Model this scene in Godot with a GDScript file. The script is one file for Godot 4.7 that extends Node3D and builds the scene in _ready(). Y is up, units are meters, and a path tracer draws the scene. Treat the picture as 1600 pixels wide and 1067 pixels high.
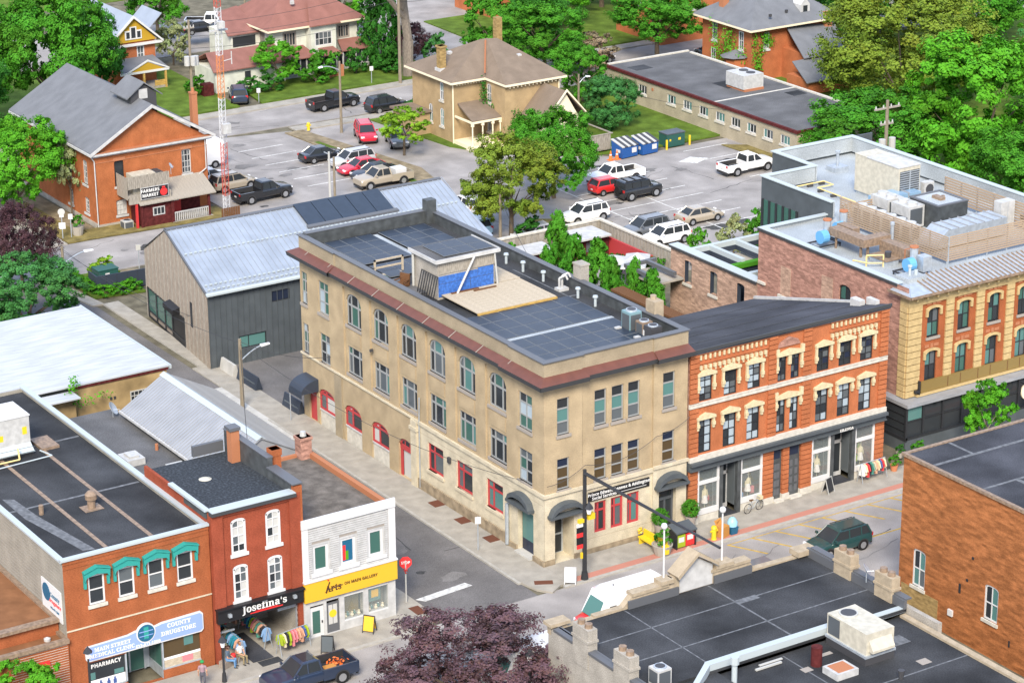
extends Node3D

var M := {}
var cache := {}
var rng := RandomNumberGenerator.new()
const UP := Vector3(0,1,0)


class MB:
	var v := PackedVector3Array()
	var n := PackedVector3Array()
	var c := PackedColorArray()
	var col := Color.WHITE
	var cuts := []
	var t := Transform3D.IDENTITY

	func tri(a: Vector3,b: Vector3,d: Vector3) -> void:
		a = t * a
		b = t * b
		d = t * d
		var nn := (d - a).cross(b - a).normalized()
		v.append(a)
		v.append(b)
		v.append(d)
		for i in 3:
			n.append(nn)
			c.append(col)

	func quad(a: Vector3,b: Vector3,d: Vector3,e: Vector3) -> void:
		tri(a,b,d)
		tri(a,d,e)

	func bx(x0: float,y0: float,z0: float,x1: float,y1: float,z1: float) -> MB:
		var p := [Vector3(x0,y0,z0),Vector3(x1,y0,z0),Vector3(x1,y1,z0),Vector3(x0,y1,z0),Vector3(x0,y0,z1),Vector3(x1,y0,z1),Vector3(x1,y1,z1),Vector3(x0,y1,z1)]
		hexa(p)
		return self

	func hexa(p: Array) -> MB:
		cuts.append(v.size())
		for f in [[0,1,2,3],[5,4,7,6],[4,0,3,7],[1,5,6,2],[3,2,6,7],[4,5,1,0]]:
			quad(p[f[0]],p[f[1]],p[f[2]],p[f[3]])
		return self

	func cyl(a: Vector3,b: Vector3,r0: float,r1: float,k := 8) -> MB:
		var d := (b - a).normalized()
		var s := d.cross(Vector3(0,1,0) if absf(d.y) < 0.9 else Vector3(1,0,0)).normalized()
		var w := d.cross(s)
		for i in k:
			var a0 := TAU * i / k
			var a1 := TAU * (i + 1) / k
			var e0 := s * cos(a0) + w * sin(a0)
			var e1 := s * cos(a1) + w * sin(a1)
			quad(a + e0 * r0,b + e0 * r1,b + e1 * r1,a + e1 * r0)
			if r1 > 0.0:
				tri(b,b + e1 * r1,b + e0 * r1)
			if r0 > 0.0:
				tri(a,a + e0 * r0,a + e1 * r0)
		return self

	func tube(p: Array,r: float,k := 5) -> MB:
		cuts.append(v.size())
		for i in p.size() - 1:
			cyl(p[i],p[i + 1],r,r,k)
		return self

	# polygon of (x,z) points between two heights
	func prism(poly: Array,y0: float,y1: float) -> MB:
		var pp := PackedVector2Array(poly)
		var ix := Geometry2D.triangulate_polygon(pp)
		for i in range(0,ix.size(),3):
			tri(Vector3(pp[ix[i]].x,y1,pp[ix[i]].y),Vector3(pp[ix[i + 1]].x,y1,pp[ix[i + 1]].y),Vector3(pp[ix[i + 2]].x,y1,pp[ix[i + 2]].y))
			for q in 3:
				n[n.size() - 1 - q] = t.basis * Vector3.UP
		fixup(y1)
		if y1 > y0:
			for i in pp.size():
				var a := pp[i]
				var b := pp[(i + 1) % pp.size()]
				quad(Vector3(a.x,y0,a.y),Vector3(a.x,y1,a.y),Vector3(b.x,y1,b.y),Vector3(b.x,y0,b.y))
		return self

	# the faces with a normal set upwards must also wind upwards
	func fixup(_y: float) -> void:
		for i in range(0,v.size(),3):
			var g := (v[i + 2] - v[i]).cross(v[i + 1] - v[i])
			if g.dot(n[i]) < 0.0:
				var q := v[i + 1]
				v[i + 1] = v[i + 2]
				v[i + 2] = q

	# polygon of (x,y) points extruded from z0 to z1
	func extr(poly: Array,z0: float,z1: float) -> MB:
		cuts.append(v.size())
		var pp := PackedVector2Array(poly)
		var ix := Geometry2D.triangulate_polygon(pp)
		for i in range(0,ix.size(),3):
			for z in [z0,z1]:
				tri(Vector3(pp[ix[i]].x,pp[ix[i]].y,z),Vector3(pp[ix[i + 1]].x,pp[ix[i + 1]].y,z),Vector3(pp[ix[i + 2]].x,pp[ix[i + 2]].y,z))
		for i in pp.size():
			var a := pp[i]
			var b := pp[(i + 1) % pp.size()]
			quad(Vector3(a.x,a.y,z0),Vector3(b.x,b.y,z0),Vector3(b.x,b.y,z1),Vector3(a.x,a.y,z1))
		return self

	func lathe(p: Array,k := 12,at := Vector3.ZERO) -> MB:
		for i in p.size() - 1:
			for j in k:
				var a := TAU * j / k
				var b := TAU * (j + 1) / k
				var q: Vector2 = p[i]
				var w: Vector2 = p[i + 1]
				quad(at + Vector3(cos(a) * q.x,q.y,sin(a) * q.x),at + Vector3(cos(a) * w.x,w.y,sin(a) * w.x),at + Vector3(cos(b) * w.x,w.y,sin(b) * w.x),at + Vector3(cos(b) * q.x,q.y,sin(b) * q.x))
		return self

	# a wall sheet in the plane x,y with openings [x,y,w,h,rise of the arch]; their reveals go back by dep
	func wall(w: float,h: float,ops: Array,dep: float,y0 := 0.0) -> MB:
		var xs := [0.0,w]
		var ys := [y0,h]
		for o in ops:
			xs.append_array([o[0],o[0] + o[2]])
			ys.append_array([o[1],o[1] + o[3]])
		xs.sort()
		ys.sort()
		for i in xs.size() - 1:
			if xs[i + 1] - xs[i] < 0.001:
				continue
			for j in ys.size() - 1:
				if ys[j + 1] - ys[j] < 0.001:
					continue
				var mx: float = (xs[i] + xs[i + 1]) / 2
				var my: float = (ys[j] + ys[j + 1]) / 2
				var open := false
				for o in ops:
					if mx > o[0] and mx < o[0] + o[2] and my > o[1] and my < o[1] + o[3]:
						open = true
				if not open:
					quad(Vector3(xs[i],ys[j],0),Vector3(xs[i],ys[j + 1],0),Vector3(xs[i + 1],ys[j + 1],0),Vector3(xs[i + 1],ys[j],0))
		for o in ops:
			var x: float = o[0]
			var y: float = o[1]
			var r: float = o[0] + o[2]
			var top: float = o[1] + o[3]
			var rise: float = o[4] if o.size() > 4 and o[4] is float else 0.0
			var s := top - rise
			quad(Vector3(x,y,0),Vector3(x,s,0),Vector3(x,s,-dep),Vector3(x,y,-dep))
			quad(Vector3(r,y,0),Vector3(r,y,-dep),Vector3(r,s,-dep),Vector3(r,s,0))
			quad(Vector3(x,y,0),Vector3(x,y,-dep),Vector3(r,y,-dep),Vector3(r,y,0))
			if rise <= 0.0:
				quad(Vector3(x,top,0),Vector3(r,top,0),Vector3(r,top,-dep),Vector3(x,top,-dep))
			else:
				var k := 10
				for i in k:
					var a := Vector3(lerpf(x,r,float(i) / k),s + rise * sqrt(maxf(0.0,1.0 - pow(2.0 * i / k - 1.0,2))),0)
					var b := Vector3(lerpf(x,r,float(i + 1) / k),s + rise * sqrt(maxf(0.0,1.0 - pow(2.0 * (i + 1) / k - 1.0,2))),0)
					quad(a,Vector3(a.x,top,0),Vector3(b.x,top,0),b)
					quad(a,b,b + Vector3(0,0,-dep),a + Vector3(0,0,-dep))
		return self

	func smooth(deg := 40.0) -> MB:
		var at := {}
		for i in v.size():
			var k := Vector3i((v[i] * 500.0).round())
			if not at.has(k):
				at[k] = []
			at[k].append(i)
		var lim := cos(deg_to_rad(deg))
		var out := n.duplicate()
		for k in at:
			var l: Array = at[k]
			for i in l:
				var s := Vector3.ZERO
				for j in l:
					if n[i].dot(n[j]) > lim:
						s += n[j]
				out[i] = s.normalized()
		n = out
		return self

	func mesh() -> ArrayMesh:
		var a := []
		a.resize(Mesh.ARRAY_MAX)
		a[Mesh.ARRAY_VERTEX] = v
		a[Mesh.ARRAY_NORMAL] = n
		a[Mesh.ARRAY_COLOR] = c
		var m := ArrayMesh.new()
		m.add_surface_from_arrays(Mesh.PRIMITIVE_TRIANGLES,a)
		return m


func V(x:float,y:float,z:float)->Vector3:return Vector3(x,y,z)
func V2(x:float,y:float)->Vector2:return Vector2(x,y)
func mb()->MB:return MB.new()
func TI(v:Vector3)->Transform3D:return Transform3D(Basis.IDENTITY,v)
func tag(o: Node,label: String,cat := "",group := "",kind := "") -> void:
	if label:
		o.set_meta("label",label)
	if cat:
		o.set_meta("category",cat)
	if group:
		o.set_meta("group",group)
	if kind:
		o.set_meta("kind",kind)
func thing(called: String,label: String,cat: String,at := Vector3.ZERO,turn := 0.0,group := "") -> Node3D:
	var o := Node3D.new()
	o.name = called
	o.position = at
	o.rotation.y = turn
	tag(o,label,cat,group)
	add_child(o,true)
	return o
func put(par: Node,called: String,mesh: Mesh,mat: String,at := Vector3.ZERO,turn := 0.0) -> MeshInstance3D:
	var o := MeshInstance3D.new()
	o.name = called
	o.mesh = mesh
	o.material_override = M[mat]
	o.position = at
	o.rotation.y = turn
	par.add_child(o,true)
	return o
const EACH := "spandrel_panel downpipe downspout bricked_window party_parapet stone_ledge window_lining porch_pane gable_pane wall_vent eave_bracket glazing_bar mullion skylight roof_patch roof_stain infill_panel stain pergola_beam parapet_cap return_wall wall_box wall_anchor bracket porch_post brick_pier rainbow_glass window_apron scrap_boards support wall_lamp roof_box poster armrest leg brick_panel pilaster corner_board panel_ballast post label_plate warning_label brick_corbel vent_box plinth porch_screen wall_seam pipe roof_timber"
func part(par: Node,called: String,b: MB,mat: String) -> MeshInstance3D:
	if b.cuts.size() > 1 and (" "+EACH+" ").contains(" "+called+" "):
		var last: MeshInstance3D
		for i in b.cuts.size():
			var q := mb()
			var e: int = b.cuts[i+1] if i+1 < b.cuts.size() else b.v.size()
			q.v = b.v.slice(b.cuts[i],e)
			q.n = b.n.slice(b.cuts[i],e)
			q.c = b.c.slice(b.cuts[i],e)
			if q.v.size():
				last = put(par,called,q.mesh(),mat)
		return last
	return put(par,called,b.mesh(),mat)
func one(called: String,b: MB,mat: String,label: String,cat: String,at := Vector3.ZERO,turn := 0.0,group := "") -> MeshInstance3D:
	var o := put(self,called,b.mesh(),mat,at,turn)
	tag(o,label,cat,group)
	return o
func struct(called: String,b: MB,mat: String) -> MeshInstance3D:
	var o := put(self,called,b.mesh(),mat)
	tag(o,"","","","structure")
	return o
func box(x0: float,y0: float,z0: float,x1: float,y1: float,z1: float) -> MB:
	return mb().bx(x0,y0,z0,x1,y1,z1)
func boxm(sx: float,sy: float,sz: float) -> ArrayMesh:
	var k := "b%.3f,%.3f,%.3f" % [sx,sy,sz]
	if not cache.has(k):
		cache[k] = box(-sx/2,0,-sz/2,sx/2,sy,sz/2).mesh()
	return cache[k]
func wx(o: Vector3,u: Vector3) -> Transform3D:
	return Transform3D(Basis(u,UP,u.cross(UP)),o)
func text(par: Node,s: String,xf: Transform3D,size: float,mat: String,font := "Droid Sans",bold := false,depth := 0.03,squeeze := 1.0) -> MeshInstance3D:
	var f := SystemFont.new()
	f.font_names = PackedStringArray([font])
	f.font_weight = 700 if bold else 400
	var t := TextMesh.new()
	t.text = s
	t.font = f
	t.font_size = 64
	t.pixel_size = size/64.0
	t.depth = depth
	t.curve_step = 2.0
	var o := put(par,"lettering",t,mat)
	o.transform = xf*Transform3D(Basis.from_scale(V(squeeze,1,1)),Vector3.ZERO)
	return o
func win(par: Node,xf: Transform3D,w: float,h: float,o: Dictionary) -> MeshInstance3D:
	var fw: float = o.get("fw",0.07)
	var xs: Array = o.get("xs",[])
	var ys: Array = o.get("ys",[])
	var rise: float = o.get("rise",0.0)
	var bar: float = o.get("bar",0.045)
	var key := "w%.2f,%.2f,%s,%s,%.2f,%.2f,%.2f" % [w,h,str(xs),str(ys),rise,fw,bar]
	if not cache.has(key):
		var b := mb()
		b.bx(0,0,-0.04,fw,h-rise,0.04).bx(w-fw,0,-0.04,w,h-rise,0.04).bx(fw,0,-0.04,w-fw,fw,0.04)
		if rise <= 0.0:
			b.bx(fw,h-fw,-0.04,w-fw,h,0.04)
		else:
			var k := 8
			for i in k:
				var q := []
				for e in [i,i+1]:
					var f: float = 2.0*e/k-1.0
					var yy := h-rise+rise*sqrt(maxf(0.0,1.0-f*f))
					q.append(V((f+1)/2*w,yy,0.04))
					q.append(V(w/2+f*(w/2-fw),yy-fw*1.2,0.04))
				b.quad(q[0],q[2],q[3],q[1])
				b.quad(q[1],q[3],q[3]-V(0,0,0.08),q[1]-V(0,0,0.08))
		for x in xs:
			b.bx(x*w-bar/2,fw,-0.03,x*w+bar/2,h-fw-(0.0 if rise <= 0.0 else rise*0.15),0.032)
		for y in ys:
			b.bx(fw,y*h-bar/2,-0.028,w-fw,y*h+bar/2,0.034)
		cache[key] = b.mesh()
	var node := put(par,"window",cache[key],o.get("fm","frame_grey"))
	node.transform = xf*TI(V(0,0,-o.get("d",0.14)))
	var gx := [0.0]+xs+[1.0]
	var gy := [0.0]+ys+[1.0]
	var gl: Array = o.get("gl",["glass"])
	for j in gy.size()-1:
		for i in gx.size()-1:
			var pw: float = (gx[i+1]-gx[i])*w
			var ph: float = (gy[j+1]-gy[j])*h
			var kk := "p%.2f,%.2f" % [pw,ph]
			if not cache.has(kk):
				cache[kk] = box(0,0,-0.008,pw,ph,0.0).mesh()
			var p := put(node,"pane",cache[kk],gl[rng.randi() % gl.size()] if not o.has("rows") else o.rows[j])
			p.position = V(gx[i]*w,gy[j]*h,-0.012)
			p.rotation = V(rng.randf_range(-0.012,0.012),rng.randf_range(-0.012,0.012),0)
	if o.has("sill"):
		var sd: float = o.get("d",0.14)
		put(node,"sill",box(-0.1,-0.2,0.0,w+0.1,0.0,sd+0.1).mesh(),o.sill)
	return node
func facade(par: Node,mat: String,o: Vector3,u: Vector3,w: float,h: float,ops: Array,dep := 0.22,y0 := 0.0,called := "wall") -> MeshInstance3D:
	var b := mb()
	b.wall(w,h,ops,dep,y0)
	var m := part(par,called,b,mat)
	m.transform = wx(o,u)
	for p in ops:
		if p.size() > 5 and p[5] != null:
			var st: Dictionary = p[5].duplicate()
			if p[4] > 0.0:
				st["rise"] = p[4]
			win(par,wx(o,u)*TI(V(p[0],p[1],0)),p[2],p[3],st)
	return m
func noise_tex(freq: float,lo: float,octaves := 4,kind := FastNoiseLite.TYPE_SIMPLEX_SMOOTH,seed_ := 1,size := 512,mid := 0.5) -> NoiseTexture2D:
	var f := FastNoiseLite.new()
	f.noise_type = kind
	f.frequency = freq
	f.fractal_octaves = octaves
	f.seed = seed_
	var t := NoiseTexture2D.new()
	t.width = size
	t.height = size
	t.seamless = true
	t.noise = f
	var g := Gradient.new()
	g.set_color(0,Color(lo,lo,lo))
	g.set_color(1,Color(1,1,1))
	g.add_point(mid,Color((lo+1)/2,(lo+1)/2,(lo+1)/2))
	t.color_ramp = g
	return t
var T := {}
func mt(key: String,c: Color,rough := 0.85,tex := "",sc := Vector3.ONE,det := "",dsc := Vector3.ONE) -> StandardMaterial3D:
	var m := StandardMaterial3D.new()
	m.resource_name = key
	m.albedo_color = c.linear_to_srgb()
	m.roughness = rough
	if rough > 0.65:
		m.metallic_specular = 0.2
	if tex:
		m.albedo_texture = T[tex]
		m.uv1_triplanar = true
		m.uv1_world_triplanar = true
		m.uv1_scale = sc
	if det:
		m.detail_enabled = true
		m.detail_albedo = T[det]
		m.detail_blend_mode = BaseMaterial3D.BLEND_MODE_MUL
		m.detail_uv_layer = BaseMaterial3D.DETAIL_UV_2
		m.uv2_triplanar = true
		m.uv2_world_triplanar = true
		m.uv2_scale = dsc
	M[key] = m
	return m
func leafm(key: String,c: Color) -> void:
	var m := mt(key,c,0.7)
	m.vertex_color_use_as_albedo = true
	m.backlight_enabled = true
	m.backlight = (c*0.3).linear_to_srgb()
func materials() -> void:
	T.blot = noise_tex(0.008,0.80,5)
	T.fine = noise_tex(0.09,0.78,3,FastNoiseLite.TYPE_SIMPLEX,5)
	T.speck = noise_tex(0.22,0.66,2,FastNoiseLite.TYPE_VALUE,8)
	T.soft = noise_tex(0.012,0.86,4,FastNoiseLite.TYPE_SIMPLEX_SMOOTH,12)
	T.patch = noise_tex(0.02,0.68,5,FastNoiseLite.TYPE_PERLIN,21)
	T.mott = noise_tex(0.09,0.62,3,FastNoiseLite.TYPE_VALUE,17)
	T.streak = noise_tex(0.006,0.62,6,FastNoiseLite.TYPE_SIMPLEX_SMOOTH,44)
	T.cell = noise_tex(0.05,0.62,1,FastNoiseLite.TYPE_CELLULAR,31)
	var V := V(1,1,1)
	mt("asphalt",Color(0.275,0.262,0.258),0.95,"blot",V*0.05,"speck",V*0.35)
	mt("asphalt_old",Color(0.47,0.44,0.42),0.95,"blot",V*0.06,"fine",V*0.3)
	mt("concrete",Color(0.49,0.455,0.395),0.9,"soft",V*0.12,"fine",V*0.4)
	mt("concrete_new",Color(0.52,0.51,0.48),0.9,"soft",V*0.12)
	mt("paver_red",Color(0.55,0.25,0.19),0.9,"fine",V*0.5)
	mt("kerb",Color(0.42,0.40,0.36),0.9,"soft",V*0.2)
	mt("lawn",Color(0.20,0.32,0.05),0.95,"patch",V*0.06,"speck",V*0.6)
	mt("dry",Color(0.42,0.34,0.13),0.95,"patch",V*0.1,"speck",V*0.6)
	mt("earth",Color(0.26,0.235,0.17),0.95,"patch",V*0.08,"fine",V*0.3)
	mt("dirt",Color(0.42,0.34,0.22),0.95,"patch",V*0.1,"fine",V*0.3)
	mt("white_line",Color(0.80,0.80,0.78),0.8,"patch",V*0.3)
	mt("yellow_line",Color(0.62,0.42,0.10),0.8,"patch",V*0.3)
	mt("tar",Color(0.10,0.10,0.10),0.8,"patch",V*0.5)
	mt("asphalt_patch",Color(0.33,0.315,0.305),0.95,"blot",V*0.08,"speck",V*0.35)
	mt("iron_rust",Color(0.17,0.07,0.045),0.8,"fine",V)
	mt("stucco",Color(0.58,0.455,0.29),0.92,"soft",V*0.09,"fine",V*0.25)
	mt("stucco_grey",Color(0.47,0.39,0.27),0.92,"soft",V*0.09,"fine",V*0.25)
	mt("limestone",Color(0.80,0.71,0.53),0.88,"soft",V*0.15,"fine",V*0.3)
	mt("limestone_dark",Color(0.40,0.32,0.22),0.9,"patch",V*0.15)
	mt("stone_sill",Color(0.40,0.36,0.32),0.9,"fine",V*0.4)
	mt("stone_white",Color(0.62,0.59,0.52),0.85,"soft",V*0.3)
	mt("brick_orange",Color(0.46,0.145,0.06),0.9,"fine",V(0.11,0.4,0.11),"soft",V*0.1)
	mt("brick_red",Color(0.41,0.10,0.055),0.9,"fine",V(0.11,0.4,0.11),"soft",V*0.1)
	mt("brick_bright",Color(0.60,0.205,0.09),0.9,"fine",V(0.11,0.4,0.11),"soft",V*0.1)
	mt("brick_hall",Color(0.54,0.185,0.075),0.9,"fine",V(0.09,0.35,0.09),"soft",V*0.12)
	mt("brick_pale",Color(0.82,0.55,0.41),0.9,"mott",V(0.05,0.16,0.05),"fine",V(0.1,0.4,0.1))
	mt("brick_old",Color(0.72,0.40,0.31),0.9,"mott",V(0.05,0.16,0.05),"fine",V(0.1,0.4,0.1))
	mt("brick_rust",Color(0.65,0.25,0.095),0.9,"mott",V(0.04,0.14,0.04),"fine",V(0.1,0.4,0.1))
	mt("brick_tan",Color(0.56,0.41,0.23),0.9,"fine",V(0.3,1.0,0.3),"soft",V*0.1)
	mt("brick_buff",Color(0.43,0.30,0.13),0.9,"patch",V(0.2,0.5,0.2))
	mt("quoin_yellow",Color(0.56,0.42,0.21),0.85,"soft",V*0.3)
	mt("cream_stone",Color(0.66,0.565,0.36),0.8,"soft",V*0.4)
	mt("block_cream",Color(0.56,0.49,0.36),0.92,"soft",V*0.08,"fine",V*0.2)
	mt("tan_wall",Color(0.50,0.36,0.18),0.92,"patch",V*0.06)
	mt("white_paint",Color(0.54,0.54,0.535),0.7,"soft",V*0.2)
	mt("white_clean",Color(0.58,0.58,0.58),0.6)
	mt("cream_paint",Color(0.76,0.68,0.50),0.7)
	mt("siding_mint",Color(0.66,0.68,0.60),0.8,"soft",V*0.1)
	mt("block_grey",Color(0.42,0.39,0.33),0.92,"soft",V*0.1,"fine",V(0.2,0.9,0.2))
	mt("stone_grey",Color(0.52,0.48,0.42),0.92,"soft",V*0.12,"fine",V*0.2)
	mt("tan_stone",Color(0.56,0.46,0.33),0.9,"soft",V*0.3,"fine",V*0.4)
	mt("wood_grey",Color(0.52,0.44,0.365),0.9,"patch",V(2.0,0.12,2.0),"fine",V(1,0.1,1))
	mt("wood_weathered",Color(0.44,0.40,0.34),0.9,"patch",V(1.5,0.2,1.5))
	mt("wood_new",Color(0.66,0.56,0.42),0.8,"soft",V(0.4,1,2.0),"fine",V(0.2,1,1.2))
	mt("wood_yellow",Color(0.62,0.40,0.12),0.8,"patch",V(0.2,1,0.6))
	mt("wood_brown",Color(0.20,0.10,0.05),0.8,"patch",V)
	mt("slat_tan",Color(0.36,0.27,0.19),0.7)
	mt("insulation_blue",Color(0.05,0.18,0.60),0.6,"patch",V*0.5)
	mt("yellow_gable",Color(0.42,0.26,0.03),0.85)
	mt("maroon",Color(0.13,0.03,0.03),0.8,"patch",V*0.3)
	mt("metal_blue",Color(0.41,0.45,0.50),0.42,"soft",V*0.06).metallic = 0.35
	mt("metal_white",Color(0.50,0.52,0.54),0.5,"soft",V(0.05,0.05,0.3))
	mt("metal_grey",Color(0.37,0.385,0.41),0.5,"soft",V*0.08).metallic = 0.2
	mt("galv",Color(0.50,0.55,0.60),0.4,"soft",V*0.3).metallic = 0.4
	mt("slate_clad",Color(0.085,0.10,0.112),0.5,"soft",V*0.1)
	mt("dark_clad",Color(0.085,0.095,0.10),0.6,"patch",V*0.15)
	mt("membrane",Color(0.088,0.092,0.10),0.75,"streak",V*0.06,"fine",V*0.15)
	mt("membrane_grey",Color(0.19,0.19,0.195),0.8,"blot",V*0.07,"fine",V*0.15)
	mt("membrane_mid",Color(0.115,0.12,0.14),0.75,"streak",V*0.05,"fine",V*0.15)
	mt("membrane_seam",Color(0.20,0.21,0.225),0.8,"patch",V*0.3)
	mt("membrane_white",Color(0.55,0.60,0.63),0.6,"blot",V*0.05,"fine",V*0.15)
	mt("shingle_grey",Color(0.235,0.245,0.265),0.9,"fine",V(0.3,0.6,0.3),"soft",V*0.1)
	mt("shingle_dark",Color(0.10,0.115,0.135),0.9,"cell",V*0.25,"fine",V*0.2)
	mt("shingle_brown",Color(0.29,0.225,0.17),0.9,"fine",V*0.3,"soft",V*0.1)
	mt("shingle_red",Color(0.36,0.17,0.14),0.9,"fine",V*0.3,"soft",V*0.1)
	mt("gravel_roof",Color(0.30,0.265,0.23),0.95,"patch",V*0.12,"speck",V*0.6)
	mt("roof_rust",Color(0.27,0.125,0.06),0.85,"blot",V*0.15)
	mt("cornice_brown",Color(0.15,0.055,0.038),0.55,"soft",V*0.2)
	mt("cornice_dark",Color(0.045,0.048,0.052),0.55)
	mt("coping",Color(0.10,0.105,0.115),0.5)
	mt("coping_light",Color(0.40,0.45,0.47),0.45)
	mt("solar",Color(0.028,0.04,0.06),0.42,"soft",V*0.2)
	mt("solar_frame",Color(0.15,0.165,0.185),0.4)
	mt("black_metal",Color(0.025,0.026,0.03),0.45)
	mt("dark_frame",Color(0.02,0.022,0.026),0.5)
	mt("navy_panel",Color(0.03,0.04,0.06),0.55)
	mt("frame_grey",Color(0.27,0.28,0.28),0.6)
	mt("frame_red",Color(0.42,0.045,0.05),0.6)
	mt("red_paint",Color(0.50,0.03,0.03),0.5)
	mt("teal_copper",Color(0.045,0.36,0.32),0.7,"fine",V*0.5)
	mt("steel_red",Color(0.42,0.07,0.045),0.5)
	mt("steel_orange",Color(0.55,0.19,0.06),0.5)
	mt("steel_white",Color(0.52,0.53,0.55),0.5)
	mt("pole_wood",Color(0.33,0.28,0.21),0.9,"patch",V(2,0.2,2))
	mt("pole_grey",Color(0.42,0.42,0.40),0.7)
	mt("bark",Color(0.17,0.135,0.10),0.95,"patch",V(1,0.3,1))
	mt("bark_pale",Color(0.32,0.27,0.22),0.95,"patch",V(1,0.3,1))
	mt("unit_cream",Color(0.56,0.525,0.43),0.6,"soft",V*0.3)
	mt("unit_white",Color(0.52,0.52,0.51),0.55,"soft",V*0.3)
	mt("unit_dark",Color(0.05,0.05,0.055),0.6)
	mt("unit_grille",Color(0.075,0.085,0.095),0.5)
	mt("unit_teal",Color(0.17,0.28,0.31),0.5)
	mt("duct_brown",Color(0.34,0.24,0.165),0.6,"patch",V*0.4)
	mt("fan_blue",Color(0.12,0.35,0.62),0.45)
	mt("clay",Color(0.50,0.21,0.11),0.85,"fine",V)
	mt("pipe_yellow",Color(0.66,0.52,0.22),0.6)
	mt("sign_black",Color(0.012,0.012,0.014),0.5)
	mt("sign_blue",Color(0.24,0.34,0.66),0.5)
	mt("sign_navy",Color(0.01,0.10,0.19),0.5)
	mt("sign_teal",Color(0.02,0.33,0.42),0.5)
	mt("sign_gold",Color(0.68,0.40,0.025),0.5)
	mt("sign_bronze",Color(0.21,0.145,0.045),0.45)
	mt("letter_white",Color(0.72,0.72,0.70),0.6)
	mt("letter_dark",Color(0.06,0.02,0.01),0.6)
	mt("letter_red",Color(0.7,0.03,0.03),0.6)
	mt("green_dark",Color(0.02,0.085,0.07),0.5)
	mt("dumpster_blue",Color(0.02,0.12,0.42),0.5,"patch",V)
	mt("cone_orange",Color(0.75,0.16,0.03),0.6)
	mt("yellow_paint",Color(0.70,0.50,0.02),0.5)
	mt("cardboard",Color(0.46,0.22,0.06),0.9)
	mt("bag_blue",Color(0.28,0.55,0.75),0.3)
	mt("rubber",Color(0.02,0.02,0.021),0.8)
	mt("rim",Color(0.45,0.46,0.48),0.35).metallic = 0.7
	mt("tail_red",Color(0.45,0.015,0.015),0.3)
	mt("lamp_clear",Color(0.75,0.76,0.78),0.2)
	mt("trim",Color(0.03,0.03,0.032),0.6)
	mt("skin",Color(0.55,0.31,0.21),0.6)
	mt("terracotta",Color(0.50,0.20,0.10),0.85)
	mt("planter_stone",Color(0.48,0.44,0.38),0.9,"fine",V)
	mt("planter_grey",Color(0.33,0.29,0.26),0.8)
	for g in [["glass",0.03,0.035,0.04],["glass_teal",0.085,0.19,0.18],["glass_green",0.05,0.12,0.10],["glass_sky",0.34,0.41,0.46],["glass_brown",0.08,0.055,0.028],["glass_blue",0.02,0.027,0.05],["glass_grey",0.10,0.115,0.125],["glass_blind",0.48,0.48,0.46]]:
		var m := mt(g[0],Color(g[1],g[2],g[3]),0.08)
		m.metallic_specular = 0.35
	var sg := mt("shop_glass",Color(0.5,0.58,0.57,0.12),0.02)
	sg.transparency = BaseMaterial3D.TRANSPARENCY_ALPHA
	for g in [["p_black",0.012,0.013,0.016],["p_white",0.78,0.78,0.78],["p_red",0.48,0.012,0.03],["p_grey",0.13,0.14,0.155],["p_gold",0.34,0.29,0.22],["p_silver",0.42,0.42,0.43],["p_navy",0.018,0.03,0.06],["p_green",0.012,0.05,0.05],["p_blue",0.22,0.36,0.50],["p_scarlet",0.55,0.02,0.02]]:
		var m := mt(g[0],Color(g[1],g[2],g[3]),0.3)
		m.clearcoat_enabled = true
		m.clearcoat = 0.7
		m.clearcoat_roughness = 0.06
	var i := 0
	for g in [Color(0.55,0.06,0.06),Color(0.72,0.70,0.66),Color(0.06,0.10,0.26),Color(0.20,0.33,0.52),Color(0.30,0.38,0.03),Color(0.55,0.30,0.20),Color(0.03,0.03,0.035),Color(0.08,0.25,0.20),Color(0.60,0.20,0.22),Color(0.45,0.42,0.30),Color(0.03,0.20,0.28),Color(0.62,0.55,0.35)]:
		mt("cloth%d" % i,g,0.9)
		i += 1
	for g in [["leaf_green",0.06,0.225,0.018],["leaf_bright",0.085,0.30,0.018],["leaf_dark",0.036,0.15,0.02],["leaf_olive",0.155,0.225,0.028],["leaf_blue",0.055,0.19,0.05],["leaf_purple",0.115,0.068,0.082],["leaf_plum",0.075,0.038,0.047],["leaf_lime",0.20,0.37,0.025],["leaf_brown",0.30,0.23,0.16],["leaf_pale",0.28,0.32,0.15],["flower_red",0.5,0.06,0.06]]:
		leafm(g[0],Color(g[1],g[2],g[3]))
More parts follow.
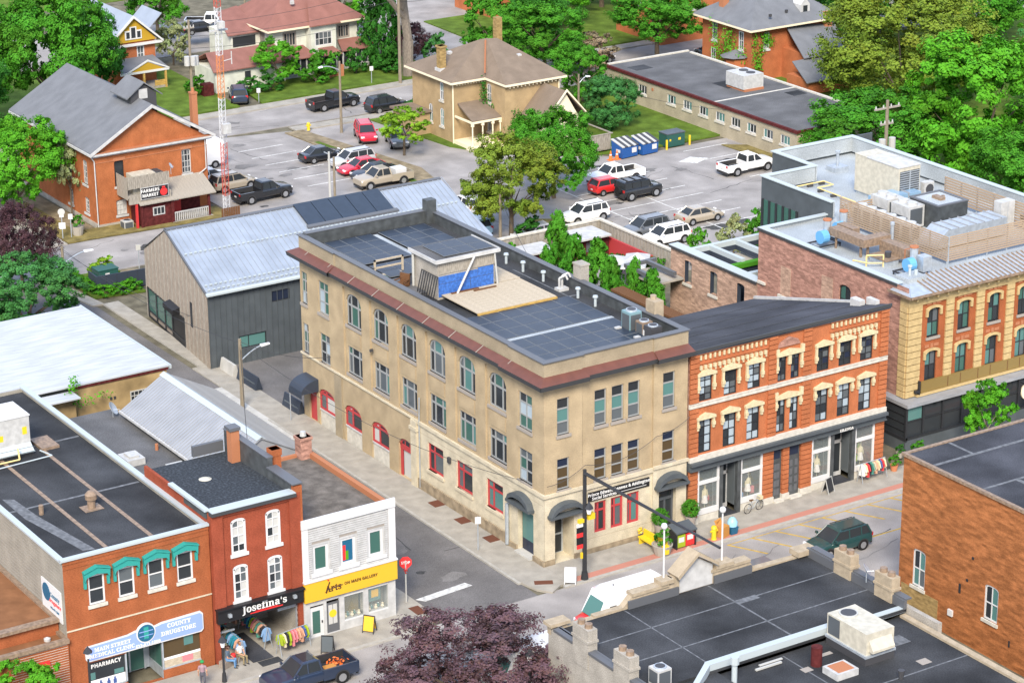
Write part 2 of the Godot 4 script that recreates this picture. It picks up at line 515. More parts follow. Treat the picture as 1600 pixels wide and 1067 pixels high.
func _ready() -> void:
	rng.seed = 7
	var cam := Camera3D.new()
	cam.name = "camera"
	cam.position = V(-85.48,72,129.33)
	cam.rotation = V(-0.34921539,-0.57115903,-0.00821347)
	cam.fov = 14.827
	cam.near = 1.0
	cam.far = 2500.0
	add_child(cam)
	var e := Environment.new()
	e.background_mode = Environment.BG_SKY
	var sky := Sky.new()
	var sm := ProceduralSkyMaterial.new()
	sm.sky_top_color = Color(0.58,0.67,0.82)
	sm.sky_horizon_color = Color(0.97,0.97,0.97)
	sm.sky_curve = 0.16
	sm.ground_bottom_color = Color(0.30,0.32,0.26)
	sm.ground_horizon_color = Color(0.62,0.66,0.66)
	sky.sky_material = sm
	e.sky = sky
	e.tonemap_mode = Environment.TONE_MAPPER_LINEAR
	e.tonemap_exposure = 2.3
	e.sdfgi_enabled = true
	e.ssao_enabled = true
	e.ssil_enabled = true
	var we := WorldEnvironment.new()
	we.name = "world_environment"
	we.environment = e
	add_child(we)
	var sun := DirectionalLight3D.new()
	sun.name = "sun"
	sun.light_energy = 0.85
	sun.light_angular_distance = 20.0
	sun.light_color = Color(1.0,0.96,0.90)
	sun.shadow_enabled = true
	sun.rotation_degrees = V(-40,-38,0)
	add_child(sun)
	materials()
	ground()
	main_building()
	red_building()
	hotel()
	modern_building()
	town_hall()
	left_row()
	near_blocks()
	far_houses()
	courtyard()
	trees()
	vehicles()
	street_things()
	people()
func rect(x0: float,z0: float,x1: float,z1: float) -> Array:
	return [V2(x0,z0),V2(x1,z0),V2(x1,z1),V2(x0,z1)]
func pts(a: Array) -> Array:
	var o := []
	for i in range(0,a.size(),2):
		o.append(V2(a[i],a[i+1]))
	return o
func pavement(called: String,mat: String,x0: float,z0: float,x1: float,z1: float,nx: int,nz: int,y := 0.0) -> void:
	var b := struct(called,mb().prism(rect(x0,z0,x1,z1),-0.16,y-0.012),"kerb")
	var sx := (x1-x0)/nx
	var sz := (z1-z0)/nz
	for i in nx:
		for j in nz:
			put(b,"slab",boxm(sx-0.03,0.1,sz-0.03),mat,V(x0+sx*(i+0.5),y-0.1+rng.randf_range(-0.003,0.003),z0+sz*(j+0.5)))
func ground() -> void:
	struct("ground",mb().prism(rect(-900,-1400,1300,500),-0.3,-0.2),"earth")
	struct("main_street",mb().prism(rect(-120,3.2,160,14.3),-0.2,-0.12),"asphalt_old")
	struct("side_street",mb().prism(rect(-9.6,-72,-2.6,3.2),-0.2,-0.124),"asphalt")
	struct("rear_street",mb().prism(pts([-60,-84,19,-80.3,19,-72,-60,-72]),-0.2,-0.128),"asphalt_old")
	struct("upper_street",mb().prism(pts([-60,-112,160,-113.5,160,-102,-60,-108]),-0.2,-0.128),"asphalt_old")
	struct("back_street",mb().prism(pts([10,-160,74,-152,110,-150,110,-138,74,-140,40,-140,10,-146]),-0.2,-0.126),"asphalt_old")
	struct("driveway",mb().prism(pts([62,-113,66,-142,82,-142,73,-113]),-0.2,-0.122),"asphalt_old")
	struct("parking_lot",mb().prism(pts([19,-107.5,37.2,-103.5,38,-60,13,-60,13,-72,19,-72]),-0.2,-0.132),"asphalt_old")
	struct("parking_lot",mb().prism(pts([38,-104,49,-103,47.5,-89,60,-76,73,-76,73,-44,34,-44,13,-36,13,-60,38,-60]),-0.2,-0.136),"asphalt_old")
	struct("yard",mb().prism(rect(-2.6,-45,13,-32.4),-0.2,-0.118),"asphalt")
	pavement("pavement","concrete",-2.6,-33,0,1.2,1,19)
	pavement("pavement","concrete",-2.6,-46.0,-0.4,-33,1,6,-0.02)
	pavement("pavement","concrete",-2.0,-64,-0.6,-46.0,1,10)
	struct("pavement",mb().prism(pts([-2.6,1.2,0,1.2,0,2.9,-0.7,2.9,-1.7,3.5,-2.3,2.6]),-0.16,-0.002),"concrete")
	pavement("pavement","concrete",0,0,60,2.4,25,1)
	struct("paver_strip",mb().prism(rect(0.2,2.4,60,3.05),-0.16,-0.004),"paver_red")
	struct("kerb",mb().prism(rect(-0.6,3.05,60,3.35),-0.16,0.0),"kerb")
	struct("kerb",mb().prism(rect(-2.82,-33,-2.6,1.2),-0.16,0.002),"kerb")
	pavement("pavement","concrete",-60,0.6,-11.7,3.2,20,1)
	struct("pavement",mb().prism(pts([-11.7,-7,-9.8,-7,-9.6,-1.6,-9.6,1.6,-10.3,3.0,-11.7,3.4]),-0.16,-0.002),"concrete")
	struct("kerb",mb().prism(rect(-60,3.2,-11.7,3.5),-0.16,0.003),"kerb")
	pavement("pavement","concrete",-60,14.3,60,17,40,1)
	struct("driveway_apron",mb().prism(pts([-4.6,-41,-2.6,-41,-2.6,-28.5,-4.2,-28.5]),-0.16,-0.03),"concrete_new")
	struct("pavement",mb().prism(pts([-4.4,-73,-2.9,-73,-1.9,-64,-2.9,-64]),-0.16,0.0),"concrete")
	struct("pavement",mb().prism(pts([-60,-113.8,160,-115.2,160,-113.5,-60,-112]),-0.16,0.0),"concrete")
	struct("pavement",mb().prism(pts([-2,-107,19,-107.4,19,-105.6,-2,-105]),-0.16,0.0),"concrete")
	struct("pavement",mb().prism(pts([37.5,-104.6,49,-104.2,80,-103.4,80,-101.8,49,-102.6,37.5,-103]),-0.16,0.0),"concrete")
	struct("pavement",mb().prism(pts([-6,-81.2,2.3,-81,2.3,-95,-1.0,-95]),-0.16,-0.02),"concrete")
	struct("path",mb().prism(pts([4.5,-84.4,6.3,-84.4,6.0,-100,4.3,-100]),-0.16,-0.02),"dirt")
	struct("lawn",mb().prism(pts([2.5,-81.2,5.2,-81.4,4.6,-95,2.0,-95]),-0.16,-0.03),"dry")
	struct("verge",mb().prism(pts([5.2,-81.3,18.6,-80.4,18.6,-84,5.2,-84]),-0.16,-0.03),"dry")
	struct("lawn",mb().prism(pts([20,-140,38.4,-140,37.2,-115.0,20,-114.9]),-0.16,0.02),"lawn")
	struct("lawn",mb().prism(pts([40.8,-122,64,-126,61.5,-115.1,39.8,-115.0]),-0.16,0.02),"lawn")
	struct("lawn",mb().prism(pts([74,-138,130,-138,130,-115.2,73.2,-115.2]),-0.16,0.02),"lawn")
	struct("lawn",mb().prism(pts([-40,-140,20,-140,20,-114.6,-40,-114]),-0.16,0.015),"lawn")
	struct("lawn",mb().prism(pts([46,-102.5,75,-101.8,75,-77,62,-77,56,-79,50,-84,47.5,-89]),-0.16,0.0),"lawn")
	struct("lawn",mb().prism(pts([75,-101.8,140,-101.5,140,-20,75,-40]),-0.16,0.0),"lawn")
	struct("median",mb().prism(pts([36.2,-103,38.2,-102.8,41.2,-84,38.5,-72,36.5,-71,37.6,-84]),-0.16,-0.02),"dirt")
	struct("verge",mb().prism(pts([36.9,-98,37.4,-98,39.0,-84,37.6,-75,37.2,-75,38.2,-84]),-0.1,0.01),"lawn")
	struct("verge",mb().prism(pts([40.6,-64,46,-60.2,46.5,-58.8,42,-57.5,39,-59]),-0.16,-0.02),"dry")
	struct("garden_bed",mb().prism(pts([-2.0,-65.9,2.5,-65.2,2.6,-67,1.5,-72,-1.8,-72.4]),-0.16,0.02),"lawn")
	struct("garden_bed",mb().prism(pts([1.6,-72,5.2,-70.5,3.4,-66.8,2.6,-67]),-0.16,0.015),"dirt")
	struct("verge",mb().prism(pts([70.5,-74,73.2,-72,73.2,-48,72.2,-48]),-0.1,-0.02),"dry")
	struct("hill",mb().prism(pts([-200,-420,600,-420,600,-170,-200,-170]),-0.3,-0.1),"lawn")
	struct("stop_line",mb().prism(pts([-9.4,-0.6,-9.0,-0.05,-5.3,-0.4,-5.5,-1.0]),-0.13,-0.108),"white_line")
	for i in 9:
		var x := 12.0+i*2.0
		struct("bay_marking",mb().prism(pts([x,3.8,x+0.16,3.8,x+1.5,6.3,x+1.34,6.3]),-0.13,-0.106),"yellow_line")
	struct("bay_marking",mb().prism(rect(12,3.72,31,3.8),-0.13,-0.107),"yellow_line")
	struct("centre_line",mb().prism(rect(0,8.0,40,8.12),-0.13,-0.107),"yellow_line")
	for i in 6:
		struct("bay_marking",mb().prism(rect(29.0,-99.5+i*2.9,34.0,-99.38+i*2.9),-0.13,-0.116),"white_line")
	for i in 7:
		struct("bay_marking",mb().prism(rect(48.5,-70.6+i*2.9,53.7,-70.48+i*2.9),-0.13,-0.116),"white_line")
		struct("bay_marking",mb().prism(rect(53.9,-70.6+i*2.9,59.1,-70.48+i*2.9),-0.13,-0.118),"white_line")
	struct("bay_marking",mb().prism(rect(53.74,-72,53.86,-50),-0.13,-0.114),"white_line")
	struct("bay_marking",mb().prism(rect(48.3,-72,48.42,-50),-0.13,-0.114),"white_line")
	for i in 5:
		struct("bay_marking",mb().prism(rect(66.0,-74.4+i*3.6,71.5,-74.28+i*3.6),-0.13,-0.114),"white_line")
	struct("white_patch",mb().prism(pts([63.4,-71.6,65.4,-72.4,66.6,-71.0,64.6,-70.2]),-0.13,-0.115),"white_line")
	struct("bay_marking",mb().prism(pts([41.0,-60.5,43.6,-61.6,45.0,-60.2,42.2,-59.2]),-0.13,-0.115),"glass_sky")
	var rz := RandomNumberGenerator.new()
	rz.seed = 91
	for q in [[-9.3,-40,-2.8,2,9,-0.118],[-40,4,50,13.5,16,-0.113],[20,-104,37,-70,14,-0.126],[42,-76,72,-50,20,-0.13],[-20,-80,18,-73,9,-0.122],[0,-113,90,-105,12,-0.122]]:
		for i in q[4]:
			var a := V2(rz.randf_range(q[0],q[2]),rz.randf_range(q[1],q[3]))
			var d := Vector2.from_angle(rz.randf_range(-0.5,0.5)+(PI/2 if i % 3 == 0 else 0.0))
			var l := []
			var r := []
			for k in 9:
				var c := a+d*k*0.75+d.orthogonal()*rz.randf_range(-0.16,0.16)
				c = c.clamp(V2(q[0],q[1]),V2(q[2],q[3])+V2(k,k)*0.003)
				var w := rz.randf_range(0.02,0.055)
				l.append(c+d.orthogonal()*w)
				r.push_front(c-d.orthogonal()*w)
			if Geometry2D.triangulate_polygon(PackedVector2Array(l+r)).size():
				struct("tar_seam",mb().prism(l+r,q[5],q[5]),"tar" if i % 2 else "asphalt_patch")
			var o := []
			var m := V2(rz.randf_range(q[0]+1,q[2]-1),rz.randf_range(q[1]+1,q[3]-1))
			var big := rz.randf_range(0.25,1.0)
			for k in 12:
				o.append(m+Vector2.from_angle(TAU*k/12)*big*rz.randf_range(0.55,1.2)*V2(1.5,1))
			struct("asphalt_stain",mb().prism(o,q[5]+0.001+0.0002*i,q[5]+0.001+0.0002*i),"asphalt_patch" if i % 3 else "tar")
	for z in [-12.6,-9.2,-5.6]:
		one("cellar_grate",mb().bx(-0.95,0,-0.5,-0.1,0.02,0.5),"iron_rust",["","rusty cellar grate farthest along the beige office building wall","middle rusty cellar grate beside the beige office building wall","rusty cellar grate nearest the street corner beside the beige office building"][1 if z < -12 else 2 if z < -9 else 3],"grate",V(0,0,z))
	one("tactile_plate",box(-0.6,0,-0.28,0.6,0.012,0.28),"iron_rust","rust red tactile plate at the kerb before the beige building corner","tactile plate",V(-1.4,0,2.0),-0.5)
	one("tactile_plate",box(-0.35,0,-0.6,0.35,0.012,0.6),"iron_rust","rust red tactile plate on the pavement corner by the white gallery","tactile plate",V(-10.2,0,1.0))
func cornice(bd: MB,bb: MB,a: Vector3,b: Vector3,out: float,m0: float,m1: float,y0: float,y1: float,y2: float) -> void:
	var u := (b-a).normalized()
	var nn := u.cross(UP)
	var p := func(w: float,s: float,y: float) -> Vector3: return a+nn*s-u*m0*s/out*1.0+V(0,y,0) if w == 0.0 else b+nn*s+u*m1*s/out+V(0,y,0)
	var A: Vector3 = p.call(0.0,out,y1)
	var B: Vector3 = p.call(1.0,out,y1)
	bb.quad(A,p.call(0.0,0.0,y2),p.call(1.0,0.0,y2),B)
	bd.quad(A+V(0,0.03,0)+nn*0.03,B+V(0,0.03,0)+nn*0.03,p.call(1.0,out*0.93,y1-0.3),p.call(0.0,out*0.93,y1-0.3))
	bd.quad(p.call(0.0,out*0.93,y1-0.3),p.call(1.0,out*0.93,y1-0.3),p.call(1.0,out*0.5,y0),p.call(0.0,out*0.5,y0))
	bd.quad(p.call(0.0,out*0.5,y0),p.call(1.0,out*0.5,y0),p.call(1.0,0.0,y0-0.05),p.call(0.0,0.0,y0-0.05))
	bd.quad(A,B,B+V(0,0.03,0)+nn*0.03,A+V(0,0.03,0)+nn*0.03)
func hood(par: Node,xf: Transform3D,w: float,h: float,out: float) -> void:
	var b := mb()
	b.t = xf
	var k := 10
	for i in k:
		var q := []
		for e in [i,i+1]:
			var f: float = 2.0*e/k-1.0
			var yy := h*sqrt(maxf(0.0,1.0-f*f))
			q.append([V(w/2*(1+f),yy,0),V(w/2*(1+f),yy*0.97,out),V(w/2*(1+f*0.84),maxf(0.16,yy*0.62),out),V(w/2*(1+f*0.84),maxf(0.16,yy*0.62),0.05)])
		for j in 3:
			b.quad(q[0][j],q[0][j+1],q[1][j+1],q[1][j])
	b.bx(0,-0.02,0.02,w,0.17,out-0.004)
	part(par,"entrance_hood",b,"slate_clad")
func solar(par: Node,x0: float,z0: float,nx: int,nz: int,sx: float,sz: float,y: float) -> void:
	for i in nx:
		for j in nz:
			var p := put(par,"solar_panel",boxm(sx-0.05,0.05,sz-0.05),"solar_frame",V(x0+sx*(i+0.5),y+rng.randf_range(0,0.012),z0+sz*(j+0.5)))
			put(p,"cell_sheet",boxm(sx-0.1,0.006,sz-0.1),"solar",V(0,0.051,0))
func condenser(label: String,at: Vector3,sx: float,h: float,mat: String,grp := "") -> void:
	var o := thing("condenser_unit",label,"air conditioner",at,0.0,grp)
	part(o,"casing",mb().bx(-sx/2,0,-sx/2,sx/2,h*0.93,sx/2),mat)
	part(o,"grille",mb().bx(-sx/2-0.012,h*0.12,-sx/2+0.07,sx/2+0.012,h*0.82,sx/2-0.07).bx(-sx/2+0.07,h*0.121,-sx/2-0.012,sx/2-0.07,h*0.819,sx/2+0.012),"unit_dark" if mat == "unit_dark" else "unit_grille")
	part(o,"fan_ring",mb().cyl(V(0,h*0.92,0),V(0,h,0),sx*0.42,sx*0.4,14),"galv")
	part(o,"fan_cover",mb().cyl(V(0,h,0),V(0,h+0.01,0),sx*0.32,sx*0.32,14),"unit_dark")
func main_building() -> void:
	var o := thing("office_building","beige three storey corner office building with arched upper windows and solar panels on its roof","building")
	var d := 32.4
	var g3 := {"xs": [0.27,0.73],"ys": [0.62],"bar": 0.13,"fw": 0.1,"sill": "stone_sill","gl": ["glass","glass","glass_green","glass_grey","glass_teal"]}
	var g2 := g3.duplicate()
	g2["ys"] = [0.70]
	var gn := {"xs": [0.5],"ys": [0.36,0.72],"bar": 0.09,"fw": 0.08,"sill": "stone_sill","gl": ["glass","glass_grey","glass_sky","glass_green"]}
	var gs := {"xs": [],"ys": [0.34,0.70],"bar": 0.1,"fw": 0.08,"sill": "stone_sill","gl": ["glass_teal","glass_green","glass"],"rows": ["glass_grey","glass_teal","glass"]}
	var gs2 := gs.duplicate()
	gs2["rows"] = ["glass_brown","glass_brown","glass_blue"]
	var gr := {"xs": [0.35],"ys": [0.70],"bar": 0.14,"fw": 0.15,"fm": "frame_red","gl": ["glass_grey","glass_teal","glass","glass"],"d": 0.16}
	var gr1 := gr.duplicate()
	gr1["sill"] = "limestone"
	var up := []
	for a in [[0.15,0.9],[2.75,1.5]]:
		up.append([a[0],8.9,a[1],2.45,0.0,gn])
		up.append([a[0],5.05,a[1],2.3,0.0,gn])
	up.append([29.4,8.85,1.6,2.45,0.0,gn])
	up.append([29.4,5.15,1.6,2.25,0.0,gn])
	var inner := []
	for k in 6:
		var c := 32.4-24.7+3.8*k
		up.append([c-1.32,5.15,2.64,6.75,0.0,null])
		inner.append([c-6.85,9.1,2.1,2.45,0.62,g3])
		inner.append([c-6.85,5.4,2.1,2.1,0.0,g2])
	facade(o,"stucco",V(0,0,-d),V(0,0,1),d,12.5,up,0.13,4.9)
	var iw := facade(o,"stucco",V(0.13,0,-26.6),V(0,0,1),22.2,11.9,inner,0.2,5.15)
	iw.name = "recessed_wall"
	var sp := mb()
	for k in 6:
		var z := -24.7+3.8*k
		sp.bx(0.085,7.75,z-0.95,0.14,8.75,z+0.95)
	part(o,"spandrel_panel",sp,"stucco")
	var low := []
	for k in 3:
		low.append([32.4-30.05+k*3.88,-0.35,2.45,3.35,0.55,null])
	low.append([32.4-18.5,0.0,2.0,2.95,0.55,null])
	low.append([0.9,0.0,1.1,2.5,0.0,null])
	facade(o,"stucco",V(-0.02,0,-d),V(0,0,1),16.3,4.9,low,0.3,-0.4)
	for k in 3:
		var z := -30.05+k*3.88
		win(o,wx(V(0,1.25,z),V(0,0,1)),2.45,1.75,{"xs": [0.4],"ys": [0.72],"bar": 0.17,"fw": 0.17,"fm": "frame_red","rise": 0.55,"gl": ["glass_grey","glass_blind","glass"],"d": 0.12})
		part(o,"infill_panel",box(0.1,-0.4,z,0.2,1.2,z+2.45),"stone_white")
		part(o,"infill_sill",box(0.02,1.15,z,0.2,1.26,z+2.45),"white_paint")
	var dz := -18.5
	part(o,"arched_door",mb().bx(0.14,0,dz,0.2,2.1,dz+0.28).bx(0.14,0,dz+1.8,0.2,2.1,dz+2.0).bx(0.12,2.0,dz,0.2,2.3,dz+2.0),"frame_red")
	part(o,"door_leaf",box(0.24,0,dz+0.28,0.28,2.0,dz+1.8),"glass_blind")
	win(o,wx(V(0,2.28,dz),V(0,0,1)),2.0,0.67,{"xs": [0.33,0.66],"fw": 0.12,"fm": "frame_red","rise": 0.55,"gl": ["glass"],"d": 0.14})
	part(o,"side_door",box(0.1,0,-31.5,0.18,2.5,-30.4),"frame_red")
	var rect_ops := []
	for z in [-14.5,-10.75,-6.95]:
		rect_ops.append([z+16.1,1.8,2.05,2.05,0.0,gr1])
	rect_ops.append([16.1-3.1,0.0,1.85,3.15,0.0,null])
	facade(o,"limestone",V(-0.03,0,-16.1),V(0,0,1),16.13,4.8,rect_ops,0.35,-0.3)
	part(o,"pier",mb().bx(-0.22,-0.3,-16.5,-0.01,4.9,-15.75).bx(-0.3,4.2,-16.6,-0.02,4.45,-15.65),"limestone")
	part(o,"plinth",mb().bx(-0.14,-0.4,-15.7,-0.02,0.75,-4.2).bx(-0.16,-0.2,-4.2,-0.025,0.35,-3.15).bx(-0.16,-0.2,-1.2,-0.025,0.35,0.13).bx(0.0,-0.2,0.025,0.75,0.35,0.13).bx(2.3,-0.2,0.01,2.95,0.35,0.13).bx(3.0,-0.2,-0.12,8.6,0.3,-0.02).bx(8.6,-0.2,0.01,9.0,0.3,0.1).bx(10.5,-0.2,0.01,11.3,0.3,0.1),"limestone_dark")
	part(o,"plinth",mb().bx(-0.1,-0.5,-27.5,-0.03,4.8,-26.45),"stucco_grey")
	part(o,"belt_course",mb().bx(-0.16,4.78,-16.2,0.0,5.02,0.16).bx(-0.13,4.9,-32.5,-0.01,5.03,-16.2).bx(0.0,4.78,0.0,2.95,5.0,0.16).bx(2.95,4.62,-0.11,8.6,4.9,0.05).bx(8.6,4.78,0.0,11.45,5.0,0.14),"limestone")
	facade(o,"stucco",V(0,0,0),V(1,0,0),2.95,12.5,[[1.0,8.9,0.95,2.5,0.0,gs],[1.0,5.1,0.95,2.15,0.0,gs2]],0.2,4.9)
	facade(o,"stucco",V(8.6,0,0),V(1,0,0),2.75,12.5,[[0.75,8.9,0.98,2.5,0.0,gs],[0.75,5.1,0.98,2.15,0.0,gs2]],0.2,4.9)
	facade(o,"stucco",V(2.95,0,-0.14),V(1,0,0),5.65,12.5,[[1.05,8.85,0.95,2.45,0.0,gs],[2.4,8.85,0.95,2.45,0.0,gs],[3.7,8.85,0.95,2.45,0.0,gs],[1.05,5.05,0.95,2.15,0.0,gs2],[2.4,5.05,0.95,2.15,0.0,gs2],[3.7,5.05,0.95,2.15,0.0,gs2]],0.2,4.9)
	part(o,"return_wall",mb().bx(2.93,4.9,-0.2,2.949,12.5,-0.002).bx(8.601,4.9,-0.2,8.62,12.5,-0.002),"stucco")
	facade(o,"limestone",V(-0.02,0,0.03),V(1,0,0),2.97,4.8,[[0.82,0.0,1.5,3.1,0.0,null]],1.4,-0.1)
	facade(o,"limestone",V(2.95,0,-0.11),V(1,0,0),5.65,4.8,[[1.05,1.3,0.95,2.2,0.0,gr],[2.35,1.3,1.0,2.2,0.0,gr],[3.65,1.3,1.0,2.2,0.0,gr]],0.25,-0.1)
	facade(o,"limestone",V(8.6,0,0.02),V(1,0,0),2.75,4.8,[[0.5,0.0,1.4,3.05,0.0,null]],0.5,-0.1)
	part(o,"return_wall",mb().bx(2.93,0,-0.2,2.951,4.8,0.03).bx(8.599,0,-0.2,8.62,4.8,0.02),"limestone")
	part(o,"stone_joint",mb().bx(-0.034,0.8,-15.6,-0.028,0.815,-4.2).bx(-0.034,4.2,-15.6,-0.028,4.215,-0.1).bx(3.0,1.0,-0.112,8.6,1.015,-0.105).bx(3.0,4.35,-0.112,8.6,4.365,-0.105),"limestone_dark")
	var dr := part(o,"entrance_door",mb().bx(0.82,0,-1.42,2.3,0.06,-1.3).bx(0.82,2.9,-1.42,2.3,3.1,-1.3).bx(0.82,0,-1.42,0.9,3,-1.3).bx(1.5,0,-1.42,1.62,3,-1.3).bx(2.2,0,-1.42,2.3,3,-1.3).bx(0.82,1.3,-1.4,2.3,1.42,-1.32),"galv")
	part(dr,"pane",box(0.9,0.06,-1.38,2.2,2.9,-1.35),"glass")
	part(o,"porch_floor",box(0.0,-0.1,-1.4,2.3,0.03,0.03),"limestone")
	part(o,"alcove_window",box(0.3,0.35,-3.05,0.33,3.1,-1.3),"glass_teal")
	part(o,"alcove_window",box(0.29,0.0,-3.05,0.335,0.9,-1.3),"glass_blue")
	part(o,"entrance_step",box(-0.35,-0.12,-3.1,0.3,0.1,-1.25),"concrete_new")
	var d2 := part(o,"entrance_door",mb().bx(9.1,0,-0.42,9.25,3.05,-0.3).bx(10.35,0,-0.42,10.5,3.05,-0.3).bx(9.1,2.25,-0.42,10.5,2.45,-0.28).bx(9.75,0,-0.4,9.9,2.3,-0.33).bx(9.25,0,-0.4,9.42,2.3,-0.34),"unit_grille")
	part(d2,"pane",box(9.2,0.05,-0.4,10.4,3.0,-0.37),"glass")
	part(o,"entrance_step",box(8.95,-0.1,-0.4,10.65,0.12,0.35),"limestone")
	hood(o,wx(V(0.2,3.35,0.03),V(1,0,0)),2.75,0.95,0.5)
	hood(o,wx(V(-0.03,3.4,-3.9),V(0,0,1)),2.8,0.95,0.5)
	hood(o,wx(V(8.7,3.35,0.02),V(1,0,0)),2.6,1.0,0.5)
	var kw := {"fm": "limestone","fw": 0.001,"gl": ["stucco"]}
	var sg := part(o,"name_board",box(3.45,3.68,-0.1,8.35,4.3,-0.02),"sign_black")
	text(sg,"Prince Edward Lennox & Addington",TI(V(5.9,4.12,-0.015)),0.29,"letter_white","Droid Sans",true,0.02,1.02)
	text(sg,"Social Services",TI(V(4.72,3.84,-0.015)),0.28,"letter_white","Droid Sans",true,0.02)
	part(sg,"rule",box(5.85,3.81,-0.02,8.1,3.835,-0.008),"letter_white")
	var bd := mb()
	var bb := mb()
	for s in [[V(0,0,-32.4),V(0,0,-27.1),0.72,0.72,0.15],[V(0,0,-27.1),V(0,0,-4.2),0.55,0.0,0.0],[V(0,0,-4.2),V(0,0,0),0.72,0.15,0.72],[V(0,0,0),V(2.95,0,0),0.72,0.72,0.15],[V(2.95,0,-0.1),V(8.6,0,-0.1),0.6,0.0,0.0],[V(8.6,0,0),V(11.35,0,0),0.72,0.15,0.1]]:
		cornice(bd,bb,s[0],s[1],s[2],s[3],s[4],12.36,12.72,13.08)
	part(o,"cornice",bd,"cornice_dark")
	part(o,"cornice_roof",bb,"cornice_brown")
	var seam := mb()
	for i in 9:
		var z := -31+i*3.4
		seam.hexa([V(-0.6,12.72,z),V(0,13.09,z),V(0,13.11,z),V(-0.6,12.75,z),V(-0.6,12.72,z+0.06),V(0,13.09,z+0.06),V(0,13.11,z+0.06),V(-0.6,12.75,z+0.06)])
	part(o,"cornice_seam",seam,"stone_sill")
	part(o,"parapet",mb().bx(0,12.5,-32.4,0.3,14.0,-27.2).bx(0.1,12.5,-27.2,0.35,14.0,-4.2).bx(0,12.5,-4.2,0.3,14.0,0).bx(0.3,12.5,-0.3,2.95,14.0,0).bx(2.95,12.5,-0.4,8.6,14.0,-0.1).bx(8.6,12.5,-0.3,11.35,14.0,0),"stucco_grey")
	part(o,"parapet_lining",mb().bx(0.352,13.1,-32.0,0.45,13.99,-0.4).bx(0.45,13.1,-0.5,11.0,13.99,-0.402).bx(0.3,12.5,-32.4,11.35,14.1,-32.0).bx(11.05,12.5,-32.0,11.35,14.0,-0.3),"dark_clad")
	part(o,"coping",mb().bx(-0.1,14.0,-32.5,0.42,14.07,-27.1).bx(0.0,14.0,-27.1,0.46,14.07,-4.1).bx(-0.1,14.0,-4.1,0.42,14.07,0.1).bx(0.42,14.0,-0.42,3.05,14.07,0.1).bx(3.05,14.0,-0.5,8.5,14.07,0.0).bx(8.5,14.0,-0.42,11.45,14.07,0.1).bx(0.42,14.1,-32.5,11.45,14.16,-31.95).bx(10.95,14.0,-31.95,11.45,14.06,-0.42),"coping")
	part(o,"roof",box(0.3,13.0,-32.0,11.1,13.2,-0.3),"membrane")
	part(o,"rear_wall",mb().bx(0.02,-0.5,-32.4,11.35,12.5,-32.2).bx(11.15,-0.5,-32.2,11.35,12.5,-0.3),"stucco_grey")
	part(o,"roof_seam",mb().bx(5.6,13.2,-31.5,5.75,13.206,-26).bx(1.0,13.2,-12.0,10.8,13.206,-11.8).bx(9.9,13.2,-19,10.0,13.206,-1.0),"membrane_seam")
	solar(o,1.5,-31.4,3,4,1.33,1.5,13.34)
	solar(o,6.1,-31.4,3,3,1.33,1.5,13.34)
	solar(o,1.6,-24.9,4,2,1.33,1.5,13.34)
	solar(o,1.0,-11.6,6,3,1.45,1.65,13.34)
	solar(o,1.0,-6.2,6,3,1.45,1.65,13.34)
	part(o,"walkway_strip",mb().bx(5.55,13.2,-31.4,6.05,13.26,-26.5).bx(5.6,13.2,-26.5,10.2,13.26,-25.9).bx(1.0,13.2,-6.6,9.8,13.38,-6.25),"membrane_white")
	var bal := mb()
	for i in 14:
		bal.bx(0.75,13.2,-31.0+i*0.42,1.05,13.55,-30.8+i*0.42)
	part(o,"panel_ballast",bal,"stone_sill")
	part(o,"penthouse",box(2.1,13.2,-19.4,6.7,15.95,-16.3),"stone_grey")
	part(o,"penthouse_front",mb().bx(2.12,15.0,-16.3,6.68,15.9,-16.24),"wood_weathered")
	for q in [[2.15,13.4,4.7,14.3],[4.74,13.4,6.6,14.3],[2.15,14.34,5.3,14.85],[5.34,14.34,6.6,14.95]]:
		part(o,"insulation_board",box(q[0],q[1],-16.3,q[2],q[3],-16.25),"insulation_blue")
	part(o,"penthouse_roof",mb().bx(1.85,15.95,-19.65,6.95,16.1,-16.0),"membrane_grey")
	part(o,"roof_edge",mb().bx(1.8,15.9,-16.05,7.0,16.16,-15.95).bx(1.78,15.9,-19.7,1.86,16.16,-16.0).bx(6.94,15.9,-19.7,7.02,16.16,-16.0),"white_paint")
	part(o,"brace",mb().tube([V(3.4,13.5,-15.9),V(4.9,16.0,-15.95)],0.09),"white_paint")
	part(o,"downpipe",mb().tube([V(1.95,13.2,-19.3),V(1.95,16,-19.3)],0.1,6).tube([V(6.85,13.3,-16.1),V(6.6,15.9,-16.1)],0.07,6),"pole_grey")
	solar(o,2.7,-19.3,3,2,1.35,1.45,16.16)
	for i in 10:
		put(o,"deck_board",boxm(6.4,0.06,0.44),"wood_new",V(5.55,13.5,-16.0+i*0.46))
	part(o,"deck_edge",box(2.35,13.2,-11.62,8.75,13.52,-11.5),"wood_yellow")
	for i in 5:
		put(o,"deck_board",boxm(1.9,0.06,0.6),"wood_new",V(7.9,13.5,-19.2+i*0.64))
	part(o,"roof_timber",mb().bx(3.0,13.56,-16.1,5.2,13.62,-15.9).bx(4.6,13.56,-15.7,6.4,13.63,-15.55),"wood_brown")
	part(o,"hatch_curb",mb().bx(0.9,13.2,-21.4,2.0,13.45,-17.6),"membrane_grey")
	part(o,"guard_rail",mb().bx(0.85,13.2,-22.9,0.97,14.5,-22.78).bx(3.1,13.2,-22.9,3.22,14.5,-22.78).bx(0.85,14.4,-22.9,3.22,14.5,-22.78).bx(0.85,13.85,-22.88,3.22,13.97,-22.8).bx(0.9,13.2,-22.85,3.2,13.4,-22.6),"wood_new")
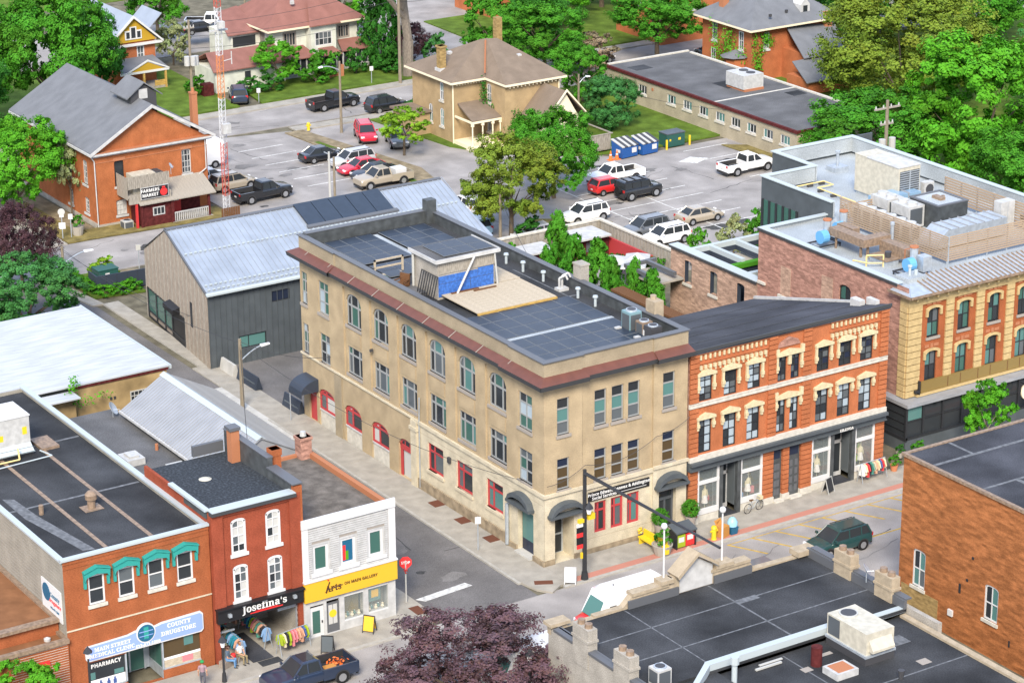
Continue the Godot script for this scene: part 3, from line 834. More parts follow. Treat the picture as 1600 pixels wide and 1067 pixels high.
	part(o,"vent_cluster",mb().cyl(V(8.0,13.2,-24.8),V(8.0,14.0,-24.8),0.12,0.12).bx(7.7,13.2,-25,8.3,13.4,-24.6),"duct_brown")
	for z in [-20.4,-18.2,-15.6,-11.3,-9.2]:
		part(o,"vent_pipe",mb().cyl(V(10.3,13.2,z),V(10.3,13.85,z),0.1,0.1).cyl(V(10.3,13.85,z),V(10.3,13.97,z),0.2,0.17),"coping_light")
	for z in [-4.4,-2.2]:
		part(o,"roof_box",mb().bx(8.5,13.2,z,8.9,13.5,z+0.3).cyl(V(9.4,13.2,z),V(9.4,13.75,z),0.14,0.12),"unit_white")
	part(o,"pipe_gooseneck",mb().bx(9.9,13.2,-13.6,10.7,13.4,-13.0).tube([V(10.1,13.4,-13.3),V(10.1,14.1,-13.3),V(10.5,14.3,-13.1),V(10.6,14.0,-13.0)],0.08).tube([V(10.4,13.4,-13.4),V(10.4,14.2,-13.4),V(10.8,14.4,-13.2),V(10.9,14.1,-13.1)],0.08),"unit_white")
	part(o,"chimney",mb().bx(11.2,13.5,-13.2,11.9,15.0,-12.3).bx(11.15,15.0,-13.25,11.95,15.12,-12.25),"stone_grey")
	part(o,"chimney",mb().bx(11.2,13.2,-4.6,11.95,14.9,-3.6).cyl(V(11.6,14.9,-4.3),V(11.6,15.15,-4.3),0.2,0.22),"tan_stone")
	part(o,"parapet_post",mb().bx(10.5,13.2,-32.3,11.3,15.0,-31.6),"dark_clad")
	condenser("teal tall condenser unit by the right parapet of the beige office roof",V(9.55,13.2,-3.9),0.95,1.5,"unit_teal")
	condenser("middle one of three condenser units on the beige office roof, brown",V(9.75,13.2,-2.75),0.8,1.05,"duct_brown")
	condenser("dark condenser unit nearest the front parapet of the beige office roof",V(9.75,13.2,-1.75),0.85,1.0,"unit_dark")
	var f := thing("steel_gate","black steel barred gate leaning on the rooftop penthouse of the beige office","gate",V(1.55,13.2,-17.0),0.0)
	var b := mb()
	b.t = Transform3D(Basis(V(0,0,1),0.25),Vector3.ZERO)
	b.t = Transform3D(Basis(V(0,0,1),-0.25),V(-0.1,0,0))
	b.bx(-0.03,0.0,-1.1,0.03,0.06,1.1).bx(-0.03,1.8,-1.1,0.03,1.86,1.1)
	part(f,"rail",b,"black_metal")
	for i in 8:
		var br := mb()
		br.t = b.t
		br.bx(-0.025,0.0,-1.1+i*0.3,0.025,1.86,-1.04+i*0.3)
		part(f,"bar",br,"black_metal")
	var ch := thing("armchair","brown wooden armchair standing on the roof beside the penthouse","armchair",V(1.2,13.2,-19.6),0.4)
	part(ch,"seat",box(-0.4,0.3,-0.4,0.4,0.5,0.4),"wood_brown")
	part(ch,"backrest",box(0.3,0.5,-0.4,0.42,1.1,0.4),"wood_brown")
	for z in [-0.4,0.34]:
		part(ch,"armrest",box(-0.4,0.7,z,0.35,0.76,z+0.08),"wood_brown")
		for x in [-0.4,0.32]:
			part(ch,"leg",box(x,0,z,x+0.08,0.72,z+0.06),"wood_brown")
	one("roof_crate",box(-0.4,0,-0.25,0.4,0.3,0.25),"unit_dark","dark crate on the beige office roof below the leaning gate","crate",V(1.0,13.2,-15.4))
	one("roof_crate",mb().bx(-0.45,0,-0.3,0.45,0.35,0.3),"green_dark","green crate on the beige office roof between railing and armchair","crate",V(0.85,13.2,-21.9))
	var aw := thing("door_awning","dark navy rounded canvas awning over the side door of the beige office","awning",V(0,0,-31.0))
	var ab := mb()
	for i in 6:
		var a0 := PI*0.5*i/6.0
		var a1 := PI*0.5*(i+1)/6.0
		ab.quad(V(-1.5*sin(a0),2.55+0.95*cos(a0),-0.95),V(-1.5*sin(a1),2.55+0.95*cos(a1),-0.95),V(-1.5*sin(a1),2.55+0.95*cos(a1),0.95),V(-1.5*sin(a0),2.55+0.95*cos(a0),0.95))
		for z in [-0.95,0.95]:
			ab.tri(V(0,2.55,z),V(-1.5*sin(a0),2.55+0.95*cos(a0),z),V(-1.5*sin(a1),2.55+0.95*cos(a1),z))
	ab.bx(-1.52,2.25,-0.96,-1.46,2.56,0.96)
	part(aw,"canvas",ab,"navy_panel")
	part(aw,"post",mb().cyl(V(-1.45,-0.1,-0.9),V(-1.45,2.6,-0.9),0.04,0.04),"galv")
	part(o,"wall_lamp",mb().bx(-0.25,8.2,-21.9,0,8.4,-21.8).bx(-0.2,3.3,-11.7,0,3.7,-11.4),"unit_dark")
	part(o,"downspout",mb().tube([V(-0.12,0.1,-15.45),V(-0.12,4.8,-15.45),V(-0.1,6.8,-15.4)],0.05).tube([V(-0.2,0.1,-4.15),V(-0.2,3.0,-4.15)],0.13,6),"galv")
func red_building() -> void:
	var X := 11.5
	var o := thing("brick_shop_building","bright red brick three storey Victorian shop row with cream window hoods and black shopfronts","building",V(X,0,0))
	var w := 17.0
	var ws := {"xs": [0.5],"ys": [0.25,0.5,0.75],"bar": 0.05,"fw": 0.07,"fm": "dark_frame","gl": ["glass_sky","glass_sky","glass","glass_grey"],"d": 0.12}
	var wd := {"xs": [0.5],"ys": [0.25,0.5,0.75],"bar": 0.05,"fw": 0.07,"fm": "dark_frame","gl": ["glass","glass_blue","glass_grey"],"d": 0.12}
	var ops := []
	var cols := [[12.3,1.08],[14.35,1.08],[16.35,1.08],[18.9,0.74],[20.02,0.74],[22.28,1.08],[24.2,1.12],[26.1,1.12]]
	for i in cols.size():
		var q: Array = cols[i]
		ops.append([q[0]-X,8.75,q[1],1.9,0.14 if q[1] > 1 else 0.0,wd if i > 2 else ws])
		ops.append([q[0]-X,5.05,q[1],2.45,0.12 if q[1] > 1 else 0.0,ws])
	facade(o,"brick_bright",Vector3.ZERO,V(1,0,0),w,12.35,ops,0.18,4.4)
	for i in cols.size():
		var q: Array = cols[i]
		if q[1] < 1 and i == 4:
			continue
		var x: float = q[0]-X-0.16
		var ww: float = q[1]+0.32 if q[1] > 1 else 2.2
		for y in [[10.3,0.62,1],[7.2,0.62,0]]:
			var b := mb()
			var yy: float = y[0]
			b.extr([V2(x-0.08,yy+0.3),V2(x+ww+0.08,yy+0.3),V2(x+ww+0.08,yy+0.48),V2(x+ww*0.75,yy+0.62),V2(x+ww*0.5,yy+0.74),V2(x+ww*0.25,yy+0.62),V2(x-0.08,yy+0.48)],0.004,0.22)
			var leg := 1.15 if y[2] == 1 else 0.75
			b.bx(x-0.04,yy+0.3-leg,0.003,x+0.13,yy+0.3,0.14).bx(x+ww-0.13,yy+0.3-leg,0.003,x+ww+0.04,yy+0.3,0.14)
			b.bx(x-0.06,yy-leg+0.5,0.002,x+0.16,yy-leg+0.75,0.2).bx(x+ww-0.16,yy-leg+0.5,0.002,x+ww+0.06,yy-leg+0.75,0.2)
			if ww > 2:
				b.bx(x+ww/2-0.13,yy-0.4,0.003,x+ww/2+0.13,yy+0.3,0.14).bx(x-0.1,yy+0.45,0.002,x+0.15,yy+0.85,0.2).bx(x+ww-0.15,yy+0.45,0.002,x+ww+0.1,yy+0.85,0.2)
			part(o,"window_hood",b,"cream_stone")
	for px in [0.0,6.55,9.5,16.3]:
		for j in 22:
			put(o,"quoin",boxm(0.72,0.285,0.15),"brick_bright",V(px+0.36,4.55+j*0.352,0.045+(j % 2)*0.006))
	for s in [[0.85,6.4],[12.0,16.15]]:
		var x: float = s[0]
		while x < s[1]:
			put(o,"corbel",boxm(0.13,0.34,0.12),"cream_stone",V(x,11.72,0.06))
			put(o,"corbel",boxm(0.2,0.26,0.16),"cream_stone",V(x,11.05,0.08))
			put(o,"corbel",boxm(0.12,0.2,0.1),"cream_stone",V(x+0.08,10.86,0.05))
			x += 0.385
		part(o,"corbel_band",mb().bx(s[0]-0.2,10.82,0.002,s[1]+0.1,10.9,0.08).bx(s[0]-0.2,11.42,0.002,s[1]+0.1,11.5,0.1).bx(s[0]-0.2,12.1,0.002,s[1]+0.1,12.34,0.14),"brick_bright")
	for px in [0.0,6.3,8.02,9.6,16.2]:
		part(o,"pier_core",box(px+0.02,0.4,-0.2,px+(0.5 if px == 8.02 else 0.72),3.98,-0.01),"brick_red")
	part(o,"crest_moulding",mb().extr([V2(7.3,11.25),V2(9.2,11.25),V2(9.0,11.6),V2(8.25,11.9),V2(7.5,11.6)],0.003,0.12),"brick_old")
	part(o,"stone_band",mb().bx(-0.05,8.42,0.002,w,8.68,0.14).bx(-0.05,4.62,0.002,w,4.95,0.26).bx(-0.05,8.68,0.002,w,8.72,0.18),"stone_white")
	part(o,"shop_fascia",mb().extr([V2(-0.05,4.62),V2(w,4.62),V2(w,3.98),V2(-0.05,3.98)],-0.1,0.24).bx(-0.05,4.4,0.24,w,4.615,0.5).bx(-0.05,3.98,0.24,w,4.05,0.36),"slate_clad")
	for q in [[0.0,0.78],[6.3,7.2],[8.02,8.56],[9.6,10.55],[16.2,17.0]]:
		for j in 10:
			put(o,"pier_block",boxm(q[1]-q[0],0.29,0.34),"brick_bright",V((q[0]+q[1])/2,0.45+j*0.353,-0.1+(j % 2)*0.008))
		part(o,"pier_base",box(q[0]-0.04,-0.1,-0.25,q[1]+0.04,0.44,0.14),"stone_white")
	for q in [[0.78,2.62,4.0],[4.4,6.3,4.0],[10.55,12.25,4.0],[14.4,16.2,4.0]]:
		var x0: float = q[0]
		var x1: float = q[1]
		var fr := part(o,"display_window",mb().bx(x0,0.55,-0.1,x1,0.95,0.03).bx(x0,3.8,-0.1,x1,3.98,0.02).bx(x0,2.75,-0.08,x1,3.0,0.04).bx(x0,0.95,-0.1,x0+0.16,3.8,0.02).bx(x1-0.16,0.95,-0.1,x1,3.8,0.02),"white_clean")
		part(fr,"pane",box(x0+0.16,0.95,-0.04,x1-0.16,2.75,-0.03),"shop_glass")
		part(fr,"pane",box(x0+0.16,3.0,-0.04,x1-0.16,3.8,-0.03),"shop_glass")
		part(o,"stall_riser",mb().bx(x0,-0.1,-0.3,x1,0.55,-0.02).bx(x0+0.2,0.05,-0.02,x1-0.4,0.42,0.0),"stone_white")
		part(o,"shop_interior",mb().bx(x0,0.5,-2.6,x1,4.0,-2.5).bx(x0,0.5,-2.6,x1,0.6,-0.1),"wood_brown")
		for k in 7:
			var cx := rng.randf_range(x0+0.3,x1-0.3)
			var cy := rng.randf_range(0.65,2.0)
			put(o,"stock",boxm(rng.randf_range(0.15,0.4),rng.randf_range(0.3,0.9),0.15),"cloth%d" % (rng.randi() % 12),V(cx,cy,-0.5-rng.randf()*0.8))
		mannequin(o,V((x0+x1)/2+0.1,0.62,-0.5))
	for q in [[2.62,4.4],[12.25,14.4]]:
		part(o,"post",mb().bx(q[0],-0.05,-0.2,q[0]+0.26,3.98,0.1).bx(q[1]-0.3,-0.05,-0.2,q[1],3.98,0.1),"dark_clad")
		var dd := part(o,"shop_door",mb().bx(q[0]+0.3,0.1,-1.1,q[0]+0.4,3.98,-1.0).bx(q[1]-0.42,0.1,-1.1,q[1]-0.3,3.98,-1.0).bx(q[0]+0.3,2.55,-1.1,q[1]-0.3,2.8,-1.0).bx(q[0]+0.4,0.1,-1.08,q[1]-0.42,0.4,-1.02),"white_paint")
		part(dd,"pane",box(q[0]+0.4,0.4,-1.06,q[1]-0.42,3.98,-1.04),"glass")
		part(o,"side_glazing",mb().bx(q[0]+0.26,0.5,-1.0,q[0]+0.3,3.98,-0.2).bx(q[1]-0.34,0.5,-1.0,q[1]-0.3,3.98,-0.2),"glass_grey")
		part(o,"door_mat",box(q[0]+0.3,-0.1,-1.0,q[1]-0.3,0.06,0.1),"membrane_mid")
	for q in [[7.22,8.0],[8.58,9.58]]:
		var dd := part(o,"panelled_door",mb().bx(q[0],0.1,-0.2,q[1],3.98,-0.1),"dark_clad")
		for j in 4:
			part(dd,"door_panel",mb().bx(q[0]+0.15,0.4+j*0.62,-0.1,q[0]+0.4,0.85+j*0.62,-0.075).bx(q[1]-0.4,0.4+j*0.62,-0.1,q[1]-0.15,0.85+j*0.62,-0.075),"coping")
		part(dd,"fanlight",box(q[0]+0.12,3.1,-0.1,q[1]-0.12,3.8,-0.085),"glass_blue")
		part(o,"door_step",box(q[0],-0.1,-0.1,q[1],0.12,0.35),"stone_white")
	text(o,"EILENGA",TI(V(13.35,4.12,0.37)),0.26,"letter_white","Droid Serif",true,0.03)
	var rf := mb()
	rf.hexa([V(-0.1,8.2,-15),V(w+0.05,8.2,-15),V(w+0.05,8.55,-15),V(-0.1,8.55,-15),V(-0.1,12.2,0.2),V(w+0.05,12.2,0.2),V(w+0.05,12.5,0.2),V(-0.1,12.5,0.2)])
	part(o,"roof",rf,"membrane_mid")
	var sm := mb()
	for i in 4:
		var z := -2.6-i*3.0
		var y := 12.5+(z-0.2)*3.95/15.2
		sm.hexa([V(0,y-0.02,z-0.12),V(w,y-0.02,z-0.12),V(w,y-0.02,z-0.12),V(0,y-0.02,z-0.12),V(0,y+0.02,z),V(w,y+0.02,z),V(w,y+0.03,z),V(0,y+0.03,z)])
	part(o,"roof_seam",sm,"membrane_seam")
	part(o,"roof_edge",mb().bx(-0.1,12.33,0.18,w+0.1,12.56,0.26),"cornice_dark")
	var ef := mb()
	ef.hexa([V(w,8.5,-15),V(w+0.2,8.5,-15),V(w+0.2,8.75,-15),V(w,8.75,-15),V(w,11.5,-3.3),V(w+0.2,11.5,-3.3),V(w+0.2,11.75,-3.3),V(w,11.75,-3.3)])
	part(o,"roof_flashing",ef,"white_paint")
	var sw := mb()
	for x in [0.0,w-0.05]:
		sw.quad(V(x,0,-15),V(x,0,0),V(x,12.3,0),V(x,8.4,-15))
	sw.quad(V(0,0,-15),V(w,0,-15),V(w,8.4,-15),V(0,8.4,-15))
	part(o,"side_wall",sw,"brick_old")
	part(o,"vent_box",mb().bx(16.0,11.6,-2.9,16.5,12.3,-1.9).bx(16.6,11.9,-1.9,16.95,12.5,-0.9),"white_paint")
func mannequin(par: Node,at: Vector3) -> void:
	var b := mb()
	b.lathe([V2(0.02,0.75),V2(0.17,0.8),V2(0.14,1.05),V2(0.19,1.35),V2(0.07,1.5),V2(0.05,1.6),V2(0.1,1.68),V2(0.09,1.82),V2(0.0,1.88)],10,at)
	b.cyl(at,at+V(0,0.8,0),0.02,0.02)
	b.cyl(at+V(-0.17,1.4,0),at+V(-0.24,0.9,0.05),0.05,0.035).cyl(at+V(0.17,1.4,0),at+V(0.24,0.9,0.05),0.05,0.035)
	part(par,"mannequin",b.smooth(60),"cloth11")
	part(par,"mannequin_skirt",mb().lathe([V2(0.14,1.05),V2(0.24,0.5)],10,at),"cloth1")
func slat_screen(par: Node,a: Vector3,b: Vector3,h: float,k: int) -> void:
	var u := (b-a).normalized()
	var l := a.distance_to(b)
	for j in k:
		var s := put(par,"slat",boxm(l,h/k*0.62,0.06),"slat_tan",(a+b)/2+V(0,h/k*(j+0.2),0))
		s.rotation.y = atan2(-u.z,u.x)
	var p := mb()
	var n := int(l/2.2)+1
	for i in n+1:
		var q := a.lerp(b,float(i)/n)+u.cross(UP)*-0.08
		p.bx(q.x-0.04,q.y-0.3,q.z-0.04,q.x+0.04,q.y+h,q.z+0.04)
	part(par,"screen_post",p,"galv")
func hotel() -> void:
	var o := thing("hotel_building","yellow quoined brick hotel with long old brick side wall and roof full of grey machinery","building",V(32.9,0,-2.9))
	var w := 22.0
	var gw := {"xs": [0.5],"ys": [0.5],"bar": 0.06,"fw": 0.08,"fm": "dark_frame","gl": ["glass","glass_green","glass_grey","glass_teal"],"sill": "stone_sill"}
	var ops := []
	for i in 7:
		ops.append([1.85+i*2.92,7.85,1.12,2.2,0.2,gw])
		ops.append([1.8+i*2.92,4.5,1.08,2.35,0.2,gw])
	facade(o,"brick_orange",Vector3.ZERO,V(1,0,0),w,11.0,ops,0.2,3.4)
	for i in 7:
		for y in [9.6,6.35]:
			var x: float = (1.85 if y > 9 else 1.8)+i*2.92
			var b := mb()
			var pl := []
			for j in 9:
				var f := 2.0*j/8-1
				pl.append(V2(x+0.56+f*0.78,y+0.28+0.36*sqrt(maxf(0,1-f*f*0.8))))
			for j in 9:
				var f := 1-2.0*j/8
				pl.append(V2(x+0.56+f*0.6,y+0.22+0.24*sqrt(maxf(0,1-f*f))))
			b.extr(pl,0.004,0.14)
			b.bx(x-0.2,y-0.15,0.003,x-0.01,y+0.45,0.13).bx(x+1.13,y-0.15,0.003,x+1.32,y+0.45,0.13)
			part(o,"window_arch",b,"quoin_yellow")
			part(o,"brick_panel",mb().bx(x-0.1,y+0.72,0.002,x+0.3,y+0.95,0.05).bx(x+0.75,y+0.72,0.002,x+1.2,y+0.95,0.05).bx(x+0.42,y+0.68,0.002,x+0.66,y+1.0,0.07),"clay")
	for i in 8:
		var x := 3.55+(i-1)*2.92 if i > 0 else 0.0
		var ww := 0.72 if i > 0 else 1.25
		for j in 14:
			put(o,"quoin",boxm(ww,0.43,0.14 if i > 0 else 0.18),"quoin_yellow",V(x+ww/2-(0.02 if i == 0 else 0.0),3.62+j*0.495,0.05+(j % 2)*0.006))
			if i == 0:
				put(o,"quoin",boxm(0.14,0.43,0.75),"quoin_yellow",V(-0.04,3.62+j*0.495,-0.38))
	part(o,"frieze",mb().bx(-0.06,10.5,-0.8,w,11.35,0.14),"quoin_yellow")
	var br := mb()
	for i in 24:
		br.extr([V2(0,0)],0,0) if false else br.bx(0.3+i*0.96,11.0,0.14,0.46+i*0.96,11.4,0.55)
	part(o,"eave_bracket",br,"quoin_yellow")
	var ev := mb()
	ev.hexa([V(-0.5,11.36,-1.7),V(w,11.36,-1.7),V(w,12.0,-1.7),V(1.4,12.0,-1.7),V(-0.5,11.36,0.8),V(w,11.36,0.8),V(w,11.5,0.8),V(-0.5,11.5,0.8)])
	part(o,"eave_roof",ev,"galv")
	var es := mb()
	for i in 46:
		var x := 1.6+i*0.46
		es.hexa([V(x,12.0,-1.7),V(x+0.07,12.0,-1.7),V(x+0.07,12.09,-1.7),V(x,12.09,-1.7),V(x,11.5,0.8),V(x+0.07,11.5,0.8),V(x+0.07,11.59,0.8),V(x,11.59,0.8)])
	es.bx(-0.52,11.34,0.78,w,11.53,0.84).bx(-0.54,11.34,-1.7,-0.48,11.53,0.84)
	part(o,"eave_seam",es,"duct_brown")
	var wl := facade(o,"brick_old",V(0,0,-17.2),V(0,0,1),17.2,11.9,[[9.6,7.9,1.3,2.3,0.3,gw]],0.25,-0.3)
	wl.name = "side_wall"
	part(o,"bricked_window",mb().bx(-0.03,7.4,-14.4,0.0,9.7,-13.2).bx(-0.03,8.0,-9.6,0.0,10.3,-8.3).bx(-0.03,4.6,-16.2,0.0,6.4,-15.2),"brick_pale")
	part(o,"stone_ledge",mb().bx(-0.14,7.15,-14.6,0.0,7.4,-13.0).bx(-0.14,7.6,-17.1,0,7.8,-16.2),"stone_white")
	var cw := []
	for z in [-29.5,-26.15,-22.7]:
		cw.append([z+2.9+28.4,4.95,1.0,1.9,0.15,null])
	facade(o,"brick_pale",V(0,0,-28.4),V(0,0,1),11.2,7.55,cw,0.35,-0.3).name = "courtyard_wall"
	var cr := facade(o,"brick_pale",V(0.4,0,-17.2),V(0,0,-1),11.2,7.55,[[1.6,4.95,1.0,1.9,0.0,null],[5.05,4.95,1.0,1.9,0.0,null],[8.4,4.95,1.0,1.9,0.0,null]],0.02,-0.3)
	cr.name = "courtyard_wall"
	for z in [-29.5,-26.15,-22.7]:
		part(o,"window_lining",mb().bx(0.05,4.95,z+2.9+0.02,0.38,6.8,z+2.98).bx(0.05,4.95,z+3.8,0.38,6.8,z+3.88),"navy_panel")
		part(o,"stone_ledge",box(-0.12,4.75,z+2.8,0.05,4.95,z+4.0),"stone_white")
	part(o,"coping",mb().bx(-0.15,7.55,-28.5,0.75,7.66,-17.2).bx(-0.08,11.9,-17.25,0.5,12.0,-1.2).bx(0.5,11.9,-17.25,6.4,12.0,-16.8),"coping_light")
	part(o,"coping_edge",mb().bx(-0.17,7.42,-28.5,-0.09,7.6,-17.2).bx(-0.11,11.76,-17.25,-0.05,11.95,-1.2),"cornice_dark")
	part(o,"wall_end",box(0.005,-0.3,-28.41,0.395,7.55,-28.39),"brick_pale")
	var pg := mb()
	pg.bx(0.7,7.2,-26.9,8.0,7.6,-26.5)
	for x in [2.4,5.0]:
		pg.bx(x,7.2,-26.5,x+0.35,7.6,-22.3)
	pg.bx(0.4,7.0,-20.0,6.1,7.4,-19.6)
	part(o,"pergola_beam",pg,"coping_light")
	part(o,"pergola_side",mb().bx(0.7,6.8,-26.52,8.0,7.2,-26.45).bx(2.4,6.8,-26.5,2.5,7.2,-22.3).bx(5.0,6.8,-26.5,5.1,7.2,-22.3).bx(0.4,0,-22.3,6.2,7.0,-22.1),"navy_panel")
	part(o,"gravel_roof",box(0.4,6.3,-26.4,6.1,6.5,-22.1),"concrete")
	part(o,"green_edge",box(1.2,7.0,-22.4,6.1,7.35,-21.9),"leaf_green")
	part(o,"addition_wall",mb().bx(6.4,8,-25.1,6.55,13.0,-16.4).bx(6.55,8,-25.1,11.5,13.0,-24.95).bx(11.5,6,-30.2,11.65,13.0,-25.1).bx(11.65,6,-30.2,22,13.0,-30.05).bx(6.4,0,-25.1,6.5,8,-16.4).bx(19.8,10,-30,20.0,13.0,0),"slate_clad")
	part(o,"addition_wall",mb().bx(6.552,11.8,-24.95,6.7,12.95,-16.4).bx(6.7,11.8,-24.948,11.6,12.95,-24.8).bx(11.652,11.8,-30.05,11.8,12.95,-24.8).bx(11.8,11.8,-30.048,19.8,12.95,-29.9).bx(19.65,11.8,-29.9,19.798,12.95,-2.0),"membrane_white")
	part(o,"coping",mb().bx(6.3,13.0,-25.25,6.75,13.08,-16.4).bx(6.75,13.0,-25.25,11.4,13.08,-24.75).bx(11.4,13.0,-30.35,11.9,13.08,-24.75).bx(11.9,13.0,-30.35,20.1,13.08,-29.85).bx(19.6,13.0,-29.85,20.1,13.08,-2.0),"coping_light")
	part(o,"window_strip",mb().bx(6.36,9.0,-24.9,6.4,11.2,-20.6),"glass_green")
	var mu := mb()
	for i in 6:
		mu.bx(6.3,9.0,-24.95+i*0.86,6.37,11.25,-24.7+i*0.86)
	part(o,"mullion",mu,"dark_frame")
	part(o,"roof",mb().bx(0.2,11.4,-17.0,6.6,11.6,-1.2).bx(6.6,11.4,-24.9,11.6,11.6,-1.2).bx(11.6,11.4,-30,19.8,11.6,-1.2),"membrane_white")
	part(o,"parapet_lining",mb().bx(0.02,11.3,-17.15,0.16,11.88,-1.3).bx(0.16,11.3,-17.15,6.4,11.88,-17.0),"membrane_white")
	slat_screen(o,V(6.3,11.9,-15.3),V(6.3,11.9,-3.1),1.9,11)
	slat_screen(o,V(6.35,11.9,-3.1),V(20,11.9,-3.1),1.9,11)
	slat_screen(o,V(16.6,11.9,-15.0),V(16.6,11.9,-4.0),1.9,9)
	slat_screen(o,V(6.4,11.9,-15.3),V(9.6,11.9,-15.3),1.2,6)
	part(o,"shop_base",mb().bx(-0.6,-0.2,-2.2,w,0.85,1.0),"slate_clad")
	part(o,"shop_canopy",mb().bx(-0.7,3.3,-2.4,w,3.55,1.2),"metal_grey")
	part(o,"shop_glazing",mb().bx(-0.5,0.85,-2.1,w,3.3,0.85),"glass")
	var sb := mb()
	sb.bx(-0.58,0.85,0.8,-0.4,3.3,0.95).bx(-0.6,0.85,-2.2,-0.42,3.3,-2.05)
	for i in 12:
		sb.bx(1.0+i*1.85,0.85,0.8,1.16+i*1.85,3.3,0.96)
	sb.bx(-0.5,2.1,0.84,w,2.18,0.92).bx(-0.58,0.8,0.84,w,0.95,1.05).bx(-0.57,1.4,-2.1,-0.5,1.45,0.8).bx(-0.57,2.0,-2.1,-0.5,2.05,0.8).bx(-0.57,2.6,-2.1,-0.5,2.65,0.8).bx(-0.62,0.7,-2.2,-0.45,0.95,1.05)
	part(o,"glazing_bar",sb,"dark_frame")
	part(o,"lit_pane",mb().bx(-0.35,2.2,0.851,0.95,3.25,0.87),"glass_teal")
	var bd := part(o,"sign_board",box(1.4,3.75,0.02,w,4.6,0.2),"sign_bronze")
	for i in 8:
		part(bd,"panel_joint",box(3.9+i*2.9,3.8,0.2,3.96+i*2.9,4.55,0.212),"wood_brown")
		part(bd,"panel_joint",box(5.1+i*2.9,3.8,0.2,5.16+i*2.9,4.55,0.212),"wood_brown")
	part(o,"sign_shelf",box(0.9,3.6,0.02,w,3.72,0.4),"quoin_yellow")
	part(o,"wall_bracket",mb().bx(1.1,3.7,0.1,1.2,4.75,0.35).bx(0.7,3.9,0.2,1.1,4.1,0.4),"dark_frame")
	var rs := thing("round_sign","round cream hanging sign with a small emblem on the hotel shopfront","sign",V(43.1,2.5,-1.0))
	part(rs,"disc",mb().cyl(V(-0.06,0,0),V(0.06,0,0),0.55,0.55,20).cyl(V(0,0,-0.06),V(0,0,0.06),0.55,0.55,24),"cream_paint")
	part(rs,"emblem",mb().cyl(V(0,0,0.06),V(0,0,0.075),0.17,0.17,8),"duct_brown")
	part(rs,"bracket",mb().bx(-0.04,0.5,-0.7,0.04,0.6,0.1),"dark_frame")
	rooftop_machines()
func rooftop_machines() -> void:
	var r := 11.6
	var o := thing("air_handler","tall cream air handling unit on the grey hotel roof","air conditioner",V(46.6,r,-21.4))
	part(o,"casing",box(-1.1,0.25,-2.6,1.1,3.2,2.6),"unit_cream")
	part(o,"louvre",mb().bx(-0.95,0.4,2.6,1.0,2.9,2.63),"unit_grille")
	var lv := mb()
	for i in 14:
		lv.bx(-0.95,0.45+i*0.18,2.63,1.0,0.5+i*0.18,2.68)
	lv.bx(-0.02,0.4,2.63,0.06,2.9,2.7)
	part(o,"louvre_blade",lv,"galv")
	part(o,"top_panel",mb().bx(-1.15,3.2,-1.2,1.15,3.28,2.65),"white_paint")
	part(o,"top_panel",mb().bx(-1.12,3.2,-2.65,1.12,3.26,-1.3),"unit_cream")
	part(o,"curb",box(-1.0,0,-2.5,1.0,0.25,2.5),"galv")
	o = thing("stair_bulkhead","dark purplish box bulkhead with pale recessed top in the middle of the hotel machinery","bulkhead",V(45.6,r,-14.2))
	part(o,"wall",box(-1.5,0,-1.6,1.5,1.9,1.6),"dark_clad")
	part(o,"rim",mb().bx(-1.55,1.9,-1.65,1.55,2.0,-1.4).bx(-1.55,1.9,1.4,1.55,2.0,1.65).bx(-1.55,1.9,-1.4,-1.3,2.0,1.4).bx(1.3,1.9,-1.4,1.55,2.0,1.4),"coping")
	part(o,"top",box(-1.3,1.88,-1.4,1.3,1.93,1.4),"membrane_white")
	part(o,"vent",mb().bx(-0.3,1.93,-0.5,0.2,2.15,0.5).bx(0.4,1.93,-0.2,0.6,2.1,0.0),"duct_brown")
	var where := ["first of the row of white condensers behind the left slat screen, farthest back","second of the row of white condensers from the back","third of the row of white condensers from the back","fourth of the row of white condensers from the back","fifth of the row of white condensers, next to the front one","front one of the row of white condensers behind the left slat screen"]
	for i in 6:
		var c := thing("condenser_unit",where[i],"air conditioner",V(40.9,r,-17.6+i*1.13),0.0,"condensers in a row on the hotel roof")
		part(c,"casing",box(-0.5,0.1,-0.5,0.5,1.3,0.5),"unit_white")
		part(c,"grille",mb().bx(-0.515,0.25,-0.4,-0.5,1.15,0.4).bx(-0.4,0.25,0.5,0.4,1.15,0.515),"unit_grille")
		part(c,"fan_ring",mb().cyl(V(0,1.3,0),V(0,1.5,0),0.42,0.38,14),"unit_white")
		part(c,"foot",mb().bx(-0.45,0,-0.45,0.45,0.1,-0.35).bx(-0.45,0,0.35,0.45,0.1,0.45),"galv")
	for i in 2:
		var c := thing("condenser_unit",["large white twin fan condenser behind the dark bulkhead, the rear one","large white twin fan condenser beside the dark bulkhead, the front one"][i],"air conditioner",V(43.2,r,-17.4+i*2.4),0.0,"large white condensers")
		part(c,"casing",box(-0.8,0.1,-1.0,0.8,1.8,1.0),"unit_white")
		part(c,"grille",mb().bx(-0.815,0.2,-0.9,-0.8,1.0,0.9).bx(-0.6,0.3,1.0,0.6,1.6,1.015),"unit_grille")
		for z in [-0.5,0.5]:
			part(c,"fan_ring",mb().cyl(V(0,1.8,z),V(0,2.0,z),0.42,0.4,14),"unit_white")
	o = thing("duct_unit","long ribbed pale grey duct unit behind the front slat screen","duct",V(44.2,r,-9.6))
	part(o,"casing",box(-2.6,0.3,-1.0,3.2,1.6,1.0),"galv")
	part(o,"nose",mb().hexa([V(-3.9,0.3,-1),V(-2.6,0.3,-1),V(-2.6,1.6,-1),V(-3.5,0.9,-1),V(-3.9,0.3,1),V(-2.6,0.3,1),V(-2.6,1.6,1),V(-3.5,0.9,1)]),"galv")
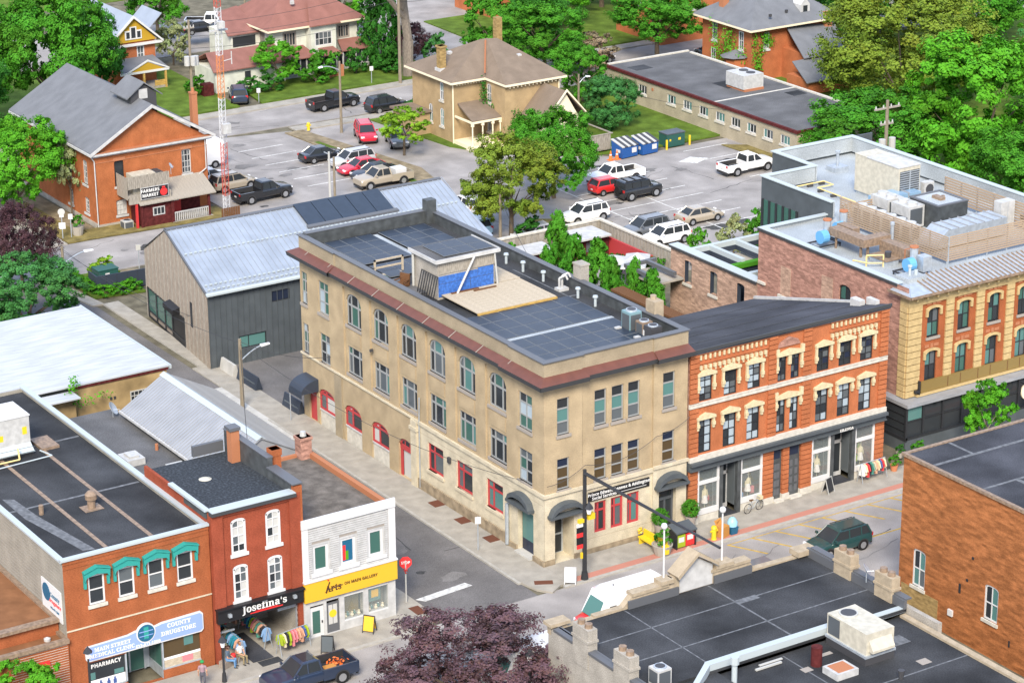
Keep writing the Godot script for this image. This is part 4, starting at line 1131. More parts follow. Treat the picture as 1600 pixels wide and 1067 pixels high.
	for i in 7:
		part(o,"rib",box(-2.5+i*0.85,1.6,-1.03,-2.42+i*0.85,1.68,1.03),"metal_grey")
	o = thing("duct_unit","pale blue duct boxes in front of the cream air handler","duct",V(45.0,r,-17.9))
	part(o,"casing",mb().bx(-1.9,0.2,-1.6,-0.6,1.3,0.2).bx(-0.5,0.2,-1.6,0.8,1.4,0.0).bx(0.85,0.2,-1.5,2.0,1.4,0.1),"p_blue")
	part(o,"joint",mb().bx(-0.62,0.2,-1.65,-0.5,1.45,0.05).bx(0.76,0.2,-1.65,0.88,1.48,0.05),"metal_grey")
	o = thing("wall_unit","white box condenser beside the cream air handler louvre","air conditioner",V(49.4,r,-19.8))
	part(o,"casing",box(-0.5,0.2,-0.25,0.5,1.3,0.25),"unit_white")
	part(o,"fan_grille",mb().cyl(V(0.05,0.75,0.25),V(0.05,0.75,0.27),0.4,0.4,14),"unit_dark")
	o = thing("cabinet","tall white cabinet inside the right slat screen of the hotel roof","cabinet",V(48.6,r,-10.2))
	part(o,"casing",box(-0.7,0,-0.4,0.7,2.3,0.4),"unit_white")
	part(o,"seam",mb().bx(-0.02,0.1,0.4,0.02,2.2,0.41),"galv")
	condenser("white fan condenser right of the tall white cabinet on the hotel roof",V(50.3,r,-9.0),1.2,1.3,"unit_white")
	var i := 0
	for p in [V(34.6,r,-14.6),V(37.0,r,-15.6),V(35.6,r,-6.0)]:
		o = thing("exhaust_fan",["blue exhaust fan on a black frame near the brick parapet of the hotel","blue exhaust fan tucked behind the brown duct by the slat screen","blue exhaust fan with square housing at the front of the hotel roof"][i],"fan",p)
		part(o,"drum",mb().cyl(V(-0.3,0.75,0),V(0.3,0.75,0),0.5,0.5,14),"fan_blue")
		part(o,"stack",mb().cyl(V(0.55,0.6,-0.2),V(0.55,1.9,-0.2),0.3,0.3,10),"galv")
		part(o,"stack_cap",mb().cyl(V(0.55,1.9,-0.2),V(0.55,2.0,-0.2),0.34,0.34,10),"clay")
		part(o,"frame",mb().bx(-1.0,0.2,-0.7,1.2,0.3,-0.6).bx(-1.0,0.2,0.6,1.2,0.3,0.7).bx(-1.0,0.2,-0.6,-0.9,0.3,0.6).bx(1.1,0.2,-0.6,1.2,0.3,0.6).bx(-0.95,0,-0.68,-0.87,0.2,-0.62).bx(1.1,0,0.62,1.18,0.2,0.68),"black_metal")
		if i == 2:
			part(o,"housing",box(0.5,0.3,0.1,1.3,1.4,0.9),"galv")
		i += 1
	o = thing("kitchen_duct","long brown rectangular duct bending across the hotel roof","duct",V(36.0,r,-12.0))
	part(o,"run",mb().bx(-1.0,0.9,-2.4,-0.1,1.5,1.6).bx(-0.1,0.9,0.7,1.6,1.5,1.6).bx(0.1,0.8,-2.8,0.8,1.5,-1.0),"duct_brown")
	part(o,"support",mb().bx(-0.8,0,0.9,-0.65,0.9,1.05).bx(-0.4,0,1.2,-0.25,0.9,1.35).bx(-0.9,0,-1.8,-0.75,0.9,-1.7),"duct_brown")
	o = thing("kitchen_duct","shorter brown duct running to the front fan beside the slat screen","duct",V(36.9,r,-8.6))
	part(o,"run",mb().bx(-0.4,0.5,-1.8,0.4,1.3,1.8),"duct_brown")
	part(o,"joint",mb().bx(-0.42,0.5,1.0,0.42,1.32,1.1),"clay")
	o = thing("roof_hatch","flat brown topped roof hatch with a bucket on it","hatch",V(35.9,r,-9.0))
	part(o,"curb",box(-0.7,0,-0.9,0.5,0.45,0.9),"galv")
	part(o,"lid",box(-0.8,0.45,-1.0,0.6,0.55,1.0),"duct_brown")
	part(o,"bucket",mb().cyl(V(-0.1,0.55,0.4),V(-0.1,1.0,0.4),0.2,0.26,10),"unit_dark")
	o = thing("pipe_stand","cream pipe stand standing near the hotel side parapet","pipe",V(34.6,r,-9.2))
	part(o,"pipes",mb().tube([V(-0.9,0.05,-0.8),V(-0.9,0.35,-0.8),V(-0.5,0.35,0.3),V(0.4,0.35,0.9)],0.06).tube([V(-0.5,0.0,0.2),V(-0.5,0.9,0.2),V(0.6,0.9,0.8),V(0.6,0,0.8)],0.06),"pipe_yellow")
	o = thing("roof_curb","pale blue square roof curb with white pipes at the hotel front","hatch",V(34.5,r,-4.6))
	part(o,"curb",box(-0.8,0,-0.7,0.9,0.55,0.7),"membrane_white")
	part(o,"pipe",mb().cyl(V(-0.1,0.55,0),V(-0.1,1.2,0),0.1,0.1).cyl(V(-0.1,1.2,0),V(-0.1,1.3,0),0.17,0.17).cyl(V(0.4,0.55,0.1),V(0.4,0.9,0.1),0.14,0.14),"coping_light")
	one("vent_stack",mb().cyl(Vector3.ZERO,V(0,1.9,0),0.13,0.13).cyl(V(0,1.9,0),V(0,2.1,0),0.18,0.16),"galv","tall thin galvanised stack against the left slat screen","vent",V(38.4,r,-11.2))
	one("vent_pipe",mb().cyl(Vector3.ZERO,V(0,0.9,0),0.08,0.08).cyl(V(0,0.9,0),V(0,1.0,0),0.2,0.2),"coping_light","small white capped vent beside the tall stack of the hotel","vent",V(37.6,r,-11.4))
	one("vent_stack",mb().bx(-0.7,0,-0.6,0.7,0.4,0.6).cyl(V(0,0.4,0),V(0,1.5,0),0.12,0.12).cyl(V(0,1.5,0),V(0,1.65,0),0.2,0.2),"galv","galvanised stack on a flared base on the rear hotel roof","vent",V(48.4,r,-29.6))
	one("gas_pipe",mb().tube([V(41.7,r+0.25,-27.2),V(45,r+0.25,-27.2),V(45,r+0.25,-26),V(43.4,r+0.25,-26),V(43.4,r+0.25,-20.8)],0.06),"pipe_yellow","long yellow gas pipe on blocks across the rear hotel roof","pipe")
	for k in 7:
		one("pipe_block",box(-0.25,0,-0.12,0.25,0.2,0.12),"unit_dark","small black block under the yellow roof pipe","block",V([42.2,43.6,44.8,43.4,43.4,43.4,41.4][k],r,[-27.2,-27.2,-27.2,-25.6,-24,-21.6,-25.2][k]),0.0,"blocks under the gas pipe")
func modern_building() -> void:
	var o := thing("gabled_gallery","modern long gabled building with grey wood gable, dark metal walls and pale blue metal roof","building",V(-0.8,0,-45))
	var A := V(0.9,0,-14.6)
	var B := V(-0.7,0,0)
	var R := V(0.4,8.8,-9.0)
	var b := mb()
	var ea := A+V(0,5.6,0)
	var eb := B+V(0,6.2,0)
	b.quad(A+V(0,-0.2,0),ea,eb,B+V(0,-0.2,0))
	b.tri(ea,R,eb)
	part(o,"gable_wall",b,"wood_grey")
	var nn := (B-A).normalized()
	var out := V(-1,0,-0.11).normalized()
	for i in 48:
		var f := (i+0.5)/48.0
		var p := A.lerp(B,f)
		var rz := R.z
		var top := lerpf(5.6,8.8,(p.z-A.z)/(rz-A.z)) if p.z < rz else lerpf(8.8,6.2,(p.z-rz)/(B.z-rz))
		var y0 := 2.45 if f < 0.62 and f > 0.02 else -0.2
		var bd := put(o,"wood_board",boxm(0.05,1.0,0.27),"wood_grey" if i % 3 else "wood_weathered",p+out*(0.03+0.012*(i % 2))+V(0,y0,0),0.109)
		bd.scale.y = top-y0-0.05
	var g := mb()
	var gx := func(f: float,y: float,d: float) -> Vector3: return A.lerp(B,f)+out*d+V(0,y,0)
	g.quad(gx.call(0.03,0.5,0.03),gx.call(0.03,2.45,0.03),gx.call(0.42,2.45,0.03),gx.call(0.42,0.5,0.03))
	part(o,"shop_window",g,"glass_green")
	var gf := mb()
	for f in [0.02,0.16,0.3,0.42,0.62]:
		gf.hexa([gx.call(f,-0.1,0.02),gx.call(f+0.012,-0.1,0.02),gx.call(f+0.012,2.5,0.02),gx.call(f,2.5,0.02),gx.call(f,-0.1,0.1),gx.call(f+0.012,-0.1,0.1),gx.call(f+0.012,2.5,0.1),gx.call(f,2.5,0.1)])
	for y in [-0.1,0.4,2.4]:
		gf.hexa([gx.call(0.02,y,0.02),gx.call(0.63,y,0.02),gx.call(0.63,y+0.12,0.02),gx.call(0.02,y+0.12,0.02),gx.call(0.02,y,0.09),gx.call(0.63,y,0.09),gx.call(0.63,y+0.12,0.09),gx.call(0.02,y+0.12,0.09)])
	part(o,"glazing_bar",gf,"dark_frame")
	var db := mb()
	db.quad(gx.call(0.43,0,0.04),gx.call(0.43,2.4,0.04),gx.call(0.62,2.4,0.04),gx.call(0.62,0,0.04))
	part(o,"entrance",db,"sign_black")
	part(o,"entrance_canopy",mb().hexa([gx.call(0.4,2.5,0.0),gx.call(0.56,2.5,0.0),gx.call(0.56,3.1,0.0),gx.call(0.4,3.1,0.0),gx.call(0.4,2.5,0.7),gx.call(0.56,2.5,0.7),gx.call(0.56,2.9,0.7),gx.call(0.4,2.9,0.7)]),"sign_black")
	var sw := mb()
	sw.quad(gx.call(0.73,2.3,0.09),gx.call(0.73,4.4,0.09),gx.call(0.765,4.4,0.09),gx.call(0.765,2.3,0.09))
	part(o,"slit_window",sw,"glass")
	var ops := [[2.6,1.1,2.4,1.05,0.0,{"xs": [0.35],"fw": 0.07,"fm": "dark_frame","gl": ["glass_teal"],"d": 0.1}],[5.6,4.4,1.6,0.9,0.0,{"fw": 0.07,"fm": "dark_frame","gl": ["glass_blue"],"d": 0.1}]]
	facade(o,"slate_clad",B,V(1,0,0),25.5,6.2,ops,0.12,-0.2,"side_wall")
	var s := mb()
	for i in 51:
		var x := -0.65+i*0.5
		if x > 1.8 and x < 4.4:
			s.bx(x,-0.2,0.0,x+0.035,1.05,0.05).bx(x,2.2,0.0,x+0.035,6.1,0.05)
		else:
			s.bx(x,-0.2,0.0,x+0.035,6.1,0.05)
	part(o,"wall_seam",s,"slate_clad")
	part(o,"rear_wall",mb().bx(0.9,-0.2,-14.6,25,5.6,-14.5).bx(24.7,-0.2,-14.5,24.8,6.0,0),"slate_clad")
	var L := 25.6
	var rn := func(x: float,f: float,up: float) -> Vector3:
		var p: Vector3 = R.lerp(eb,f)
		return V(x+p.x-0.05,p.y+0.1-f*0.02+up,p.z+f*0.25)
	var rr := mb()
	rr.quad(rn.call(-0.15,0,0),rn.call(L,0,0),rn.call(L+0.6,1,0),rn.call(-0.15,1,0))
	rr.quad(rn.call(-0.15,0,0),rn.call(L,0,0),V(L+0.5,5.6,-14.8),V(0.75,5.65,-14.8))
	part(o,"roof",rr,"metal_blue")
	for i in 52:
		var x := 0.25+i*0.5
		var a: Vector3 = rn.call(x,0.0,0.0)
		var c: Vector3 = rn.call(x,1.0,0.0)
		var q := mb()
		q.hexa([a,a+V(0.05,0,0),a+V(0.05,0.06,0),a+V(0,0.06,0),c,c+V(0.05,0,0),c+V(0.05,0.06,0),c+V(0,0.06,0)])
		part(o,"standing_seam",q,"metal_blue")
	var sg := mb()
	for f in [0.42,0.9,0.97]:
		for i in 60:
			var p: Vector3 = rn.call(0.1+i*0.425,f,0.05)
			sg.bx(p.x,p.y,p.z-0.06,p.x+0.22,p.y+0.1,p.z+0.06)
	part(o,"snow_guard",sg,"coping_light")
	var rd := mb()
	rd.hexa([rn.call(-0.3,0,0),rn.call(L,0,0),rn.call(L,0,0.1),rn.call(-0.3,0,0.1),rn.call(-0.3,0.03,0),rn.call(L,0.03,0),rn.call(L,0.03,0.1),rn.call(-0.3,0.03,0.1)])
	rd.hexa([rn.call(-0.25,0,-0.05),rn.call(-0.12,0,-0.05),rn.call(-0.12,0,0.1),rn.call(-0.25,0,0.1),rn.call(-0.25,1,-0.05),rn.call(-0.12,1,-0.05),rn.call(-0.12,1,0.1),rn.call(-0.25,1,0.1)])
	part(o,"roof_trim",rd,"coping")
	part(o,"gutter",mb().hexa([rn.call(-0.2,1.0,-0.12),rn.call(L,1.0,-0.12),rn.call(L,1.0,0.02),rn.call(-0.2,1.0,0.02),rn.call(-0.2,1.03,-0.12),rn.call(L,1.03,-0.12),rn.call(L,1.03,0.02),rn.call(-0.2,1.03,0.02)]),"coping_light")
	var k := 0
	for i in 5:
		var sk := mb()
		var x0 := 11.4+i*1.62
		sk.hexa([rn.call(x0,0.02,0.05),rn.call(x0+1.56,0.02,0.05),rn.call(x0+1.56,0.02,0.2),rn.call(x0,0.02,0.2),rn.call(x0+0.1,0.36,0.05),rn.call(x0+1.66,0.36,0.05),rn.call(x0+1.66,0.36,0.2),rn.call(x0+0.1,0.36,0.2)])
		part(o,"skylight",sk,"solar")
	part(o,"skylight_curb",mb().hexa([rn.call(11.3,0.36,0.02),rn.call(19.8,0.36,0.02),rn.call(19.8,0.36,0.22),rn.call(11.3,0.36,0.22),rn.call(11.35,0.39,0.02),rn.call(19.9,0.39,0.02),rn.call(19.9,0.39,0.18),rn.call(11.35,0.39,0.18)]),"coping")
func town_hall() -> void:
	var o := thing("town_hall","orange brick gabled hall with grey roof, dark roof cupola and red porch","building",V(6.7,0,-84))
	var w := 11.3
	var st := {"xs": [0.33,0.67],"ys": [0.25,0.5,0.75],"bar": 0.05,"fw": 0.09,"fm": "white_paint","gl": ["glass","glass_grey"],"sill": "white_paint"}
	var ops := [[1.9,3.5,0.95,2.4,0.1,{"fm": "dark_frame","gl": ["glass"],"fw": 0.05,"sill": "white_paint"}],[8.7,3.6,0.95,2.3,0.1,st],[1.9,0.75,1.05,1.45,0.1,{"xs": [0.33,0.67],"ys": [0.33,0.67],"fm": "white_paint","gl": ["glass_blind"],"bar": 0.05,"sill": "white_paint"}]]
	facade(o,"brick_hall",Vector3.ZERO,V(1,0,0),w,6.9,ops,0.15,-0.3)
	part(o,"gable",mb().extr([V2(0,6.9),V2(w,6.9),V2(5.75,10.3)],-0.2,0.0),"brick_hall")
	part(o,"gable_band",mb().bx(-0.3,6.55,0.002,w+0.5,6.75,0.16).bx(-0.35,6.75,0.002,w+0.55,6.95,0.5),"white_paint")
	part(o,"gable_band",mb().bx(-0.35,6.95,0.002,w+0.55,7.0,0.52).bx(0,5.95,0.002,w,6.02,0.05).bx(1.8,5.92,0.003,3.0,6.2,0.06).bx(8.6,5.92,0.003,9.8,6.2,0.06),"clay")
	facade(o,"brick_hall",V(0,0,-18),V(0,0,1),18,6.9,[[15.2,3.5,1.0,2.3,0.1,st],[11.6,3.5,1.0,2.3,0.1,st],[15.2,0.75,1.0,1.5,0.1,st],[11.6,0.75,1.0,1.5,0.1,st]],0.15,-0.3)
	part(o,"wall",mb().bx(w-0.15,-0.3,-18,w,6.9,-0.01).bx(0.01,-0.3,-18,w,6.9,-17.9),"brick_hall")
	part(o,"foundation",mb().bx(-0.12,-0.3,-18,0.0,0.25,0.1).bx(-0.12,-0.3,0.003,w,0.15,0.12),"stone_grey")
	var r := mb()
	for s in [[-0.55,5.75],[w+0.65,5.75]]:
		var a := V(s[0],6.95,0.5)
		var c := V(s[1],10.65,0.5)
		var dd := V(0,0,-18.9)
		r.hexa([a,c,c+V(0,0.16,0),a+V(0,0.16,0),a+dd,c+dd,c+dd+V(0,0.16,0),a+dd+V(0,0.16,0)])
	part(o,"roof",r,"shingle_grey")
	var f := mb()
	for s in [[-0.6,5.75],[w+0.7,5.75]]:
		var a := V(s[0],6.75,0.502)
		var c := V(s[1],10.48,0.502)
		f.hexa([a,c,c+V(0,0.3,0),a+V(0,0.3,0),a+V(0,0,0.08),c+V(0,0,0.08),c+V(0,0.3,0.08),a+V(0,0.3,0.08)])
	f.bx(-0.65,6.8,-18.3,-0.55,7.02,0.5)
	part(o,"bargeboard",f,"white_paint")
	part(o,"downspout",mb().tube([V(-0.5,6.8,0.3),V(-0.1,6.2,0.15),V(-0.05,0,0.12)],0.06).tube([V(11.1,6.6,0.12),V(11.1,3.8,0.12),V(9.6,3.0,0.3),V(10.3,2.0,1.6)],0.06),"white_paint")
	part(o,"chimney",mb().bx(11.0,6.0,-2.6,11.55,10.4,-2.0).bx(10.95,10.4,-2.65,11.6,10.55,-1.95).cyl(V(11.27,10.5,-2.3),V(11.27,10.95,-2.3),0.16,0.13),"clay")
	var cu := part(o,"cupola",mb().bx(4.9,8.6,-5.2,7.5,11.1,-2.2).extr([V2(4.9,11.1),V2(7.5,11.1),V2(6.2,12.1)],-5.2,-2.2),"unit_dark")
	part(cu,"louvre",box(5.75,10.7,-2.2,6.6,11.6,-2.15),"white_paint")
	var cr := mb()
	for s in [[4.4,10.85],[8.0,10.85]]:
		var a := V(s[0],s[1],-1.9)
		var c := V(6.2,12.2,-1.9)
		cr.hexa([a,c,c+V(0,0.12,0),a+V(0,0.12,0),a+V(0,0,-3.6),c+V(0,0,-3.6),c+V(0,0.12,-3.6),a+V(0,0.12,-3.6)])
	part(cu,"roof",cr,"shingle_grey")
	part(o,"porch_wall",mb().bx(3.3,-0.2,0.0,6.3,2.2,2.4).bx(6.3,-0.2,0.0,10.3,2.6,0.1),"maroon")
	part(o,"porch_post",mb().bx(3.2,-0.2,2.3,3.4,2.2,2.5).bx(6.2,-0.2,2.35,6.5,2.2,2.55).bx(10.0,-0.2,2.3,10.2,2.2,2.5),"maroon")
	part(o,"porch_roof",mb().hexa([V(3.0,2.15,2.8),V(10.7,2.15,2.8),V(10.7,2.25,2.8),V(3.0,2.25,2.8),V(3.0,3.4,0.02),V(10.7,3.4,0.02),V(10.7,3.5,0.02),V(3.0,3.5,0.02)]),"wood_weathered")
	part(o,"porch_window",box(4.4,0.9,2.4,5.6,1.7,2.44),"white_paint")
	part(o,"porch_pane",mb().bx(4.5,1.0,2.44,4.78,1.6,2.45).bx(4.86,1.0,2.44,5.14,1.6,2.45).bx(5.22,1.0,2.44,5.5,1.6,2.45),"glass")
	var pd := part(o,"porch_door",box(7.4,-0.1,0.1,8.3,2.0,0.16),"red_paint")
	part(pd,"pane",box(7.6,1.2,0.16,8.1,1.85,0.18),"glass_blind")
	part(o,"porch_floor",box(6.3,-0.2,0.0,10.4,0.0,2.6),"concrete")
	for i in 18:
		put(o,"baluster",boxm(0.07,0.75,0.06),"white_paint",V(6.6+i*0.2,0.05,2.45))
	part(o,"rail",mb().bx(6.5,0.8,2.4,10.1,0.88,2.5),"white_paint")
	var dk := mb()
	for i in 22:
		put(o,"fence_board",boxm(0.17,1.15,0.04),"wood_weathered",V(2.1+i*0.19,3.75+(i % 3)*0.02,2.5))
	for i in 12:
		put(o,"fence_board",boxm(0.04,2.1,0.18),"wood_weathered",V(2.0,2.75,0.2+i*0.19))
	part(o,"deck",mb().bx(2.0,2.9,0.02,6.3,3.1,2.45).bx(2.1,2.3,2.3,6.3,2.9,2.46),"wood_weathered")
	var bo := part(o,"market_board",mb().bx(3.2,2.62,2.53,6.0,3.76,2.58),"white_paint")
	part(bo,"board_face",box(3.26,2.68,2.58,5.94,3.7,2.595),"sign_black")
	text(bo,"FARMERS",TI(V(4.15,3.42,2.605)),0.42,"letter_white","Droid Sans",true,0.02)
	text(bo,"MARKET",TI(V(4.15,2.98,2.605)),0.42,"letter_white","Droid Sans",true,0.02)
	part(bo,"red_mark",mb().cyl(V(5.5,3.1,2.595),V(5.5,3.1,2.61),0.36,0.36,14).bx(5.35,3.4,2.595,5.65,3.6,2.61),"letter_red")
	part(o,"red_downpipe",mb().bx(2.75,-0.2,2.2,2.95,2.4,2.4).bx(2.2,2.2,2.2,2.95,2.35,2.35),"red_paint")
	condenser("grey ground condenser beside the red post of the brick hall porch",V(8.9,-0.15,-82.6),0.9,0.8,"pole_grey")
	var ac := thing("rooftop_unit","cream air conditioner on the fenced deck of the brick hall","air conditioner",V(10.9,3.1,-82.8))
	part(ac,"casing",box(-1.4,0,-0.7,0.9,1.7,0.7),"unit_cream")
	part(ac,"fan_section",box(0.9,0,-0.65,1.7,1.65,0.65),"unit_grille")
	for z in [-0.3,0.3]:
		part(ac,"fan",mb().cyl(V(1.3,1.65,z),V(1.3,1.7,z),0.28,0.28,12),"unit_dark")
	dish("small satellite dish at the right end of the fenced deck on the brick hall",V(13.3,4.7,-82.0),0.3)
func dish(label: String,at: Vector3,r: float) -> void:
	var o := thing("satellite_dish",label,"satellite dish",at,0.9)
	var d := mb()
	d.t = Transform3D(Basis(V(1,0,0),1.0),V(0,0.5,0))
	d.lathe([V2(0.0,-0.12*r),V2(r*0.5,-0.06*r),V2(r,0.12*r),V2(r,0.16*r),V2(r*0.5,0.0),V2(0,-0.05*r)],16)
	part(o,"reflector",d.smooth(50),"galv")
	part(o,"mast",mb().tube([V(0,-0.3,0),V(0,0.45,-0.02)],0.03),"galv")
	part(o,"arm",mb().tube([V(0,0.4,0),V(0,0.45,r)],0.02),"galv")
func left_row() -> void:
	var o := thing("drugstore_building","two storey orange brick drugstore with teal window hoods and long blue sign","building",V(-33.4,0,0.5))
	var w := 9.3
	var st := {"ys": [0.5],"fw": 0.1,"bar": 0.07,"fm": "white_clean","gl": ["glass","glass_grey","glass"],"sill": "stone_white","d": 0.08}
	var ops := [[1.2,0.45,2.4,1.85,0.0,null],[3.6,0.0,2.3,2.5,0.0,null],[5.9,0.6,2.5,1.95,0.0,null]]
	var hx := [1.5,3.38,5.28,7.15]
	for x in hx:
		ops.append([x,5.95,1.02,1.85,0.0,st])
	facade(o,"brick_orange",Vector3.ZERO,V(1,0,0),w,9.1,ops,0.2,-0.15)
	for x in hx:
		var b := mb()
		b.extr([V2(x-0.28,7.55),V2(x-0.12,7.82),V2(x+0.51,7.95),V2(x+1.14,7.82),V2(x+1.3,7.55),V2(x+1.34,8.1),V2(x+0.95,8.16),V2(x+0.51,8.36),V2(x+0.07,8.16),V2(x-0.32,8.1)],0.004,0.25)
		b.extr([V2(x-0.34,8.1),V2(x+0.51,8.36),V2(x+1.36,8.1),V2(x+1.36,8.18),V2(x+0.51,8.46),V2(x-0.34,8.18)],0.003,0.32)
		b.bx(x-0.3,7.1,0.003,x-0.14,7.6,0.14).bx(x+1.16,7.1,0.003,x+1.32,7.6,0.14)
		part(o,"window_hood",b,"teal_copper")
	part(o,"string_course",mb().bx(-0.02,4.62,0.002,w,4.7,0.05),"limestone")
	part(o,"brick_corbel",mb().bx(0,8.55,0.002,w,8.62,0.04).bx(0,8.85,0.002,w,9.1,0.05),"brick_orange")
	part(o,"side_wall",mb().bx(0.0,-0.2,-27.5,0.2,9.0,-0.01).bx(w-0.2,-0.2,-27.5,w,9.0,-0.01).bx(0.2,-0.2,-27.5,w-0.2,9.0,-27.3),"block_grey")
	var bl := mb()
	for j in 20:
		bl.bx(-0.012,4.4+j*0.23,-27.4,0.0,4.42+j*0.23,-0.3)
	part(o,"block_joint",bl,"stone_sill")
	part(o,"roof",box(0.2,8.6,-27.3,w-0.2,8.8,-0.05),"membrane")
	part(o,"coping",mb().bx(-0.12,9.0,-27.6,0.25,9.12,0.0).bx(-0.12,9.1,-0.2,w,9.24,0.14).bx(w-0.25,9.0,-27.6,w+0.12,9.12,-0.2),"coping_light")
	part(o,"roof_seam",mb().bx(3.1,8.8,-27,3.35,8.82,-0.3).bx(6.0,8.8,-27,6.25,8.82,-0.3),"duct_brown")
	part(o,"roof_seam",mb().bx(0.3,8.8,-9,w-0.3,8.808,-8.8).bx(0.3,8.8,-18,w-0.3,8.808,-17.8),"membrane_seam")
	part(o,"bleached_streak",mb().prism(pts([0.9,-11,1.5,-10.6,1.7,-7.5,2.2,-4,2.6,-1.2,1.9,-1.4,1.5,-4,0.9,-7.5]),8.8,8.806),"membrane_seam")
	part(o,"vent_cowl",mb().cyl(V(4.9,8.8,-6.8),V(4.9,9.5,-6.8),0.25,0.25,12).lathe([V2(0.36,9.4),V2(0.38,9.7),V2(0.2,9.9),V2(0,9.95)],12,V(4.9,0,-6.8)).bx(4.3,8.8,-7.3,5.5,8.83,-6.3),"duct_brown")
	part(o,"vent_pipe",mb().cyl(V(2.0,8.8,-7.6),V(2.0,9.4,-7.6),0.15,0.15).cyl(V(6.3,8.8,-26.2),V(6.3,9.2,-26.2),0.12,0.12),"duct_brown")
	part(o,"roof_slab",mb().bx(6.0,8.8,-18.8,7.2,8.98,-16.8),"duct_brown")
	var ac := thing("rooftop_unit","large white rooftop air unit with slanted base on the drugstore roof","air conditioner",V(-29.4,8.8,-17.8))
	part(ac,"casing",mb().bx(-2.6,0.7,-1.4,1.4,2.5,1.2),"unit_white")
	part(ac,"top",mb().bx(-2.65,2.5,-1.45,1.45,2.58,1.25),"white_clean")
	part(ac,"hood",mb().hexa([V(-2.6,0.3,1.2),V(1.5,0.3,1.2),V(1.4,0.7,1.2),V(-2.6,0.7,1.2),V(-2.6,0.2,1.7),V(1.5,0.2,1.7),V(1.4,0.3,1.75),V(-2.6,0.3,1.75)]),"coping_light")
	part(ac,"curb",box(-2.5,0,-1.3,1.4,0.5,1.5),"unit_dark")
	part(ac,"sticker",mb().bx(0.9,1.3,1.2,1.2,1.8,1.21).bx(-0.9,1.1,1.2,-0.4,1.5,1.21),"yellow_paint")
	part(ac,"pipe",mb().tube([V(-2,0.1,2.2),V(0.2,0.1,2.2),V(0.2,0.8,2.0)],0.06),"pipe_yellow")
	part(ac,"conduit",mb().tube([V(-3,0.06,2.9),V(2.2,0.06,2.6),V(1.9,0.06,1.4)],0.05),"coping_light")
	var ws := part(o,"side_sign",mb().bx(-0.08,5.0,-3.2,-0.012,7.0,-0.4),"white_clean")
	part(ws,"emblem",mb().cyl(V(-0.1,6.3,-2.5),V(-0.08,6.3,-2.5),0.55,0.55,16),"sign_navy")
	text(ws,"County",wx(V(-0.085,6.35,-1.3),V(0,0,1)),0.38,"sign_navy","Droid Serif",true,0.02)
	text(ws,"Drugstore",wx(V(-0.085,5.95,-1.3),V(0,0,1)),0.34,"letter_red","Droid Serif",true,0.02)
	text(ws,"613-471-1200",wx(V(-0.085,5.5,-1.4),V(0,0,1)),0.2,"sign_navy","Droid Sans",true,0.02)
	var f := [V2(1.0,2.62),V2(1.12,2.45),V2(8.45,2.45),V2(8.6,2.6),V2(8.6,3.62),V2(8.45,3.78),V2(5.9,3.72),V2(5.5,3.62),V2(4.2,3.62),V2(3.7,3.5),V2(1.12,3.42),V2(1.0,3.3)]
	var sg := part(o,"fascia_sign",mb().extr(f,0.02,0.14),"white_clean")
	var g := []
	for p in f:
		g.append(V2(lerpf(4.8,p.x,0.983),lerpf(3.1,p.y,0.87)))
	part(sg,"face",mb().extr(g,0.14,0.155),"sign_blue")
	part(sg,"roundel_rim",mb().cyl(V(4.85,3.35,0.03),V(4.85,3.35,0.18),0.62,0.62,24),"white_clean")
	part(sg,"roundel",mb().cyl(V(4.85,3.35,0.18),V(4.85,3.35,0.2),0.54,0.54,24),"sign_navy")
	part(sg,"roundel_bar",mb().bx(4.4,3.45,0.2,5.3,3.5,0.212).bx(4.4,3.18,0.2,5.3,3.22,0.212),"sign_blue")
	part(sg,"roundel_mark",mb().bx(4.7,3.0,0.201,5.0,3.75,0.21),"teal_copper")
	text(sg,"MAIN STREET",TI(V(2.7,3.12,0.165)),0.33,"letter_white","Droid Serif",true,0.03)
	text(sg,"MEDICAL CLINIC",TI(V(2.65,2.76,0.165)),0.33,"letter_white","Droid Serif",true,0.03)
	text(sg,"613-471-1200",TI(V(4.95,2.62,0.165)),0.26,"letter_white","Droid Serif",true,0.03)
	text(sg,"COUNTY",TI(V(7.0,3.42,0.165)),0.36,"letter_white","Droid Serif",true,0.03)
	text(sg,"DRUGSTORE",TI(V(6.95,2.98,0.165)),0.36,"letter_white","Droid Serif",true,0.03)
	var p1 := part(o,"shop_window",mb().bx(1.2,0.45,-0.14,3.6,0.5,0.0).bx(3.5,0.45,-0.14,3.6,2.3,0.0),"galv")
	part(p1,"pane",box(1.2,0.5,-0.1,3.5,2.3,-0.08),"glass")
	text(p1,"PHARMACY",TI(V(2.3,2.0,-0.07)),0.36,"letter_white","Droid Sans",true,0.02)
	part(p1,"poster",box(1.22,0.52,-0.08,3.48,1.1,-0.065),"p_white")
	part(p1,"poster",mb().bx(1.3,1.15,-0.08,1.6,1.6,-0.066).bx(2.8,1.15,-0.08,3.4,1.45,-0.066),"glass_teal")
	var sil := mb()
	for x in [1.8,2.3,2.7]:
		sil.bx(x,0.56,-0.064,x+0.22,0.85,-0.058).bx(x+0.05,0.85,-0.064,x+0.17,1.0,-0.058)
	part(p1,"poster_print",sil,"cloth2")
	part(o,"alcove",mb().bx(3.6,2.5,-2.0,5.9,2.6,0.0).bx(3.6,0.0,-2.05,5.9,2.5,-1.9),"galv")
	var d := part(o,"shop_door",mb().bx(3.9,0.0,-1.9,4.0,2.3,-1.82).bx(4.5,0,-1.9,4.62,2.4,-1.82).bx(5.5,0,-1.9,5.62,2.4,-1.82).bx(4.0,1.7,-1.9,5.5,1.76,-1.83),"galv")
	part(d,"pane",box(3.7,0.05,-1.89,5.6,2.4,-1.86),"glass_green")
